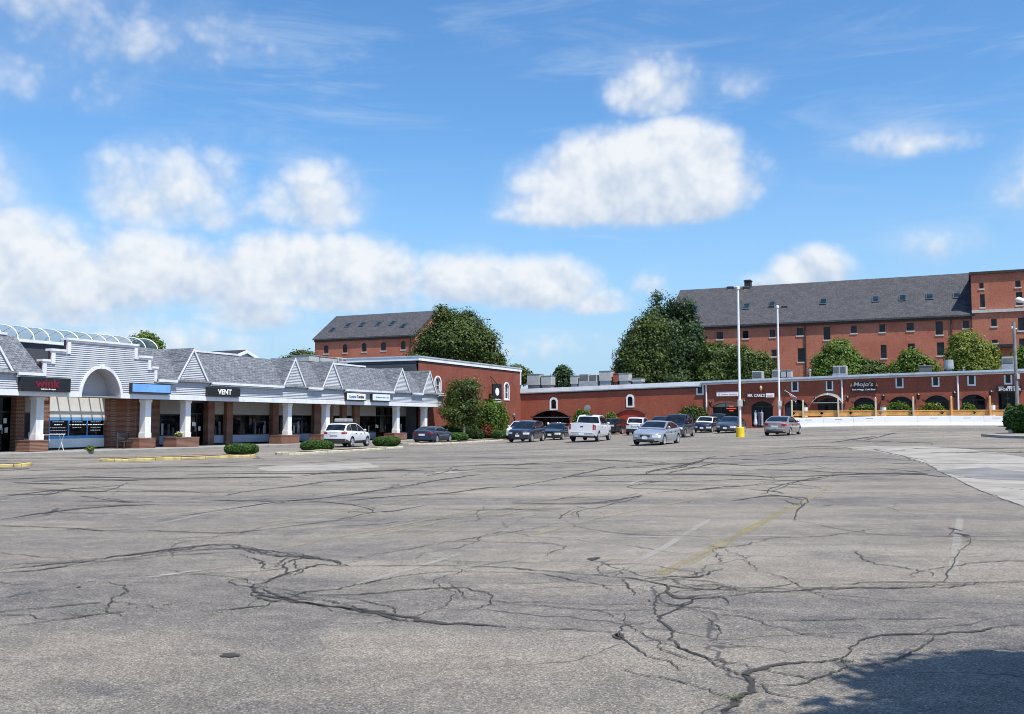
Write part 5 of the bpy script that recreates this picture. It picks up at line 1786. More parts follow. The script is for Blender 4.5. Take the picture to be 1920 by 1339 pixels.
# ------------------------------------------------------------------ mills behind
def gable_mill(name, label, Fm, s0, s1, ze, zr, dep, gz, wins, sky_l, cornice=True, mat_roof=None):
    t = thing(name, label, 'building', Fm.o, Fm.a)
    mb = MB()
    ops = [(a, b, z0, z1, rs) for a, b, z0, z1, rs, _ in wins]
    wall(mb, s0, s1, gz, ze, ops, .35)
    for q in (s0, s1):
        mb.poly((q, 0, gz), (q, 2 * dep, gz), (q, 2 * dep, ze), (q, dep, zr - .05), (q, 0, ze))
    mb.poly((s0, 2 * dep, gz), (s1, 2 * dep, gz), (s1, 2 * dep, ze), (s0, 2 * dep, ze))
    mb.build('brick_wall', M_BRICK_MILL, t)
    for a, b, z0, z1, rs, bars in wins:
        window(t, Fm, 0, a, b, z0, z1, rs, M_DARKF, .09, sill=M_STONE, bars=bars, depth=.2, sill_h=.2)
    sl = (zr - ze) / dep
    e = .45
    rf = MB()
    for sg, y_e, y_r in ((1, -e, dep), (-1, 2 * dep + e, dep)):
        rf.loft([[(s0 - .3, y_e, ze - e * sl + .30), (s0 - .3, y_r, zr + .30), (s0 - .3, y_r, zr + .05), (s0 - .3, y_e, ze - e * sl + .05)],
                 [(s1 + .3, y_e, ze - e * sl + .30), (s1 + .3, y_r, zr + .30), (s1 + .3, y_r, zr + .05), (s1 + .3, y_e, ze - e * sl + .05)]], caps=True)
    roof = rf.build('roof', mat_roof or M_SLATE, t)
    MB().box(s0, s1, -.30, -.003, ze - .62, ze - .17).build('cornice', M_DKTRIM, t)
    for (q, y, w, h) in sky_l:
        zc = ze + y * sl + .30
        n = Vector((0, -sl, 1)).normalized(); up = Vector((0, 1, sl)).normalized()
        c = Vector((q, y, zc)) + n * .06
        ring = lambda k, o: [c + Vector((sx_ * k * w / 2, 0, 0)) + up * (sz_ * h / 2 * k) + n * o for sx_, sz_ in ((-1, -1), (1, -1), (1, 1), (-1, 1))]
        f = MB().loft([ring(1.2, -.1), ring(1.2, .09), ring(.98, .09)], caps=False).build('skylight_window', pm('skylight_frame', (.055, .075, .09), .5, .1), roof)
        MB().poly(*ring(1.0, .085)).build('skylight_pane', glass_mat('sky_pane', (.014, .030, .048), .3, .5, 1.2, .25), roof)
    return t, roof

def mills():
    # big mill: its front runs parallel to the strip
    P = at(1400, 700, 150.0)
    Fm = Frame(P.x, P.y, A2)
    s = lambda px, y=0.0: Fm.s(px, y)
    dep = 9.5
    ze = (fz(Fm, 1400, 608.5) + fz(Fm, 1800, 589.5)) / 2
    zr = (fz(Fm, 1400, 539.5, dep) + fz(Fm, 1800, 517.3, dep)) / 2
    s0 = Fm.s(1281, dep); s1 = s(1829)
    print('mill', ze, fz(Fm, 1400, 608.5), fz(Fm, 1800, 589.5), 'zr', zr, fz(Fm, 1400, 539.5, dep), fz(Fm, 1800, 517.3, dep), s0, s1)
    wins = []
    def W(a, b, t_, b_, bars=(1, 2), rs=0):
        m = (a + b) / 2
        wins.append((s(a), s(b), fz(Fm, m, b_), fz(Fm, m, t_), rs, bars))
    W(1345.5, 1357.5, 622.5, 636); W(1394.5, 1405.5, 620, 634.5); W(1446, 1456, 618, 632); W(1496.5, 1509.5, 615, 629); W(1547, 1560, 613, 637, (1, 4))
    W(1599, 1610, 610.5, 624.5); W(1652.5, 1663.5, 608, 622.5); W(1704, 1717.5, 605.5, 620); W(1758.5, 1772, 602.5, 627.5, (1, 4)); W(1810.5, 1821.5, 601, 615)
    W(1448, 1458, 655.5, 668); W(1497.5, 1511, 653, 678.5, (1, 4)); W(1654, 1665, 646.5, 671.5, (1, 4)); W(1705, 1718.5, 644, 670, (1, 4)); W(1760, 1773.5, 642, 666.5, (1, 4)); W(1448, 1458, 672, 694, (1, 4))
    skl = []
    for px, py, w_, h_ in ((1304, 579.5, 1.0, 1.6), (1402.5, 575, .9, 1.6), (1451, 571, .8, 1.4), (1548, 566, .85, 1.5), (1647, 561.5, .85, 1.5), (1698, 559, .85, 1.5), (1749, 556.5, .85, 1.5), (1800.5, 554.5, .85, 1.4)):
        sl = (zr - ze) / dep
        lo, hi = 0.0, dep
        for _ in range(30):
            m = (lo + hi) / 2
            if Fm.hit(px, py, m)[1] > ze + m * sl + .3: lo = m
            else: hi = m
        skl.append((Fm.s(px, lo), lo, w_, h_))
    t, roof = gable_mill('brick_mill', 'long red brick mill with a dark slate roof and roof windows', Fm, s0, s1, ze, zr, dep, 0.5, wins, skl)
    c0, c1 = Fm.s(1400.5, dep), Fm.s(1412.5, dep)
    zc = fz(Fm, 1406, 525, dep)
    MB().cbox(c0, c1, dep - .6, dep + .6, zr - .3, zc, .06).box(c0 - .1, c1 + .1, dep - .7, dep + .7, zc - .25, zc - .12).build('chimney', pm('black_chimney', (.03, .03, .035), .8, .2), roof)
    for px in (1513, 1788.5):
        q = s(px); MB().path([(q, -.12, ze - .7), (q, -.12, 3.0)], .10, 7).build('downspout', M_DKTRIM, t)
    # taller end block
    q0, q1 = s(1828), s(2060)
    zt = (fz(Fm, 1830, 516) + fz(Fm, 1918, 510)) / 2
    zb = (fz(Fm, 1830, 587) + fz(Fm, 1918, 581.5)) / 2
    b = thing('mill_tower', 'taller flat roofed brick end block of the mill', 'building', Fm.o, Fm.a)
    wins = []
    W(1843.5, 1851.5, 531, 541.5); W(1844, 1853, 552, 576.5, (1, 4)); W(1911.5, 1921.5, 527, 538.5); W(1912, 1924, 548, 572.5, (1, 4))
    W(1863.5, 1874, 598.5, 612); W(1864, 1874.5, 637.5, 643.5, (1, 0)); W(1914, 1926, 596, 620, (1, 4)); W(1915, 1927, 635, 655, (1, 3)); W(1872, 1880, 665.5, 674, (1, 1))
    mb = MB(); wall(mb, q0, q1, .5, zt, [w[:5] for w in wins], .35, y=-.4)
    mb.poly((q0, -.4, .5), (q0, 18, .5), (q0, 18, zt), (q0, -.4, zt)); mb.poly((q0, 18, .5), (q1, 18, .5), (q1, 18, zt), (q0, 18, zt)); mb.poly((q1, -.4, .5), (q1, 18, .5), (q1, 18, zt), (q1, -.4, zt))
    mb.build('brick_wall', M_BRICK_MILL, b)
    for a, bb, z0, z1, rs, bars in wins: window(b, Fm, -.4, a, bb, z0, z1, rs, M_DARKF, .09, sill=M_STONE, bars=bars, depth=.2, sill_h=.2)
    MB().box(q0 - .25, q1, -.7, 18.2, zt + .002, zt + .35).build('roof', M_DKTRIM, b)
    MB().box(q0 - .02, q1, -.62, -.403, zb - .12, zb + .28).build('string_course', M_STONE, b)
    e0, e1, z0 = s(1845), s(1905), fz(Fm, 1875, 648)
    MB().box(e0, e1, -2.6, -.403, z0 - .35, z0).build('lean_to_roof', M_SLATE2, b)
    v = MB().tube((s(1862), 6, zt + .3), (s(1862), 6, zt + 1.1), .18, n=8).build('vent', M_WHITE, b)
    # smaller mill on the left, far behind the arcade
    P = at(690, 680, 180.0)
    Fn = Frame(P.x, P.y, A2)
    dep = 7.2
    ze = (fz(Fn, 600, 636.5) + fz(Fn, 770, 627)) / 2
    zr = (fz(Fn, 620, 597, dep) + fz(Fn, 795, 586, dep)) / 2
    s0, s1 = Fn.s(589), Fn.s(777)
    wins = []
    for a, b_, t_, bt in ((606, 614.5, 647.5, 663), (641.5, 650, 645.5, 661.5), (677.5, 686, 643, 659.5), (713.5, 722.5, 641.5, 657.5), (751, 759.5, 639.5, 655.5)):
        m = (a + b_) / 2
        wins.append((Fn.s(a), Fn.s(b_), fz(Fn, m, bt), fz(Fn, m, t_), .3, (1, 3)))
    skl = []
    sl = (zr - ze) / dep
    for px, py in ((622, 619), (651.5, 610), (678, 609), (708.5, 608), (735, 606.5), (756, 611)):
        lo, hi = 0.0, dep
        for _ in range(30):
            m = (lo + hi) / 2
            if Fn.hit(px, py, m)[1] > ze + m * sl + .3: lo = m
            else: hi = m
        skl.append((Fn.s(px, lo), lo, .9, 1.4))
    print('mill2', ze, zr, s0, s1)
    t, roof = gable_mill('brick_mill', 'smaller red brick mill with arched windows behind the arcade roofs', Fn, s0, s1, ze, zr, dep, 0.5, wins, skl)
    q = s1 - .9
    MB().path([(q, -.12, ze - .7), (q, -.12, 3)], .09, 7).build('downspout', M_DKTRIM, t)
    # gable window on the end wall
    MB().box(s1 + .002, s1 + .06, dep - .6, dep + .6, ze + .3, ze + 2.0).build('gable_window', M_WINGLASS, t)
mills()

# ------------------------------------------------------------------ roof machines
def roofs():
    y = 3.0
    zf = {}
    def zroof(px): 
        q = FR.s(px, y); return FR.hit(px, 716, 0)[1] - .6
    L = [('box', 'grey louvred roof unit next to the wing corner', 988, 1012, 702, 722), ('box', 'pale grey roof unit second from the wing corner', 1014, 1034, 705, 722),
         ('box', 'small white roof box right of the round distant tree', 1069, 1083, 705, 720), ('ac', 'pale pink roof unit left of the mast', 1086, 1104, 701, 716), ('ac', 'brown grey roof unit touching the pale pink one', 1105, 1119, 702, 716),
         ('box', 'whitish roof unit close behind the mast', 1123, 1146, 696, 714), ('box', 'dark red brick roof stack at the mast foot', 1149.5, 1158, 701, 716), ('box', 'bright white roof box under the dark trees', 1159.5, 1179, 700.5, 714), ('box', 'flat white roof box right of the bright one', 1184, 1203, 709.5, 715.5),
         ('ac', 'white framed air conditioner between the two lamp posts', 1410, 1429, 696, 711), ('ac', 'white framed air conditioner behind the second lamp post', 1448, 1461, 693.5, 708.5), ('box', 'cream roof box right of the second lamp post', 1463.5, 1473, 694.5, 707), ('box', 'small grey roof box beside the cream one', 1475, 1483.5, 694.5, 707),
         ('vent', 'pale vent pipe before the mill downspout', 1516.5, 1520, 692, 708), ('ac', 'double grille air conditioner before the bright green trees', 1561.5, 1587, 686, 702), ('box', 'dark roof box with white ends before the mill', 1722, 1746, 686.5, 698),
         ('fan', 'shiny mushroom roof fan before the mill', 1769.5, 1788.5, 674.5, 696), ('ac', 'double grille air conditioner on a stand beside the grey pole', 1878.5, 1901, 669, 685), ('vent', 'small white vent left of the mushroom fan', 1805, 1808, 688, 697), ('vent', 'stubby white vent on the strip roof above the script sign', 1664, 1668, 699, 703)]
    for kd, lb, a, b, t_, bt in L:
        px = (a + b) / 2
        base = FR.hit(px, 730 - (px - 980) * .0398 + 6, 0)[1] - .15
        t = roof_unit(kd, lb, a, b, t_, bt, FR, y, zfoot=base)
        if 'brick' in lb:
            for ch in t.children: ch.data.materials[0] = M_BRICK_STRIP
        if 'dark roof box' in lb:
            t.children[0].data.materials[0] = M_GRILL
    # mast
    q, zt = FR.hit(1149, 655, 4.0)
    zb = FR.hit(1149, 722, 0)[1]
    t = thing('antenna_mast', 'thin bare antenna mast on the strip roof by the dark trees', 'mast', FR.world(q, 4.0, zb), FR.a)
    MB().tube((0, 0, 0), (0, 0, zt - zb), .07, .035, n=6).build('pole', M_BARK, t)
    MB().tube((0, 0, zt - zb - 1.2), (.45, 0, zt - zb - .9), .02, n=5).box(-.2, .2, -.02, .02, zt - zb - .6, zt - zb - .57).build('aerial', M_METAL, t)
    # arcade and wing roof
    ya = 6.0
    roof_unit('box', 'large white roof box behind the small gable', 580, 599, 667, 678, FS, ya, zfoot=5.4, depth=2.0)
    roof_unit('box', 'low grey roof duct before the smaller mill', 601, 632, 670.5, 679, FS, ya, zfoot=5.4, depth=1.4)
    roof_unit('ac', 'grey roof cooler at the end of the low duct', 634, 650, 671, 679, FS, ya, zfoot=5.4)
roofs()

# ------------------------------------------------------------------ patio: barriers, fence, posts
Pb = at(1500, 790, 92.0)
FP = Frame(Pb.x, Pb.y, A2)
def gz_local(Fm, x, y):
    p = Fm.world(x, y); return gf(p.x, p.y)
def patio():
    e = [FP.s(1487.5) ] + [FP.s(px) for px in (1546, 1605, 1664, 1722.5, 1783, 1844, 1889)]
    L = (e[-2] - e[0]) / 6
    for k in range(7):
        a = e[0] + k * L; b = a + L if k < 6 else e[-1]
        m = (a + b) / 2
        p = FP.world(m, 0, gz_local(FP, m, 0))
        hw = (b - a) / 2 - .012
        t = thing('road_barrier', ['white concrete barrier at the left end of the patio row, behind the tan car', 'second white barrier from the left, under the bare pair of posts', 'third white barrier from the left, below the grey canopy', 'middle white barrier of the row, in front of the script sign', 'third white barrier from the right end of the row', 'second white barrier from the right end of the row', 'short white barrier at the right end, next to the green bush'][k], 'barrier', p, FP.a, 'white barriers along the patio')
        prof = [(-.30, 0), (-.30, .08), (-.17, .33), (-.11, .86), (-.09, .88), (.09, .88), (.11, .86), (.17, .33), (.30, .08), (.30, 0)]
        z1 = gz_local(FP, b, 0) - p.z; z0 = gz_local(FP, a, 0) - p.z
        MB().loft([[(-hw, y, z + z0) for y, z in prof], [(hw, y, z + z1) for y, z in prof]], caps=True).build('body', M_BARRIER, t)
        if k not in (3,):
            MB().box(-.3, .35, -.135, -.118, .66, .70).build('slot', M_GRILL, t)
    # fence: board band and lattice over it
    y = .55
    s0, s1 = FP.s(1487, y), FP.s(1887, y)
    n = 7
    for k in range(n):
        a = s0 + (s1 - s0) * k / n; b = s0 + (s1 - s0) * (k + 1) / n
        m = (a + b) / 2
        zg = gz_local(FP, m, y)
        p = FP.world(m, y, zg)
        t = thing('fence_panel', ['orange timber fence panel nearest the clothes shop, with a gap in its lattice', 'orange timber lattice panel second from the left', 'orange timber lattice panel left of the script sign', 'orange timber lattice panel under the script sign', 'orange timber lattice panel before the second patio arch', 'orange timber lattice panel left of the tall patio downspout', 'orange timber lattice panel nearest the green bush'][k], 'fence', p, FP.a, 'orange timber fence panels round the patio')
        hw = (b - a) / 2 - .01
        zt = (FP.hit((1487 + 400 * (k + .5) / n), 770.2 - 2.0 * (k + .5) / n, y)[1]) - zg
        mb = MB(); q = .12
        while q < zt - .62:
            mb.box(-hw, hw, 0, .03, q, min(q + .135, zt - .5)); q += .145
        mb.build('boards', M_ORANGE, t)
        mb = MB(); lo, hi = zt - .44, zt - .07
        q = -hw
        while q < hw:
            for sg in (1, -1):
                x0, x1 = q, q + (hi - lo)
                if x1 > hw: continue
                pts = [(x0, lo), (x0 + .075, lo), (x1 + .075, hi), (x1, hi)] if sg > 0 else [(x1, lo), (x1 + .075, lo), (x0 + .075, hi), (x0, hi)]
                mb.prism(pts, 0.0 + (.016 if sg < 0 else 0), .014 + (.016 if sg < 0 else 0))
            q += .10
        mb.build('lattice', M_ORANGE, t)
        MB().box(-hw, hw, -.03, .06, zt - .068, zt).box(-hw, hw, -.02, .05, zt - .50, zt - .445).build('rail', M_ORANGE, t)
    for k, (px, pt, lb) in enumerate(((1484.5, 752, 'pale post at the left end of the patio, leaning lumber beside it'), (1505.5, 751.5, 'pale post in front of the fifth arch'), (1571.5, 749, 'pale post right of the grey canopy window'), (1641.5, 747, 'pale post right of the first patio arch'), (1712, 745.5, 'pale post right of the second patio arch'), (1783.5, 745, 'pale orange post right of the third patio arch'), (1856, 744, 'orange post left of the sports bar doorway'))):
        q, zt = FP.hit(px, pt, y - .1)
        zg = gz_local(FP, q, y - .1)
        t = thing('patio_post', lb, 'post', FP.world(q, y - .12, zg), FP.a, 'timber posts along the patio fence')
        MB().cbox(-.075, .075, -.075, .075, 0, zt - zg, .015).build('shaft', M_ORANGE if k > 4 else M_TIMBER, t)
        MB().lathe([(.07, zt - zg + .002), (.09, zt - zg + .03), (.02, zt - zg + .09)], 8).build('cap', M_TIMBER, t)
    # leaning easel boards by the shop door
    q, zt = FP.hit(1480, 764, 1.2)
    zg = gz_local(FP, q, 1.2)
    t = thing('a_frame_board', 'folded dark sandwich board leaning at the patio entrance', 'sign board', FP.world(q, 1.2, zg), FP.a + .9)
    hh = zt - zg
    MB().prism([(-.3, 0), (-.22, 0), (.04, hh), (-.04, hh)], -.35, .35).build('front_board', M_CHARCOAL, t)
    MB().prism([(.22, 0), (.3, 0), (.06, hh * .98), (-.02, hh * .98)], -.34, .34).build('back_board', M_TIMBER, t)
    # planters and shrubs inside the patio
    yy = 2.2
    for k, (a, b, pt, lb, m) in enumerate(((1603, 1640, 759.5, 'green patio shrub below the first arch', M_LEAF_B), (1661, 1706, 755.5, 'wide green patio shrub below the second arch', M_LEAF_B), (1724, 1769, 757.5, 'olive and rust patio shrub below the third arch', M_LEAF_Y), (1801, 1830, 758.5, 'bright green patio shrub below the fourth arch', M_LEAF_B), (1886, 1897, 760, 'rusty little shrub by the sports bar door', M_LEAF_Y), (1590, 1606, 765, 'reddish little shrub left of the first patio arch', M_LEAF_Y))):
        q = FP.s((a + b) / 2, yy); p = FP.world(q, yy, gz_local(FP, q, yy))
        bush('patio_shrub', lb, a, b, pt, 780, m, .10, 1700, 2.2, .9, 20 + k, base=p, rough=.12, top_round=2.0, cat='shrub')
    for k, (px, pt, lb) in enumerate(((1509, 764, 'white planter tub on the patio before the fifth arch'), (1656, 764, 'white planter tub on the patio between the first two arches'), (1860, 760, 'white planter tub on the patio beside the orange post'))):
        q, zt = FP.hit(px, pt, 1.6); zg = gz_local(FP, q, 1.6)
        t = thing('planter_tub', lb, 'planter', FP.world(q, 1.6, zg), FP.a, 'white tubs on the patio')
        MB().lathe([(.19, 0), (.22, .1), (.27, zt - zg), (.23, zt - zg), (.2, zt - zg - .08)], 14).build('tub', M_WHITE, t)
        pts, od = crown_points([(0, 0, zt - zg + .04, .18, .18, .10)], 20, 8, .05, 3)
        leaf_mesh('foliage', pts, .05, M_LEAF_B, t, od, seed=4)
patio()
# ------------------------------------------------------------------ cars
def paint(name, col, rough=0.28, metal=0.0):
    return pm(name, col, rough, 0.05, 1.0, metal=metal, coat=0.8)
M_HEAD = pm('lamp_lens', (.62, .64, .66), .08, .15, 6.0, spec=.8)
M_TAIL = pm('tail_lens', (.30, .012, .012), .12, .15, 6.0, spec=.7)
M_TRIMK = pm('car_black_trim', (.022, .022, .024), .55, .2, 3.0)
M_CHROME = pm('bright_metal', (.72, .73, .74), .18, .05, 4.0, metal=.9)
M_RIM = pm('alloy_rim', (.52, .53, .55), .3, .08, 5.0, metal=.6)
M_PLATE = pm('number_plate', (.72, .74, .76), .5, .08, 9.0)

def lerp_poly(P, x):
    for (a, za), (b, zb) in zip(P, P[1:]):
        if a <= x <= b: return za + (zb - za) * (x - a) / max(b - a, 1e-6)
    return P[0][1] if x < P[0][0] else P[-1][1]

def smooth_poly(P, n=6):
    """rounded polyline (Chaikin), keeps the ends"""
    for _ in range(2):
        Q = [P[0]]
        for (a, b), (c, d) in zip(P, P[1:]):
            Q += [(a * .75 + c * .25, b * .75 + d * .25), (a * .25 + c * .75, b * .25 + d * .75)]
        P = Q + [P[-1]]
    return P

STY = {
 'sedan': dict(L=4.75, W=1.82, top=[(-2.37, .91), (-2.33, .97), (-2.15, 1.01), (-1.75, 1.02), (0, .95), (.95, .96), (1.6, .88), (2.1, .78), (2.30, .72), (2.37, .66)],
   cab=[(-1.90, 1.01), (-1.10, 1.32), (-.55, 1.40), (-.10, 1.40), (.22, 1.34), (1.14, .95)], bot=.24, wx=(-1.38, 1.42), wr=.325, head=(.60, .75), tail=(.74, .95), grille=(.50, .66, .40), low=(.26, .42)),
 'coupe': dict(L=4.75, W=1.90, top=[(-2.37, .94), (-2.33, 1.00), (-2.15, 1.04), (-1.7, 1.04), (0, .96), (.75, .98), (1.6, .92), (2.15, .80), (2.32, .72), (2.37, .58)],
   cab=[(-1.75, 1.03), (-.95, 1.30), (-.4, 1.36), (.0, 1.35), (.30, 1.29), (1.05, .96)], bot=.22, wx=(-1.36, 1.46), wr=.35, head=(.62, .75), tail=(.80, .93), grille=(.46, .62, .5), low=(.26, .40)),
 'suv': dict(L=4.62, W=1.86, top=[(-2.31, 1.06), (-2.28, 1.10), (-2.2, 1.13), (-1.5, 1.15), (0, 1.09), (.85, 1.08), (1.6, 1.02), (2.05, .97), (2.26, .90), (2.31, .82)],
   cab=[(-2.22, 1.12), (-1.86, 1.50), (-1.70, 1.60), (-1.2, 1.66), (-.4, 1.67), (.10, 1.60), (1.22, 1.06)], bot=.30, wx=(-1.33, 1.38), wr=.365, head=(.76, .92), tail=(.92, 1.06), grille=(.58, .82, .42), low=(.32, .50)),
 'van': dict(L=5.05, W=1.95, top=[(-2.52, 1.04), (-2.50, 1.07), (-2.4, 1.10), (-1.5, 1.10), (0, 1.06), (1.0, 1.08), (1.75, 1.04), (2.25, 1.00), (2.46, .93), (2.52, .86)],
   cab=[(-2.46, 1.08), (-2.28, 1.60), (-2.12, 1.74), (-1.4, 1.80), (-.2, 1.80), (.30, 1.73), (1.25, 1.06)], bot=.30, wx=(-1.5, 1.55), wr=.375, head=(.80, .97), tail=(.95, 1.35), grille=(.60, .86, .45), low=(.32, .52)),
 'mini': dict(L=3.85, W=1.70, top=[(-1.92, .93), (-1.89, .97), (-1.8, .99), (-1.2, 1.0), (0, .95), (.75, .98), (1.3, .95), (1.7, .88), (1.87, .78), (1.92, .62)],
   cab=[(-1.86, .98), (-1.64, 1.32), (-1.5, 1.42), (-.9, 1.46), (-.1, 1.46), (.22, 1.41), (.86, .97)], bot=.24, wx=(-1.22, 1.25), wr=.32, head=(.66, .86), tail=(.76, .96), grille=(.48, .66, .40), low=(.26, .42)),
 'pickup': dict(L=5.90, W=2.03, top=[(-2.95, 1.345), (-2.93, 1.365), (-2.9, 1.37), (-.95, 1.37), (-.70, 1.28), (.8, 1.25), (1.55, 1.27), (2.3, 1.22), (2.75, 1.17), (2.92, 1.12), (2.95, 1.04)],
   cab=[(-.92, 1.34), (-.86, 1.82), (-.72, 1.90), (-.1, 1.95), (.6, 1.93), (.85, 1.86), (1.58, 1.26)], bot=.46, wx=(-1.75, 1.88), wr=.42, head=(.98, 1.16), tail=(.92, 1.30), grille=(.78, 1.12, .55), low=(.48, .66)),
}
def make_car(sty, mat, roof_mat=None, lower=None, rim=None, seed=0, plate_front=True, dark_rear_bumper=False, bright_bumper=False):
    S = STY[sty]
    L2, W2 = S['L'] / 2, S['W'] / 2
    top = smooth_poly(S['top'])
    bot, wr = S['bot'], S['wr']
    ar = wr + .055
    root = bpy.data.objects.new('parked_car', None); COL.objects.link(root)
    ns = L2 - .95
    def plan(x):
        e = max(0, (abs(x) - ns) / (L2 - ns))
        return 1 - (.035 if sty == 'pickup' and x < 0 else .12 if x < 0 and sty in ('suv', 'van') else .17) * e ** 2.4
    def zlo(x):
        z = bot + .07 * max(0, (abs(x) - (L2 - .5)) / .5) ** 2
        for wx in S['wx']:
            d = abs(x - wx)
            if d < ar: z = max(z, wr + sqrt(ar * ar - d * d) * .98)
        return z
    def zhi(x): return lerp_poly(top, x)
    def shift(x, yf):
        e = max(0, (abs(x) - ns) / (L2 - ns))
        return -math.copysign(1, x) * (.03 if sty == 'pickup' and x < 0 else .11 if x < 0 else .16) * yf * yf * e ** 1.5
    VP = [(0, .955), (.18, .985), (.45, 1.0), (.72, .985), (.88, .955), (.96, .915), (1.0, .86)]
    def side(x, z, off=0.0):
        lo, hi = bot, zhi(x)
        v = min(max((z - lo) / max(hi - lo, .05), 0), 1)
        k = lerp_poly(VP, v)
        y = W2 * plan(x) * k
        return (x + shift(x, k), y + off, z)
    def endp(sg, u, z, off=0.0):
        k = lerp_poly(VP, min(max((z - bot) / max(zhi(sg * L2) - bot, .05), 0), 1))
        x = sg * L2
        y = u * W2 * plan(x) * .97
        rake = max(0, z - .5) * .10 * (1 if sg > 0 else .35)
        return (x + shift(x, u) + sg * off - sg * 0, y, z)
    xs = list(np.linspace(-L2, L2, 74))
    for wx in S['wx']:
        xs += [wx - ar + .001, wx + ar - .001, wx - ar - .001, wx + ar + .001]
    xs = sorted(xs)
    mb = MB()
    for sg in (1, -1):
        rows = []
        for x in xs:
            lo, hi = zlo(x), zhi(x)
            rows.append([(lambda p: (p[0], sg * p[1], p[2]))(side(x, lo + (hi - lo) * v, 0)) for v in (0, .1, .2, .35, .5, .65, .78, .88, .95, 1.0)])
        mb.grid(rows)
    rows = []
    for x in xs:
        hi = zhi(x); y = W2 * plan(x) * .86
        rows.append([(x + shift(x, .86 * u), y * u, hi + .035 * (1 - u * u)) for u in (-1, -.75, -.5, -.25, 0, .25, .5, .75, 1)])
    mb.grid(rows)
    for sg in (1, -1):
        x = sg * L2
        lo, hi = zlo(x), zhi(x)
        rows = []
        for v in (0, .15, .3, .5, .7, .85, 1):
            z = lo + (hi - lo) * v
            k = lerp_poly(VP, v)
            rows.append([(x + shift(x, k * u), W2 * plan(x) * k * u, z + (.035 * (1 - u * u) if v == 1 else 0)) for u in (-1, -.75, -.5, -.25, 0, .25, .5, .75, 1)])
        mb.grid(rows)
    mb.build('body', mat, root, smooth=True)
    mb = MB(); mb.box(-L2 + .25, L2 - .25, -W2 + .30, W2 - .30, bot - .04, .74 if sty != 'pickup' else .95)
    for wx in S['wx']: mb.box(wx - ar, wx + ar, -W2 + .26, W2 - .26, wr * .8, wr + ar)
    mb.build('underbody', M_TRIMK, root)
    # cabin
    cab = smooth_poly(S['cab'])
    zmax = max(z for _, z in cab)
    def cw(x, z):
        b = zhi(x)
        return W2 * plan(x) * .90 - (.42 if sty in ('sedan', 'coupe') else .30) * max(0, z - b) ** 1.1
    mb = MB()
    dense = []
    for (a, b), (c, d) in zip(cab, cab[1:]):
        n = max(1, int(hypot(c - a, d - b) / .07))
        dense += [(a + (c - a) * k / n, b + (d - b) * k / n) for k in range(n)]
    dense.append(cab[-1])
    for sg in (1, -1):
        mb.grid([[(x, sg * cw(x, max(zhi(x) - .03, 0) + (z - zhi(x) + .03) * v), zhi(x) - .03 + (z - zhi(x) + .03) * v) for v in (0, .35, .7, .9, 1)] for x, z in dense])
    mb.grid([[(x, cw(x, z) * u, z + .03 * (1 - u * u)) for u in (-1, -.8, -.4, 0, .4, .8, 1)] for x, z in dense])
    mb.build('roof', roof_mat or mat, root, smooth=True)
    # glass
    ztop = lambda x: max([lerp_poly(cab, x)])
    xr = next(x for x, z in cab if z > zmax - .16 - (zmax - 1.4) * .12); xf = [x for x, z in cab if z > zmax - .10][-1]
    x0w, x1w = cab[0][0] + (.42 if sty in ('sedan', 'coupe') else .20), cab[-1][0] - .22
    if sty == 'pickup': x0w = cab[0][0] + .12
    nwin = 3 if sty in ('van', 'suv') else 2
    cuts = {'sedan': [0, .47, 1], 'coupe': [0, .34, 1], 'suv': [0, .24, .60, 1], 'van': [0, .33, .66, 1], 'mini': [0, .40, 1], 'pickup': [0, .48, 1]}[sty]
    for sg in (1, -1):
        for a, b in zip(cuts, cuts[1:]):
            rows = []
            for k in range(9):
                x = x0w + (x1w - x0w) * (a + (b - a) * k / 8) + (.025 if k == 0 and a > 0 else 0) - (.025 if k == 8 and b < 1 else 0)
                lo, hi = zhi(x) + .02, lerp_poly(cab, x) - .055
                hi = max(hi, lo + .01)
                rows.append([(x, sg * (cw(x, z) + .010), z) for z in (lo, lo + (hi - lo) * .5, hi)])
            MB().grid(rows).build('side_window', M_CARGLASS, root, smooth=True)
    def slope(a, b):  # glass over part of the cabin outline, a..b are arc fractions of the dense outline
        n = len(dense); i0, i1 = int(a * (n - 1)), int(b * (n - 1))
        rows = []
        for i in range(i0, i1 + 1):
            x, z = dense[i]
            p, q = dense[max(i - 1, 0)], dense[min(i + 1, n - 1)]
            nx, nz = -(q[1] - p[1]), q[0] - p[0]; l = hypot(nx, nz) or 1
            rows.append([(x + nx / l * .012, cw(x, z) * u * .90, z + nz / l * .012 + .03 * (1 - u * u)) for u in (-1, -.7, -.35, 0, .35, .7, 1)])
        return MB().grid(rows)
    arc = [0]
    for (a, b), (c, d) in zip(dense, dense[1:]): arc.append(arc[-1] + hypot(c - a, d - b))
    iF = next(i for i, (x, z) in enumerate(dense) if x > 0 and z < zmax - .05) / (len(dense) - 1)
    iR = next(i for i, (x, z) in enumerate(dense) if z > zmax - (.075 if sty in ('sedan', 'coupe') else .14)) / (len(dense) - 1)
    slope(iF, .965).build('windshield', M_CARGLASS, root, smooth=True)
    slope(.05 if sty not in ('suv', 'van', 'mini') else .03, iR).build('rear_window', M_CARGLASS, root, smooth=True)
    # patches on the ends
    def patch(sg, u0, u1, z0, z1, off=.010, n=8):
        return [[endp(sg, u0 + (u1 - u0) * k / n, z, off) for z in (z0, (z0 + z1) / 2, z1)] for k in range(n + 1)]
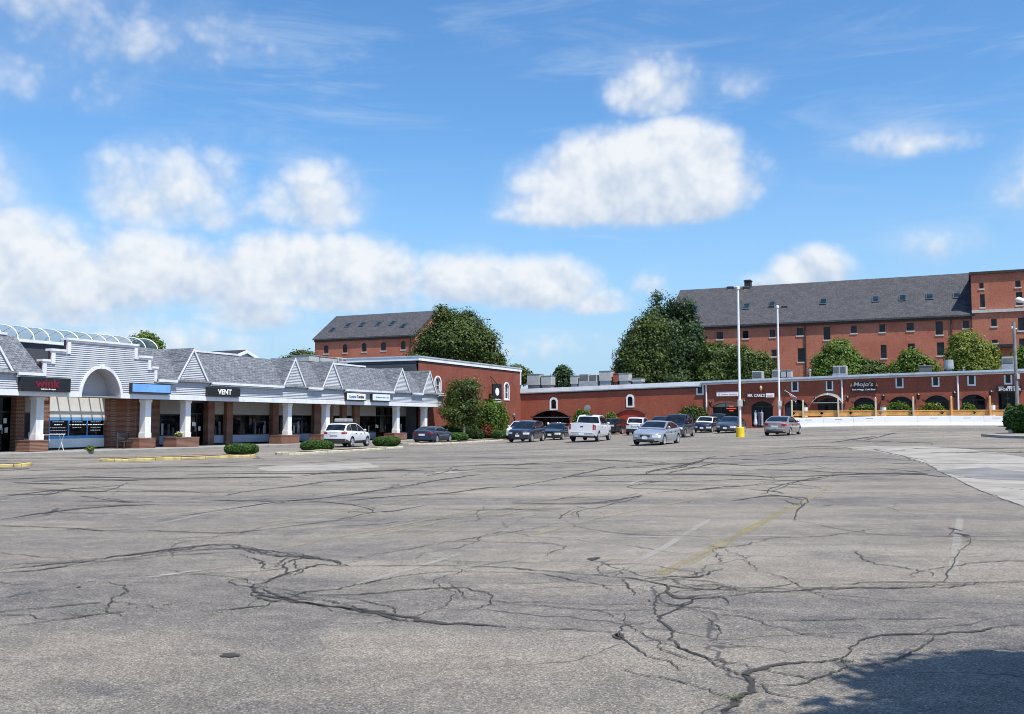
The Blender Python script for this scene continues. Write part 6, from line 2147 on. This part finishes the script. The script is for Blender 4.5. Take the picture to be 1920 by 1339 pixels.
    def lampmb(sg, u0, z0, z1, ln, side_sg):
        m = MB()
        m.grid([[(p[0], p[1] * side_sg, p[2]) for p in row] for row in patch(sg, u0, .985, z0, z1)])
        rows = []
        for k in range(5):
            x = sg * (L2 - .005 - ln * k / 4)
            rows.append([(lambda p: (p[0] , p[1] * side_sg, p[2]))(side(x, z0 + (z1 - z0) * (v if k < 4 else .6 + .4 * v), .009)) for v in (0, .5, 1)])
        m.grid(rows)
        return m
    hz = S['head']; tz = S['tail']
    zn = zhi(L2)
    # front faces reach as high as the nose, so lamps are kept under it
    for sd in (1, -1):
        lampmb(1, .58, min(hz[0], zn - .17), min(hz[1], zn - .02), .28, sd).build('headlight', M_HEAD, root, smooth=True)
        lampmb(-1, .66 if sty not in ('pickup', 'van') else .84, min(tz[0], zhi(-L2) - .12), min(tz[1], zhi(-L2) - .01) , .22, sd).build('taillight', M_TAIL, root, smooth=True)
    gz_ = S['grille']
    gtop = min(gz_[1], zn - .04)
    gr = MB().grid(patch(1, -gz_[2], gz_[2], min(gz_[0], gtop - .12), gtop, .012)).build('grille', M_TRIMK, root)
    MB().box(L2 + .005, L2 + .028, -.07, .07, gtop - .10, gtop - .03).build('badge', M_CHROME, root)
    MB().grid(patch(1, -.74, .74, S['low'][0], S['low'][1] * .92, .011)).build('front_intake', M_TRIMK, root)
    MB().box(L2 + .012, L2 + .03, -.16, .16, S['low'][1] - .04, S['low'][1] + .12).build('front_plate', M_PLATE, root)
    if sty == 'pickup':
        MB().grid(patch(-1, -.90, .90, .36, .475, .02)).build('bumper_shade', M_TRIMK, root)  # black strip standing in for the shade under the bumper
        MB().grid(patch(-1, -.82, .82, .675, .70, .006)).build('tailgate_gap', M_TRIMK, root)
        MB().grid([[(p[0] - .012, p[1], p[2]) for p in row] for row in patch(-1, -.95, .95, .48, .66, .07)]).grid([[(-L2 - .07 + .07 * v, y, .66) for v in (0, 1)] for y in (-.8, .8)]).build('rear_bumper', M_CHROME, root)
        MB().box(-L2 - .10, -L2 - .07, -.18, .18, .54, .68).build('rear_plate', M_PLATE, root)
        MB().box(-L2 - .02, -L2 - .002, -.11, .11, 1.12, 1.17).build('badge', M_TRIMK, root)
        MB().box(-L2 + .12, -.95, -W2 * .70, W2 * .70, 1.37, 1.412).build('bed_cover', M_TRIMK, root)
        MB().box(-.80, -.45, -.25, .25, 1.955, 1.99).build('roof_light', M_TRIMK, root)
    else:
        if dark_rear_bumper:
            MB().grid(patch(-1, -1.0, 1.0, bot + .03, bot + .30, .012)).build('rear_bumper', M_TRIMK, root)
            for sd in (1, -1):
                MB().grid([[(lambda p: (p[0], p[1] * sd, p[2]))(side(x, z, .012)) for z in (zlo(x) + .004, max(zlo(x) + .02, bot + .28 - .3 * (x + L2)))] for x in np.linspace(-L2, S['wx'][0] - ar - .02, 6)]).build('bumper_corner', M_TRIMK, root)
                MB().grid([[(lambda p: (p[0], p[1] * sd, p[2]))(side(x, z, .012)) for z in (bot + .0, bot + .16)] for x in np.linspace(S['wx'][0] + ar + .03, S['wx'][1] - ar - .03, 8)]).build('sill', M_TRIMK, root)
        else:
            MB().grid(patch(-1, -.80, .80, bot + .06, bot + .16, .012)).build('rear_diffuser', M_TRIMK, root)
        zp = .84 if sty in ('suv', 'van') else .62
        zp = min(zp, zhi(-L2) - .18)
        MB().box(-L2 - .03, -L2 - .012, -.26, .26, zp, zp + .13).build('rear_plate', M_PLATE, root)
        if bright_bumper: MB().grid(patch(-1, -.98, .98, .50, .60, .014)).build('bumper_strip', M_CHROME, root)
        MB().box(-L2 - .03, -L2 - .012, -.30, .30, zp + .17, zp + .195).build('trunk_trim', M_CHROME, root)
    # doors
    for sg in (1, -1):
        d0, d1 = S['wx'][0] + ar + .12 * (sty != 'pickup'), S['wx'][1] - ar - .08
        if sty == 'pickup': d0 = -.85
        cuts2 = [d0, (d0 + d1) / 2, d1] if sty not in ('coupe', 'mini') else [d0 + .5, d1]
        for a, b in zip(cuts2, cuts2[1:]):
            rows = []
            for k in range(7):
                x = a + .012 + (b - a - .024) * k / 6
                rows.append([(lambda p: (p[0], sg * p[1], p[2]))(side(x, z, .006)) for z in np.linspace(bot + .12, zhi(x) - .02, 7)])
            dr = MB().grid(rows).build('door', mat, root, smooth=True)
            hx = a + .14; hz2 = zhi(hx) - .17
            p = side(hx, hz2, .008)
            MB().box(hx - .09, hx + .09, min(sg * p[1], sg * (p[1] + .03)), max(sg * p[1], sg * (p[1] + .03)), hz2 - .015, hz2 + .015).build('handle', M_CHROME if sty == 'pickup' else M_TRIMK, dr)
        xm = cab[-1][0] - .42; zm = zhi(xm) + .07
        MB().ball((xm, sg * (W2 * .99 + .03), zm + .03), .09, .11, .075, 10, 6).tube((xm, sg * W2 * .86, zm - .02), (xm, sg * W2 * .98, zm), .03, n=6).build('mirror', mat, root, smooth=True)
    # wheels
    for wx in S['wx']:
        for sg in (1, -1):
            y = sg * (W2 - .115)
            w = MB().lathe([(wr * .60, -.10), (wr * .93, -.105), (wr, -.07), (wr, .07), (wr * .93, .105), (wr * .60, .10)], 26, c=(wx, y, wr), axis='y').build('wheel', M_RUBBER, root, smooth=False)
            m = MB(); yo = y + sg * .108
            m.lathe([(wr * .66, 0), (wr * .66, sg * .006), (wr * .58, sg * .010), (wr * .56, 0)], 26, c=(wx, yo - sg * .004, wr), axis='y')
            m.lathe([(wr * .16, 0), (wr * .14, sg * .012), (.005, sg * .012)], 12, c=(wx, yo - sg * .004, wr), axis='y')
            for k in range(5):
                a = 2 * pi * k / 5 + .3 + wx
                for d in (-.16, .16):
                    c_, s_ = cos(a + d), sin(a + d)
                    m.tube((wx + c_ * wr * .10, yo, wr + s_ * wr * .10), (wx + cos(a + d * .7) * wr * .60, yo, wr + sin(a + d * .7) * wr * .60), wr * .055, wr * .045, n=5)
            m.build('rim', rim or M_RIM, w)
            MB().lathe([(wr * .58, 0), (.005, 0)], 18, c=(wx, yo - sg * .02, wr), axis='y').build('brake_disc', M_GRILL, w)
    return root

def put_car(name, label, cat, sty, mat, px, py, head_deg, back=1.7, group='cars in the parking lot', **kw):
    """px, py: where the nearest tyres touch the ground in the photo; heading in degrees clockwise from straight away"""
    f = gp(px, py)
    d = Vector((f.x, f.y, 0)).normalized()
    c = f + d * back
    c.z = gf(c.x, c.y)
    h = radians(head_deg)
    o = make_car(sty, mat, **kw)
    o.name = name
    o.location = (c.x, c.y, c.z - .005)
    fx, fy = sin(h), cos(h)
    pitch = (gf(c.x + fx, c.y + fy) - gf(c.x - fx, c.y - fy)) / 2
    roll = (gf(c.x - fy, c.y + fx) - gf(c.x + fy, c.y - fx)) / 2
    o.rotation_euler = (math.atan(roll) * -1, -math.atan(pitch), pi / 2 - h)
    tag(o, label, cat, group)
    print('car', name, px, tuple(round(v, 2) for v in c))
    return o
P_WHITE = paint('white_car_paint', (.66, .67, .69))
P_NAVY = paint('navy_car_paint', (.012, .016, .034), .22)
P_BLACK = paint('black_car_paint', (.008, .009, .012), .2)
P_SLATE = paint('slate_blue_car_paint', (.035, .048, .085), .25, .3)
P_SILVER = paint('silver_car_paint', (.34, .38, .43), .26, .45)
P_TAN = paint('tan_car_paint', (.30, .26, .25), .28, .4)
P_GREY = paint('dark_grey_car_paint', (.060, .066, .078), .25, .4)
P_MAROON = paint('maroon_car_paint', (.10, .008, .016), .25)
o = put_car('parked_suv', 'white crossover with black lower trim parked in front of the arcade', 'suv', 'suv', P_WHITE, 652, 838.5, 14, 1.3, dark_rear_bumper=True)
rk = MB()
rk.cbox(-1.35, -.15, -.45, .45, 1.77, 1.98, .05); rk.build('roof_cargo', M_METAL, o)
rk = MB()
for sg in (-1, 1): rk.tube((-1.6, sg * .62, 1.72), (.15, sg * .62, 1.74), .025, n=6)
rk.build('roof_rail', M_TRIMK, o)
put_car('parked_car', 'low slate blue coupe seen from behind beside the clipped bush', 'car', 'coupe', P_SLATE, 812, 831, 18, 1.6)
put_car('parked_suv', 'white vehicle mostly hidden behind the large navy crossover near the wing', 'suv', 'suv', P_WHITE, 976, 824.5, 196, 3.0)
put_car('parked_suv', 'navy crossover facing the camera, leftmost in the parked row', 'suv', 'suv', P_NAVY, 988, 829.5, 200, 1.9)
put_car('parked_car', 'dark navy sedan between the navy crossover and the white pickup', 'car', 'sedan', P_BLACK, 1046, 825, 200, 2.0)
put_car('parked_pickup', 'white pickup truck seen from behind with a chrome rear bumper', 'pickup truck', 'pickup', P_WHITE, 1108, 829, 18, 2.6)
put_car('parked_suv', 'black crossover hidden between the pickup and the white suv', 'suv', 'suv', P_BLACK, 1158, 814.5, 22, 2.0)
put_car('parked_suv', 'tall white suv seen from behind in front of the red arch', 'suv', 'suv', P_WHITE, 1198, 816, 18, 2.0, dark_rear_bumper=True)
put_car('moving_car', 'silver sedan facing the camera, nearest of all the cars', 'car', 'sedan', P_SILVER, 1232, 835, 206, 1.9)
put_car('parked_suv', 'dark suv peeping over the roof of the silver sedan', 'suv', 'suv', P_BLACK, 1239, 814, 200, 2.0)
put_car('parked_van', 'big navy suv facing the camera behind the silver sedan', 'suv', 'van', P_NAVY, 1270, 821, 203, 2.1)
put_car('parked_car', 'small navy hatchback with a white roof', 'car', 'mini', P_NAVY, 1324, 811.5, 204, 1.6, roof_mat=P_WHITE)
put_car('parked_car', 'black crossover squeezed behind the white roofed hatchback', 'suv', 'suv', P_BLACK, 1346, 808.5, 206, 2.0)
put_car('parked_car', 'dark grey sedan facing the camera beside the yellow lamp base', 'car', 'sedan', P_GREY, 1371, 812, 206, 1.9)
put_car('moving_car', 'tan sedan driving away beside the white patio barriers', 'car', 'sedan', P_TAN, 1468, 817, 30, 1.8, bright_bumper=True)
put_car('parked_car', 'maroon car mostly hidden behind the bush at the right edge', 'car', 'suv', P_MAROON, 1909, 801, 200, 2.4)

# ------------------------------------------------------------------ lamp posts and the grey pole
def lamp_post(label, px, pbase, ptop, pbox, yellow=True, Y=None):
    c = gp(px, pbase) if Y is None else onY(px, Y)
    zt = at(px - 4, ptop, c.y).z - c.z
    t = thing('lamp_post', label, 'lamp post', c, 0, 'twin headed lamp posts of the lot')
    MB().lathe([(.30, -.1), (.30, .66), (.27, .70), (.02, .70)], 24).build('base', M_YELLOW if yellow else M_CONC, t)
    MB().tube((0, 0, .70), (0, 0, zt - .12), .095, .075, n=12).lathe([(.09, zt - .12), (.13, zt - .08), (.13, zt + .06), (.07, zt + .12), (.02, zt + .13)], 12).build('pole', M_WHITE, t)
    zb = at(px, pbox, c.y).z - c.z
    MB().cbox(-.16, .16, -.20, .12, zb - .24, zb + .24, .02).build('control_box', M_GREYBOX, t)
    for sg in (-1, 1):
        MB().tube((sg * .1, 0, zt), (sg * .36, 0, zt), .035, n=6).build('arm', M_GRILL, t)
        h = MB().cbox(sg * .58 - .24, sg * .58 + .24, -.24, .24, zt - .12, zt + .09, .03).build('lamp_head', M_BLACK, t)
        MB().box(sg * .58 - .17, sg * .58 + .17, -.17, .17, zt - .135, zt - .122).build('lens', M_HEAD, h)
    return t
lamp_post('tall white twin lamp post on a yellow base, the nearer of two', 1388, 819.5, 540, 756)
lamp_post('white twin lamp post behind the tan sedan, the farther of two', 1462, 808, 575.5, 757, True)

def right_edge():
    c = onY(1908, 72.0)
    zt = at(1907, 604, c.y).z - c.z
    t = thing('utility_pole', 'weathered grey wooden pole at the right edge behind the bush', 'pole', c, 0)
    MB().tube((0, 0, -.1), (-.08, 0, zt), .14, .11, n=10).build('shaft', M_POSTGREY, t)
    MB().tube((-.2, 0, zt - .5), (.14, 0, zt - .5), .04, n=6).ball((-.2, -.0, zt - .42), .07, .07, .1, 8, 6).build('insulator', M_WHITE, t)
    MB().box(-.06, .14, -.18, -.12, zt - 4.3, zt - 3.9).build('meter_box', M_GREYBOX, t)
    c = onY(1946, 55.0)
    zl = at(1912, 564, c.y).z - c.z
    xl = at(1913, 564, c.y).x - c.x
    t = thing('street_lamp', 'white street lamp head reaching in from the right edge', 'street lamp', c, 0)
    MB().tube((0, 0, -.1), (0, 0, zl - .4), .10, .07, n=10).build('pole', M_METAL, t)
    MB().path([(0, 0, zl - .45), (-.15, 0, zl - .1), (-.5, 0, zl - .02), (xl + .25, 0, zl - .02)], .035, 7).build('arm', M_METAL, t)
    MB().path([(xl + .30, 0, zl - .03), (xl + .1, 0, zl), (xl - .12, 0, zl + .06), (xl - .26, 0, zl + .10)], [.07, .15, .17, .06], 12).build('lamp_head', M_WHITE, t, smooth=True)
    bush('bush', 'big dark green bush at the right edge beside the patio barriers', 1892, 1966, 762, 812.5, M_HEDGE, .085, 11000, 2.6, 1.9, 31, rough=.10, group=None)
    P = [gp(*q) for q in ((1872, 821), (1900, 822), (1960, 824))]
    Q = [p + Vector((.35, 2.6, 0)) for p in P]
    mb = MB()
    mb.loft([[(p.x, p.y, gf(p.x, p.y) - .1), (q.x, q.y, gf(q.x, q.y) - .1), (q.x, q.y, gf(q.x, q.y) + .13), (p.x, p.y, gf(p.x, p.y) + .13)] for p, q in zip(P, Q)], caps=True)
    o = mb.build('parking_island', M_CONC); tag(o, 'pale concrete kerbed island under the right edge bush', 'kerb island')
    st = gp(1904, 812)
    o = MB().cbox(st.x - .35, st.x + .2, st.y - .2, st.y + .2, st.z, st.z + .24, .06).build('kerb_stone', pm('cream_stone', (.62, .56, .42), .8, .15)); tag(o, 'cream yellow kerb stone at the foot of the right bush', 'kerb stone')
right_edge()

# ------------------------------------------------------------------ kerbed islands before the arcade
M_KERBY = pm('worn_yellow_kerb', (.46, .37, .15), .85, .25, 2.0, bump=.4, bscale=20, dirt=(.22, .19, .13), dscale=1.1)
M_KERBC = pm('worn_cream_kerb', (.50, .46, .33), .85, .2, 2.0, bump=.4, bscale=20, dirt=(.25, .22, .17), dscale=1.1)
def island(label, front, width, mat, soil_in=.16):
    P = [gp(*p) for p in front]
    a, b = P[0], P[-1]
    u = (b - a); u.z = 0; L = u.length; u.normalize(); n = Vector((-u.y, u.x, 0))
    t = thing('parking_island', label, 'kerb island', (a.x, a.y, a.z), 0)
    r = width / 2
    loop = []
    for k in range(9): loop.append((r - r * sin(pi * k / 8), width / 2 + r * cos(pi * k / 8)))
    for k in range(9): loop.append((L - r + r * sin(pi * k / 8), width / 2 - r * cos(pi * k / 8)))
    loop = [(x, y) for x, y in loop]
    full = []
    for i in range(len(loop)):
        p, q = loop[i], loop[(i + 1) % len(loop)]
        m = max(1, int(hypot(q[0] - p[0], q[1] - p[1]) / 1.2))
        full += [(p[0] + (q[0] - p[0]) * k / m, p[1] + (q[1] - p[1]) * k / m) for k in range(m)]
    rr = random.Random(len(label))
    cx, cy = L / 2, width / 2
    def W(x, y, h):
        p = a + u * x + n * y
        return (p.x - a.x, p.y - a.y, gf(p.x, p.y) + h - a.z)
    mb = MB(); n_ = len(full)
    for i in range(n_):                      # one stone per piece, little gaps, slightly out of line
        p, q = full[i], full[(i + 1) % n_]
        jz = .12 + rr.uniform(-.018, .012); jo = rr.uniform(-.02, .02)
        d = Vector((q[0] - p[0], q[1] - p[1])); ln = d.length
        if ln < .02: continue
        d /= ln; o = Vector((-d.y, d.x))
        if (Vector(p) + o - Vector((min(max(p[0], r), L - r), cy))).length > (Vector(p) - Vector((min(max(p[0], r), L - r), cy))).length: o = -o
        g_ = .012
        p2 = Vector(p) + d * g_ + o * jo; q2 = Vector(q) - d * g_ + o * jo
        pi_, qi_ = p2 + o * .16, q2 + o * .16
        bt = .02
        mb.loft([[W(*p2, -.08), W(*pi_, -.08), W(*pi_, jz), W(*(p2 + o * bt), jz), W(*p2, jz - .025)], [W(*q2, -.08), W(*qi_, -.08), W(*qi_, jz), W(*(q2 + o * bt), jz), W(*q2, jz - .025)]], caps=True)
    mb.build('kerb', mat, t)
    mb = MB(); m = 16
    rows = []
    for i in range(m + 1):
        x = .12 + (L - .24) * i / m
        e = max(0, r - x, x - (L - r)); hw = sqrt(max(r * r - e * e, 0)) - .12
        hw = max(hw, .02)
        rows.append([W(x, cy + hw * v, .07 + .05 * (1 - v * v) + rr.uniform(-.015, .015)) for v in (-1, -.5, 0, .5, 1)])
    mb.grid(rows); mb.build('soil_bed', M_SOIL, t)
    return t
island('kerb island with dark mulch and one clipped bush at its right end', [(212, 866.5), (492, 856.5)], 1.5, M_KERBY)
island('yellow kerbed island tip at the left edge of the lot', [(-120, 878), (62, 875)], 1.3, M_KERBY)
island('cream and yellow kerbed island with two clipped bushes before the white crossover', [(556, 853), (764, 840)], 1.7, M_KERBC)
island('planted kerb island along the brick wing with bushes and a slender tree', [(803, 834), (957, 826)], 3.6, M_KERBC)

bush('clipped_bush', 'dark green clipped bush on the mulched island, leftmost in the lot', 423, 482, 832, 852.5, M_HEDGE, .05, 8000, 3.2, 1.3, 41, group='clipped island bushes')
bush('clipped_bush', 'clipped bush at the left end of the island before the white crossover', 565, 623, 825.5, 846.5, M_HEDGE, .05, 8000, 3.2, 1.3, 42, group='clipped island bushes')
bush('clipped_bush', 'clipped bush at the right end of the island before the white crossover', 700, 749, 819, 837, M_HEDGE, .05, 7000, 3.4, 1.3, 43, group='clipped island bushes')
bush('clipped_bush', 'rounded clipped bush beside the slate blue coupe', 836, 877, 811.5, 828.5, M_HEDGE, .055, 7000, 2.8, 1.5, 44, group='clipped island bushes')
bush('clipped_bush', 'clipped bush at the right end of the planted island by the lamp', 921, 952, 807.5, 823, M_HEDGE, .06, 5000, 3.2, 1.4, 45, group='clipped island bushes')
bush('hedge', 'dark clipped box hedge along the wing, left of the slender trunk', 822, 866, 797, 826, M_HEDGE, .06, 8000, 5.0, 1.2, 46, base=gp(844, 825.5) + Vector((0, 2.6, 0)), cat='hedge')
bush('hedge', 'dark clipped box hedge right of the slender trunk', 869, 893, 796, 826, M_HEDGE, .06, 6000, 5.0, 1.2, 47, base=gp(881, 824) + Vector((0, 2.6, 0)), cat='hedge')
bush('hedge', 'dark low shrub in front of the right hedge', 880, 905, 806, 826, M_LEAF_D, .07, 4000, 2.4, 1.4, 48, base=gp(893, 824) + Vector((0, 1.4, 0)), cat='shrub', rough=.12)
bush('shrub', 'big loose green shrub against the wing below the hanging sign', 890, 949, 757, 822, M_LEAF_B, .12, 6500, 2.2, 2.6, 49, base=gp(918, 823) + Vector((0, 4.2, 0)), cat='shrub', rough=.22, top_round=1.7)
bush('shrub', 'loose olive shrub behind the hedge at the arcade end', 814, 850, 783, 822, M_LEAF_A, .10, 3500, 2.2, 1.6, 50, base=gp(832, 825) + Vector((0, 4.2, 0)), cat='shrub', rough=.2, top_round=1.8)
def red_bin():
    c = gp(911, 823) + Vector((0, 2.2, 0)); c.z = gf(c.x, c.y) + .1
    t = thing('red_shrub', 'rusty red shrub at the foot of the big loose green one', 'shrub', c, 0)
    pts, od = crown_points([(0, 0, .75, .55, .4, .55)], 120, 12, .12, 3)
    leaf_mesh('foliage', pts, .07, leaf_mat('rust_leaf', (.11, .025, .012), (.25, .065, .03), .2), t, od, seed=3)
    MB().path([(0, 0, 0), (.03, 0, .4), (.1, .05, .8)], .03, 6).build('stem', M_BARK, t)
red_bin()
for k, (a, b, tp, px, lb) in enumerate(((1076, 1109, 770, 1092, 'yellow green shrub behind the white pickup cab'), (1134, 1157, 776, 1146, 'small green shrub left of the red arch'), (1274, 1324, 763.5, 1299, 'round green shrub beside the white downspout'))):
    y = -1.3
    q = FR.s(px, y); p = FR.world(q, y, gf(*FR.world(q, y).xy))
    bush('shrub', lb, a, b, tp, 812, M_LEAF_B if k != 2 else M_LEAF_M, .10, 4200, 2.2, 1.8, 60 + k, base=p, rough=.14, top_round=2.0, cat='shrub')

# ------------------------------------------------------------------ trees
tree('slender_tree', 'slender pale trunked tree on the island before the brick wing', (824, 912, 707, 806), 0,
     [(.45, .76, .24, .20), (.66, .80, .20, .17), (.28, .58, .22, .18), (.52, .50, .30, .24), (.70, .42, .20, .18), (.40, .28, .26, .22), (.18, .36, .18, .14), (.62, .22, .20, .16)],
     M_LEAF_A, .10, 560, 28, .34, 71, M_BIRCH, .10, .8, base=gp(868, 826) + Vector((0, 2.0, 0)), gaps=.4)
tree('maple_tree', 'broad round maple rising behind the brick wing', (766, 944, 578, 712), 138,
     [(.36, .90, .07, .11), (.58, .90, .07, .10), (.42, .76, .18, .20), (.62, .72, .18, .20), (.50, .52, .32, .30), (.27, .50, .20, .24), (.74, .46, .20, .24), (.16, .22, .18, .22), (.40, .22, .30, .24), (.70, .20, .26, .24), (.87, .26, .13, .16)],
     M_LEAF_A, .18, 1700, 46, .70, 72, gaps=.5)
tree('small_tree', 'small tree top at the right foot of the big maple', (922, 947, 663, 712), 142, [(.5, .55, .36, .4), (.4, .3, .4, .3), (.7, .3, .3, .3)], M_LEAF_M, .24, 260, 22, .4, 73)
tree('small_tree', 'thin tree top just left of the grey roof units', (948, 992, 680, 722), 150, [(.45, .55, .34, .34), (.75, .40, .24, .34), (.2, .4, .2, .3)], M_LEAF_A, .24, 220, 20, .45, 74)
tree('round_tree', 'dark round tree far beyond the strip roof', (1037, 1073, 688, 738), 165, [(.5, .62, .38, .36), (.35, .4, .34, .34), (.68, .42, .30, .34)], M_LEAF_D, .26, 420, 22, .5, 75)
tree('broad_tree', 'broad lighter tree at the left of the tall dark one', (1152, 1256, 588, 745), 130,
     [(.66, .74, .28, .24), (.42, .60, .22, .20), (.62, .46, .34, .26), (.30, .40, .24, .20), (.45, .22, .38, .24), (.16, .22, .16, .16), (.78, .2, .26, .26)],
     M_LEAF_A, .18, 1700, 44, .66, 76, gaps=.5)
tree('tall_tree', 'tall dark pointed tree before the left end of the big mill', (1186, 1326, 552, 745), 133,
     [(.36, .92, .06, .12), (.31, .76, .10, .15), (.55, .88, .055, .10), (.51, .70, .16, .17), (.73, .86, .065, .11), (.74, .66, .14, .19), (.44, .50, .27, .23), (.74, .46, .22, .25), (.50, .30, .36, .25), (.80, .26, .20, .26), (.5, .12, .42, .18)],
     M_LEAF_D, .17, 2600, 48, .60, 77, gaps=.5)
tree('mixed_tree', 'loose green and russet tree right of the tall dark one', (1312, 1392, 640, 742), 128, [(.40, .62, .36, .34), (.70, .58, .28, .36), (.3, .34, .3, .3), (.72, .3, .3, .3)], M_LEAF_M, .17, 900, 40, .5, 78)
tree('mixed_tree', 'loose green tree between the two lamp posts', (1372, 1456, 646, 738), 127, [(.25, .60, .28, .34), (.60, .52, .26, .30), (.82, .36, .18, .30), (.4, .3, .36, .3)], M_LEAF_M, .17, 800, 40, .5, 79)
tree('bright_tree', 'bright green round tree before the middle of the mill', (1524, 1622, 640, 735), 118, [(.50, .72, .26, .28), (.32, .52, .26, .28), (.70, .52, .26, .28), (.5, .34, .42, .3), (.14, .28, .14, .24)], M_LEAF_B, .15, 1000, 44, .46, 80)
tree('bright_tree', 'low bright shrubby tree right of the bright green round one', (1598, 1668, 668, 732), 117, [(.35, .5, .34, .4), (.7, .44, .3, .36)], M_LEAF_M, .15, 480, 40, .42, 81)
tree('bright_tree', 'loose bright tree before the mill, behind the dark roof box', (1672, 1762, 655, 728), 115, [(.38, .66, .22, .30), (.62, .5, .26, .3), (.25, .4, .24, .3), (.8, .36, .2, .28)], M_LEAF_B, .15, 520, 38, .42, 82)
tree('yellow_tree', 'yellow green tree at the corner of the tall mill block', (1776, 1872, 624, 725), 110, [(.40, .76, .26, .24), (.30, .54, .26, .26), (.60, .56, .26, .26), (.5, .32, .46, .28), (.86, .30, .14, .22), (.84, .56, .12, .16)], M_LEAF_Y, .145, 1150, 42, .44, 83)
tree('bright_tree', 'green tree cut off by the right edge of the picture', (1903, 1990, 648, 725), 108, [(.4, .6, .36, .36), (.7, .4, .3, .4)], M_LEAF_B, .22, 420, 22, .45, 84)
tree('far_tree', 'tree peeping over the right end of the barrel skylight', (246, 300, 622, 690), 120, [(.5, .6, .38, .36), (.3, .4, .3, .3), (.72, .4, .3, .36)], M_LEAF_B, .22, 420, 22, .45, 85)
tree('far_tree', 'tree top over the arcade roof left of the smaller mill', (528, 592, 656, 712), 130, [(.5, .55, .36, .4), (.75, .5, .28, .4), (.25, .4, .26, .34)], M_LEAF_A, .22, 480, 22, .45, 86)
# the tree behind the viewer whose shade falls on the near asphalt
def shade_tree(label, px, py, h, W, H, seed, nclump):
    q = gp(px, py)
    c = Vector((q.x, q.y, 0)) + Vector((TO_SUN.x, TO_SUN.y, 0)) * (h / TO_SUN.z)
    t = thing('street_tree', label, 'tree', (c.x, c.y, 0), 0)
    r = random.Random(seed)
    bl = [(r.uniform(-.5, .5) * W, r.uniform(-.5, .5) * W, h + r.uniform(-.2, .8) * H, W * r.uniform(.3, .45), W * r.uniform(.3, .45), H * .35) for _ in range(9)]
    pts, od = crown_points(bl, nclump, 30, .22, seed, .2)
    leaf_mesh('crown', pts, .11, M_LEAF_A, t, od, seed=seed)
    m = MB().path([(.4, -.6, -.1), (.3, -.4, h * .4), (0, 0, h)], [.2, .15, .06], 9)
    for b in bl: m.path([(.2, -.3, h * .6), ((b[0]) * .5, b[1] * .5, h * .85), b[:3]], [.06, .04, .02], 5)
    m.build('trunk', M_BARK, t)
shade_tree('street tree beside the viewer shading the near right asphalt', 2190, 1428, 5.6, 2.3, 1.6, 91, 3600)

def weeds():
    pts = []
    r = np.random.default_rng(5)
    for px, py, n, sp in ((1240, 1077, 40, .10), (1586, 1250, 46, .07), (1374, 1318, 50, .06), (866, 1061, 50, .12), (430, 1093, 30, .10), (200, 1152, 40, .25), (150, 1158, 30, .2), (318, 1141, 24, .06), (402, 1158, 26, .08), (452, 1152, 24, .08), (495, 1148, 30, .08), (1815, 1020, 40, .08), (1796, 1038, 50, .14), (1790, 1056, 30, .1), (660, 1104, 12, .06), (1350, 1005, 20, .2)):
        c = gp(px, py)
        q = r.normal(size=(n, 3)) * np.array([sp * .55, sp * .4, 0]) + np.array([c.x, c.y, c.z + .02])
        q[:, 2] += r.random(n) * .03
        pts.append(q)
    o = leaf_mesh('weeds', np.concatenate(pts), .009, M_LEAF_B, None, None, asp=.35, up=.8, seed=8)
    tag(o, 'tiny green weeds growing out of the asphalt cracks', 'weeds', kind='stuff')
weeds()
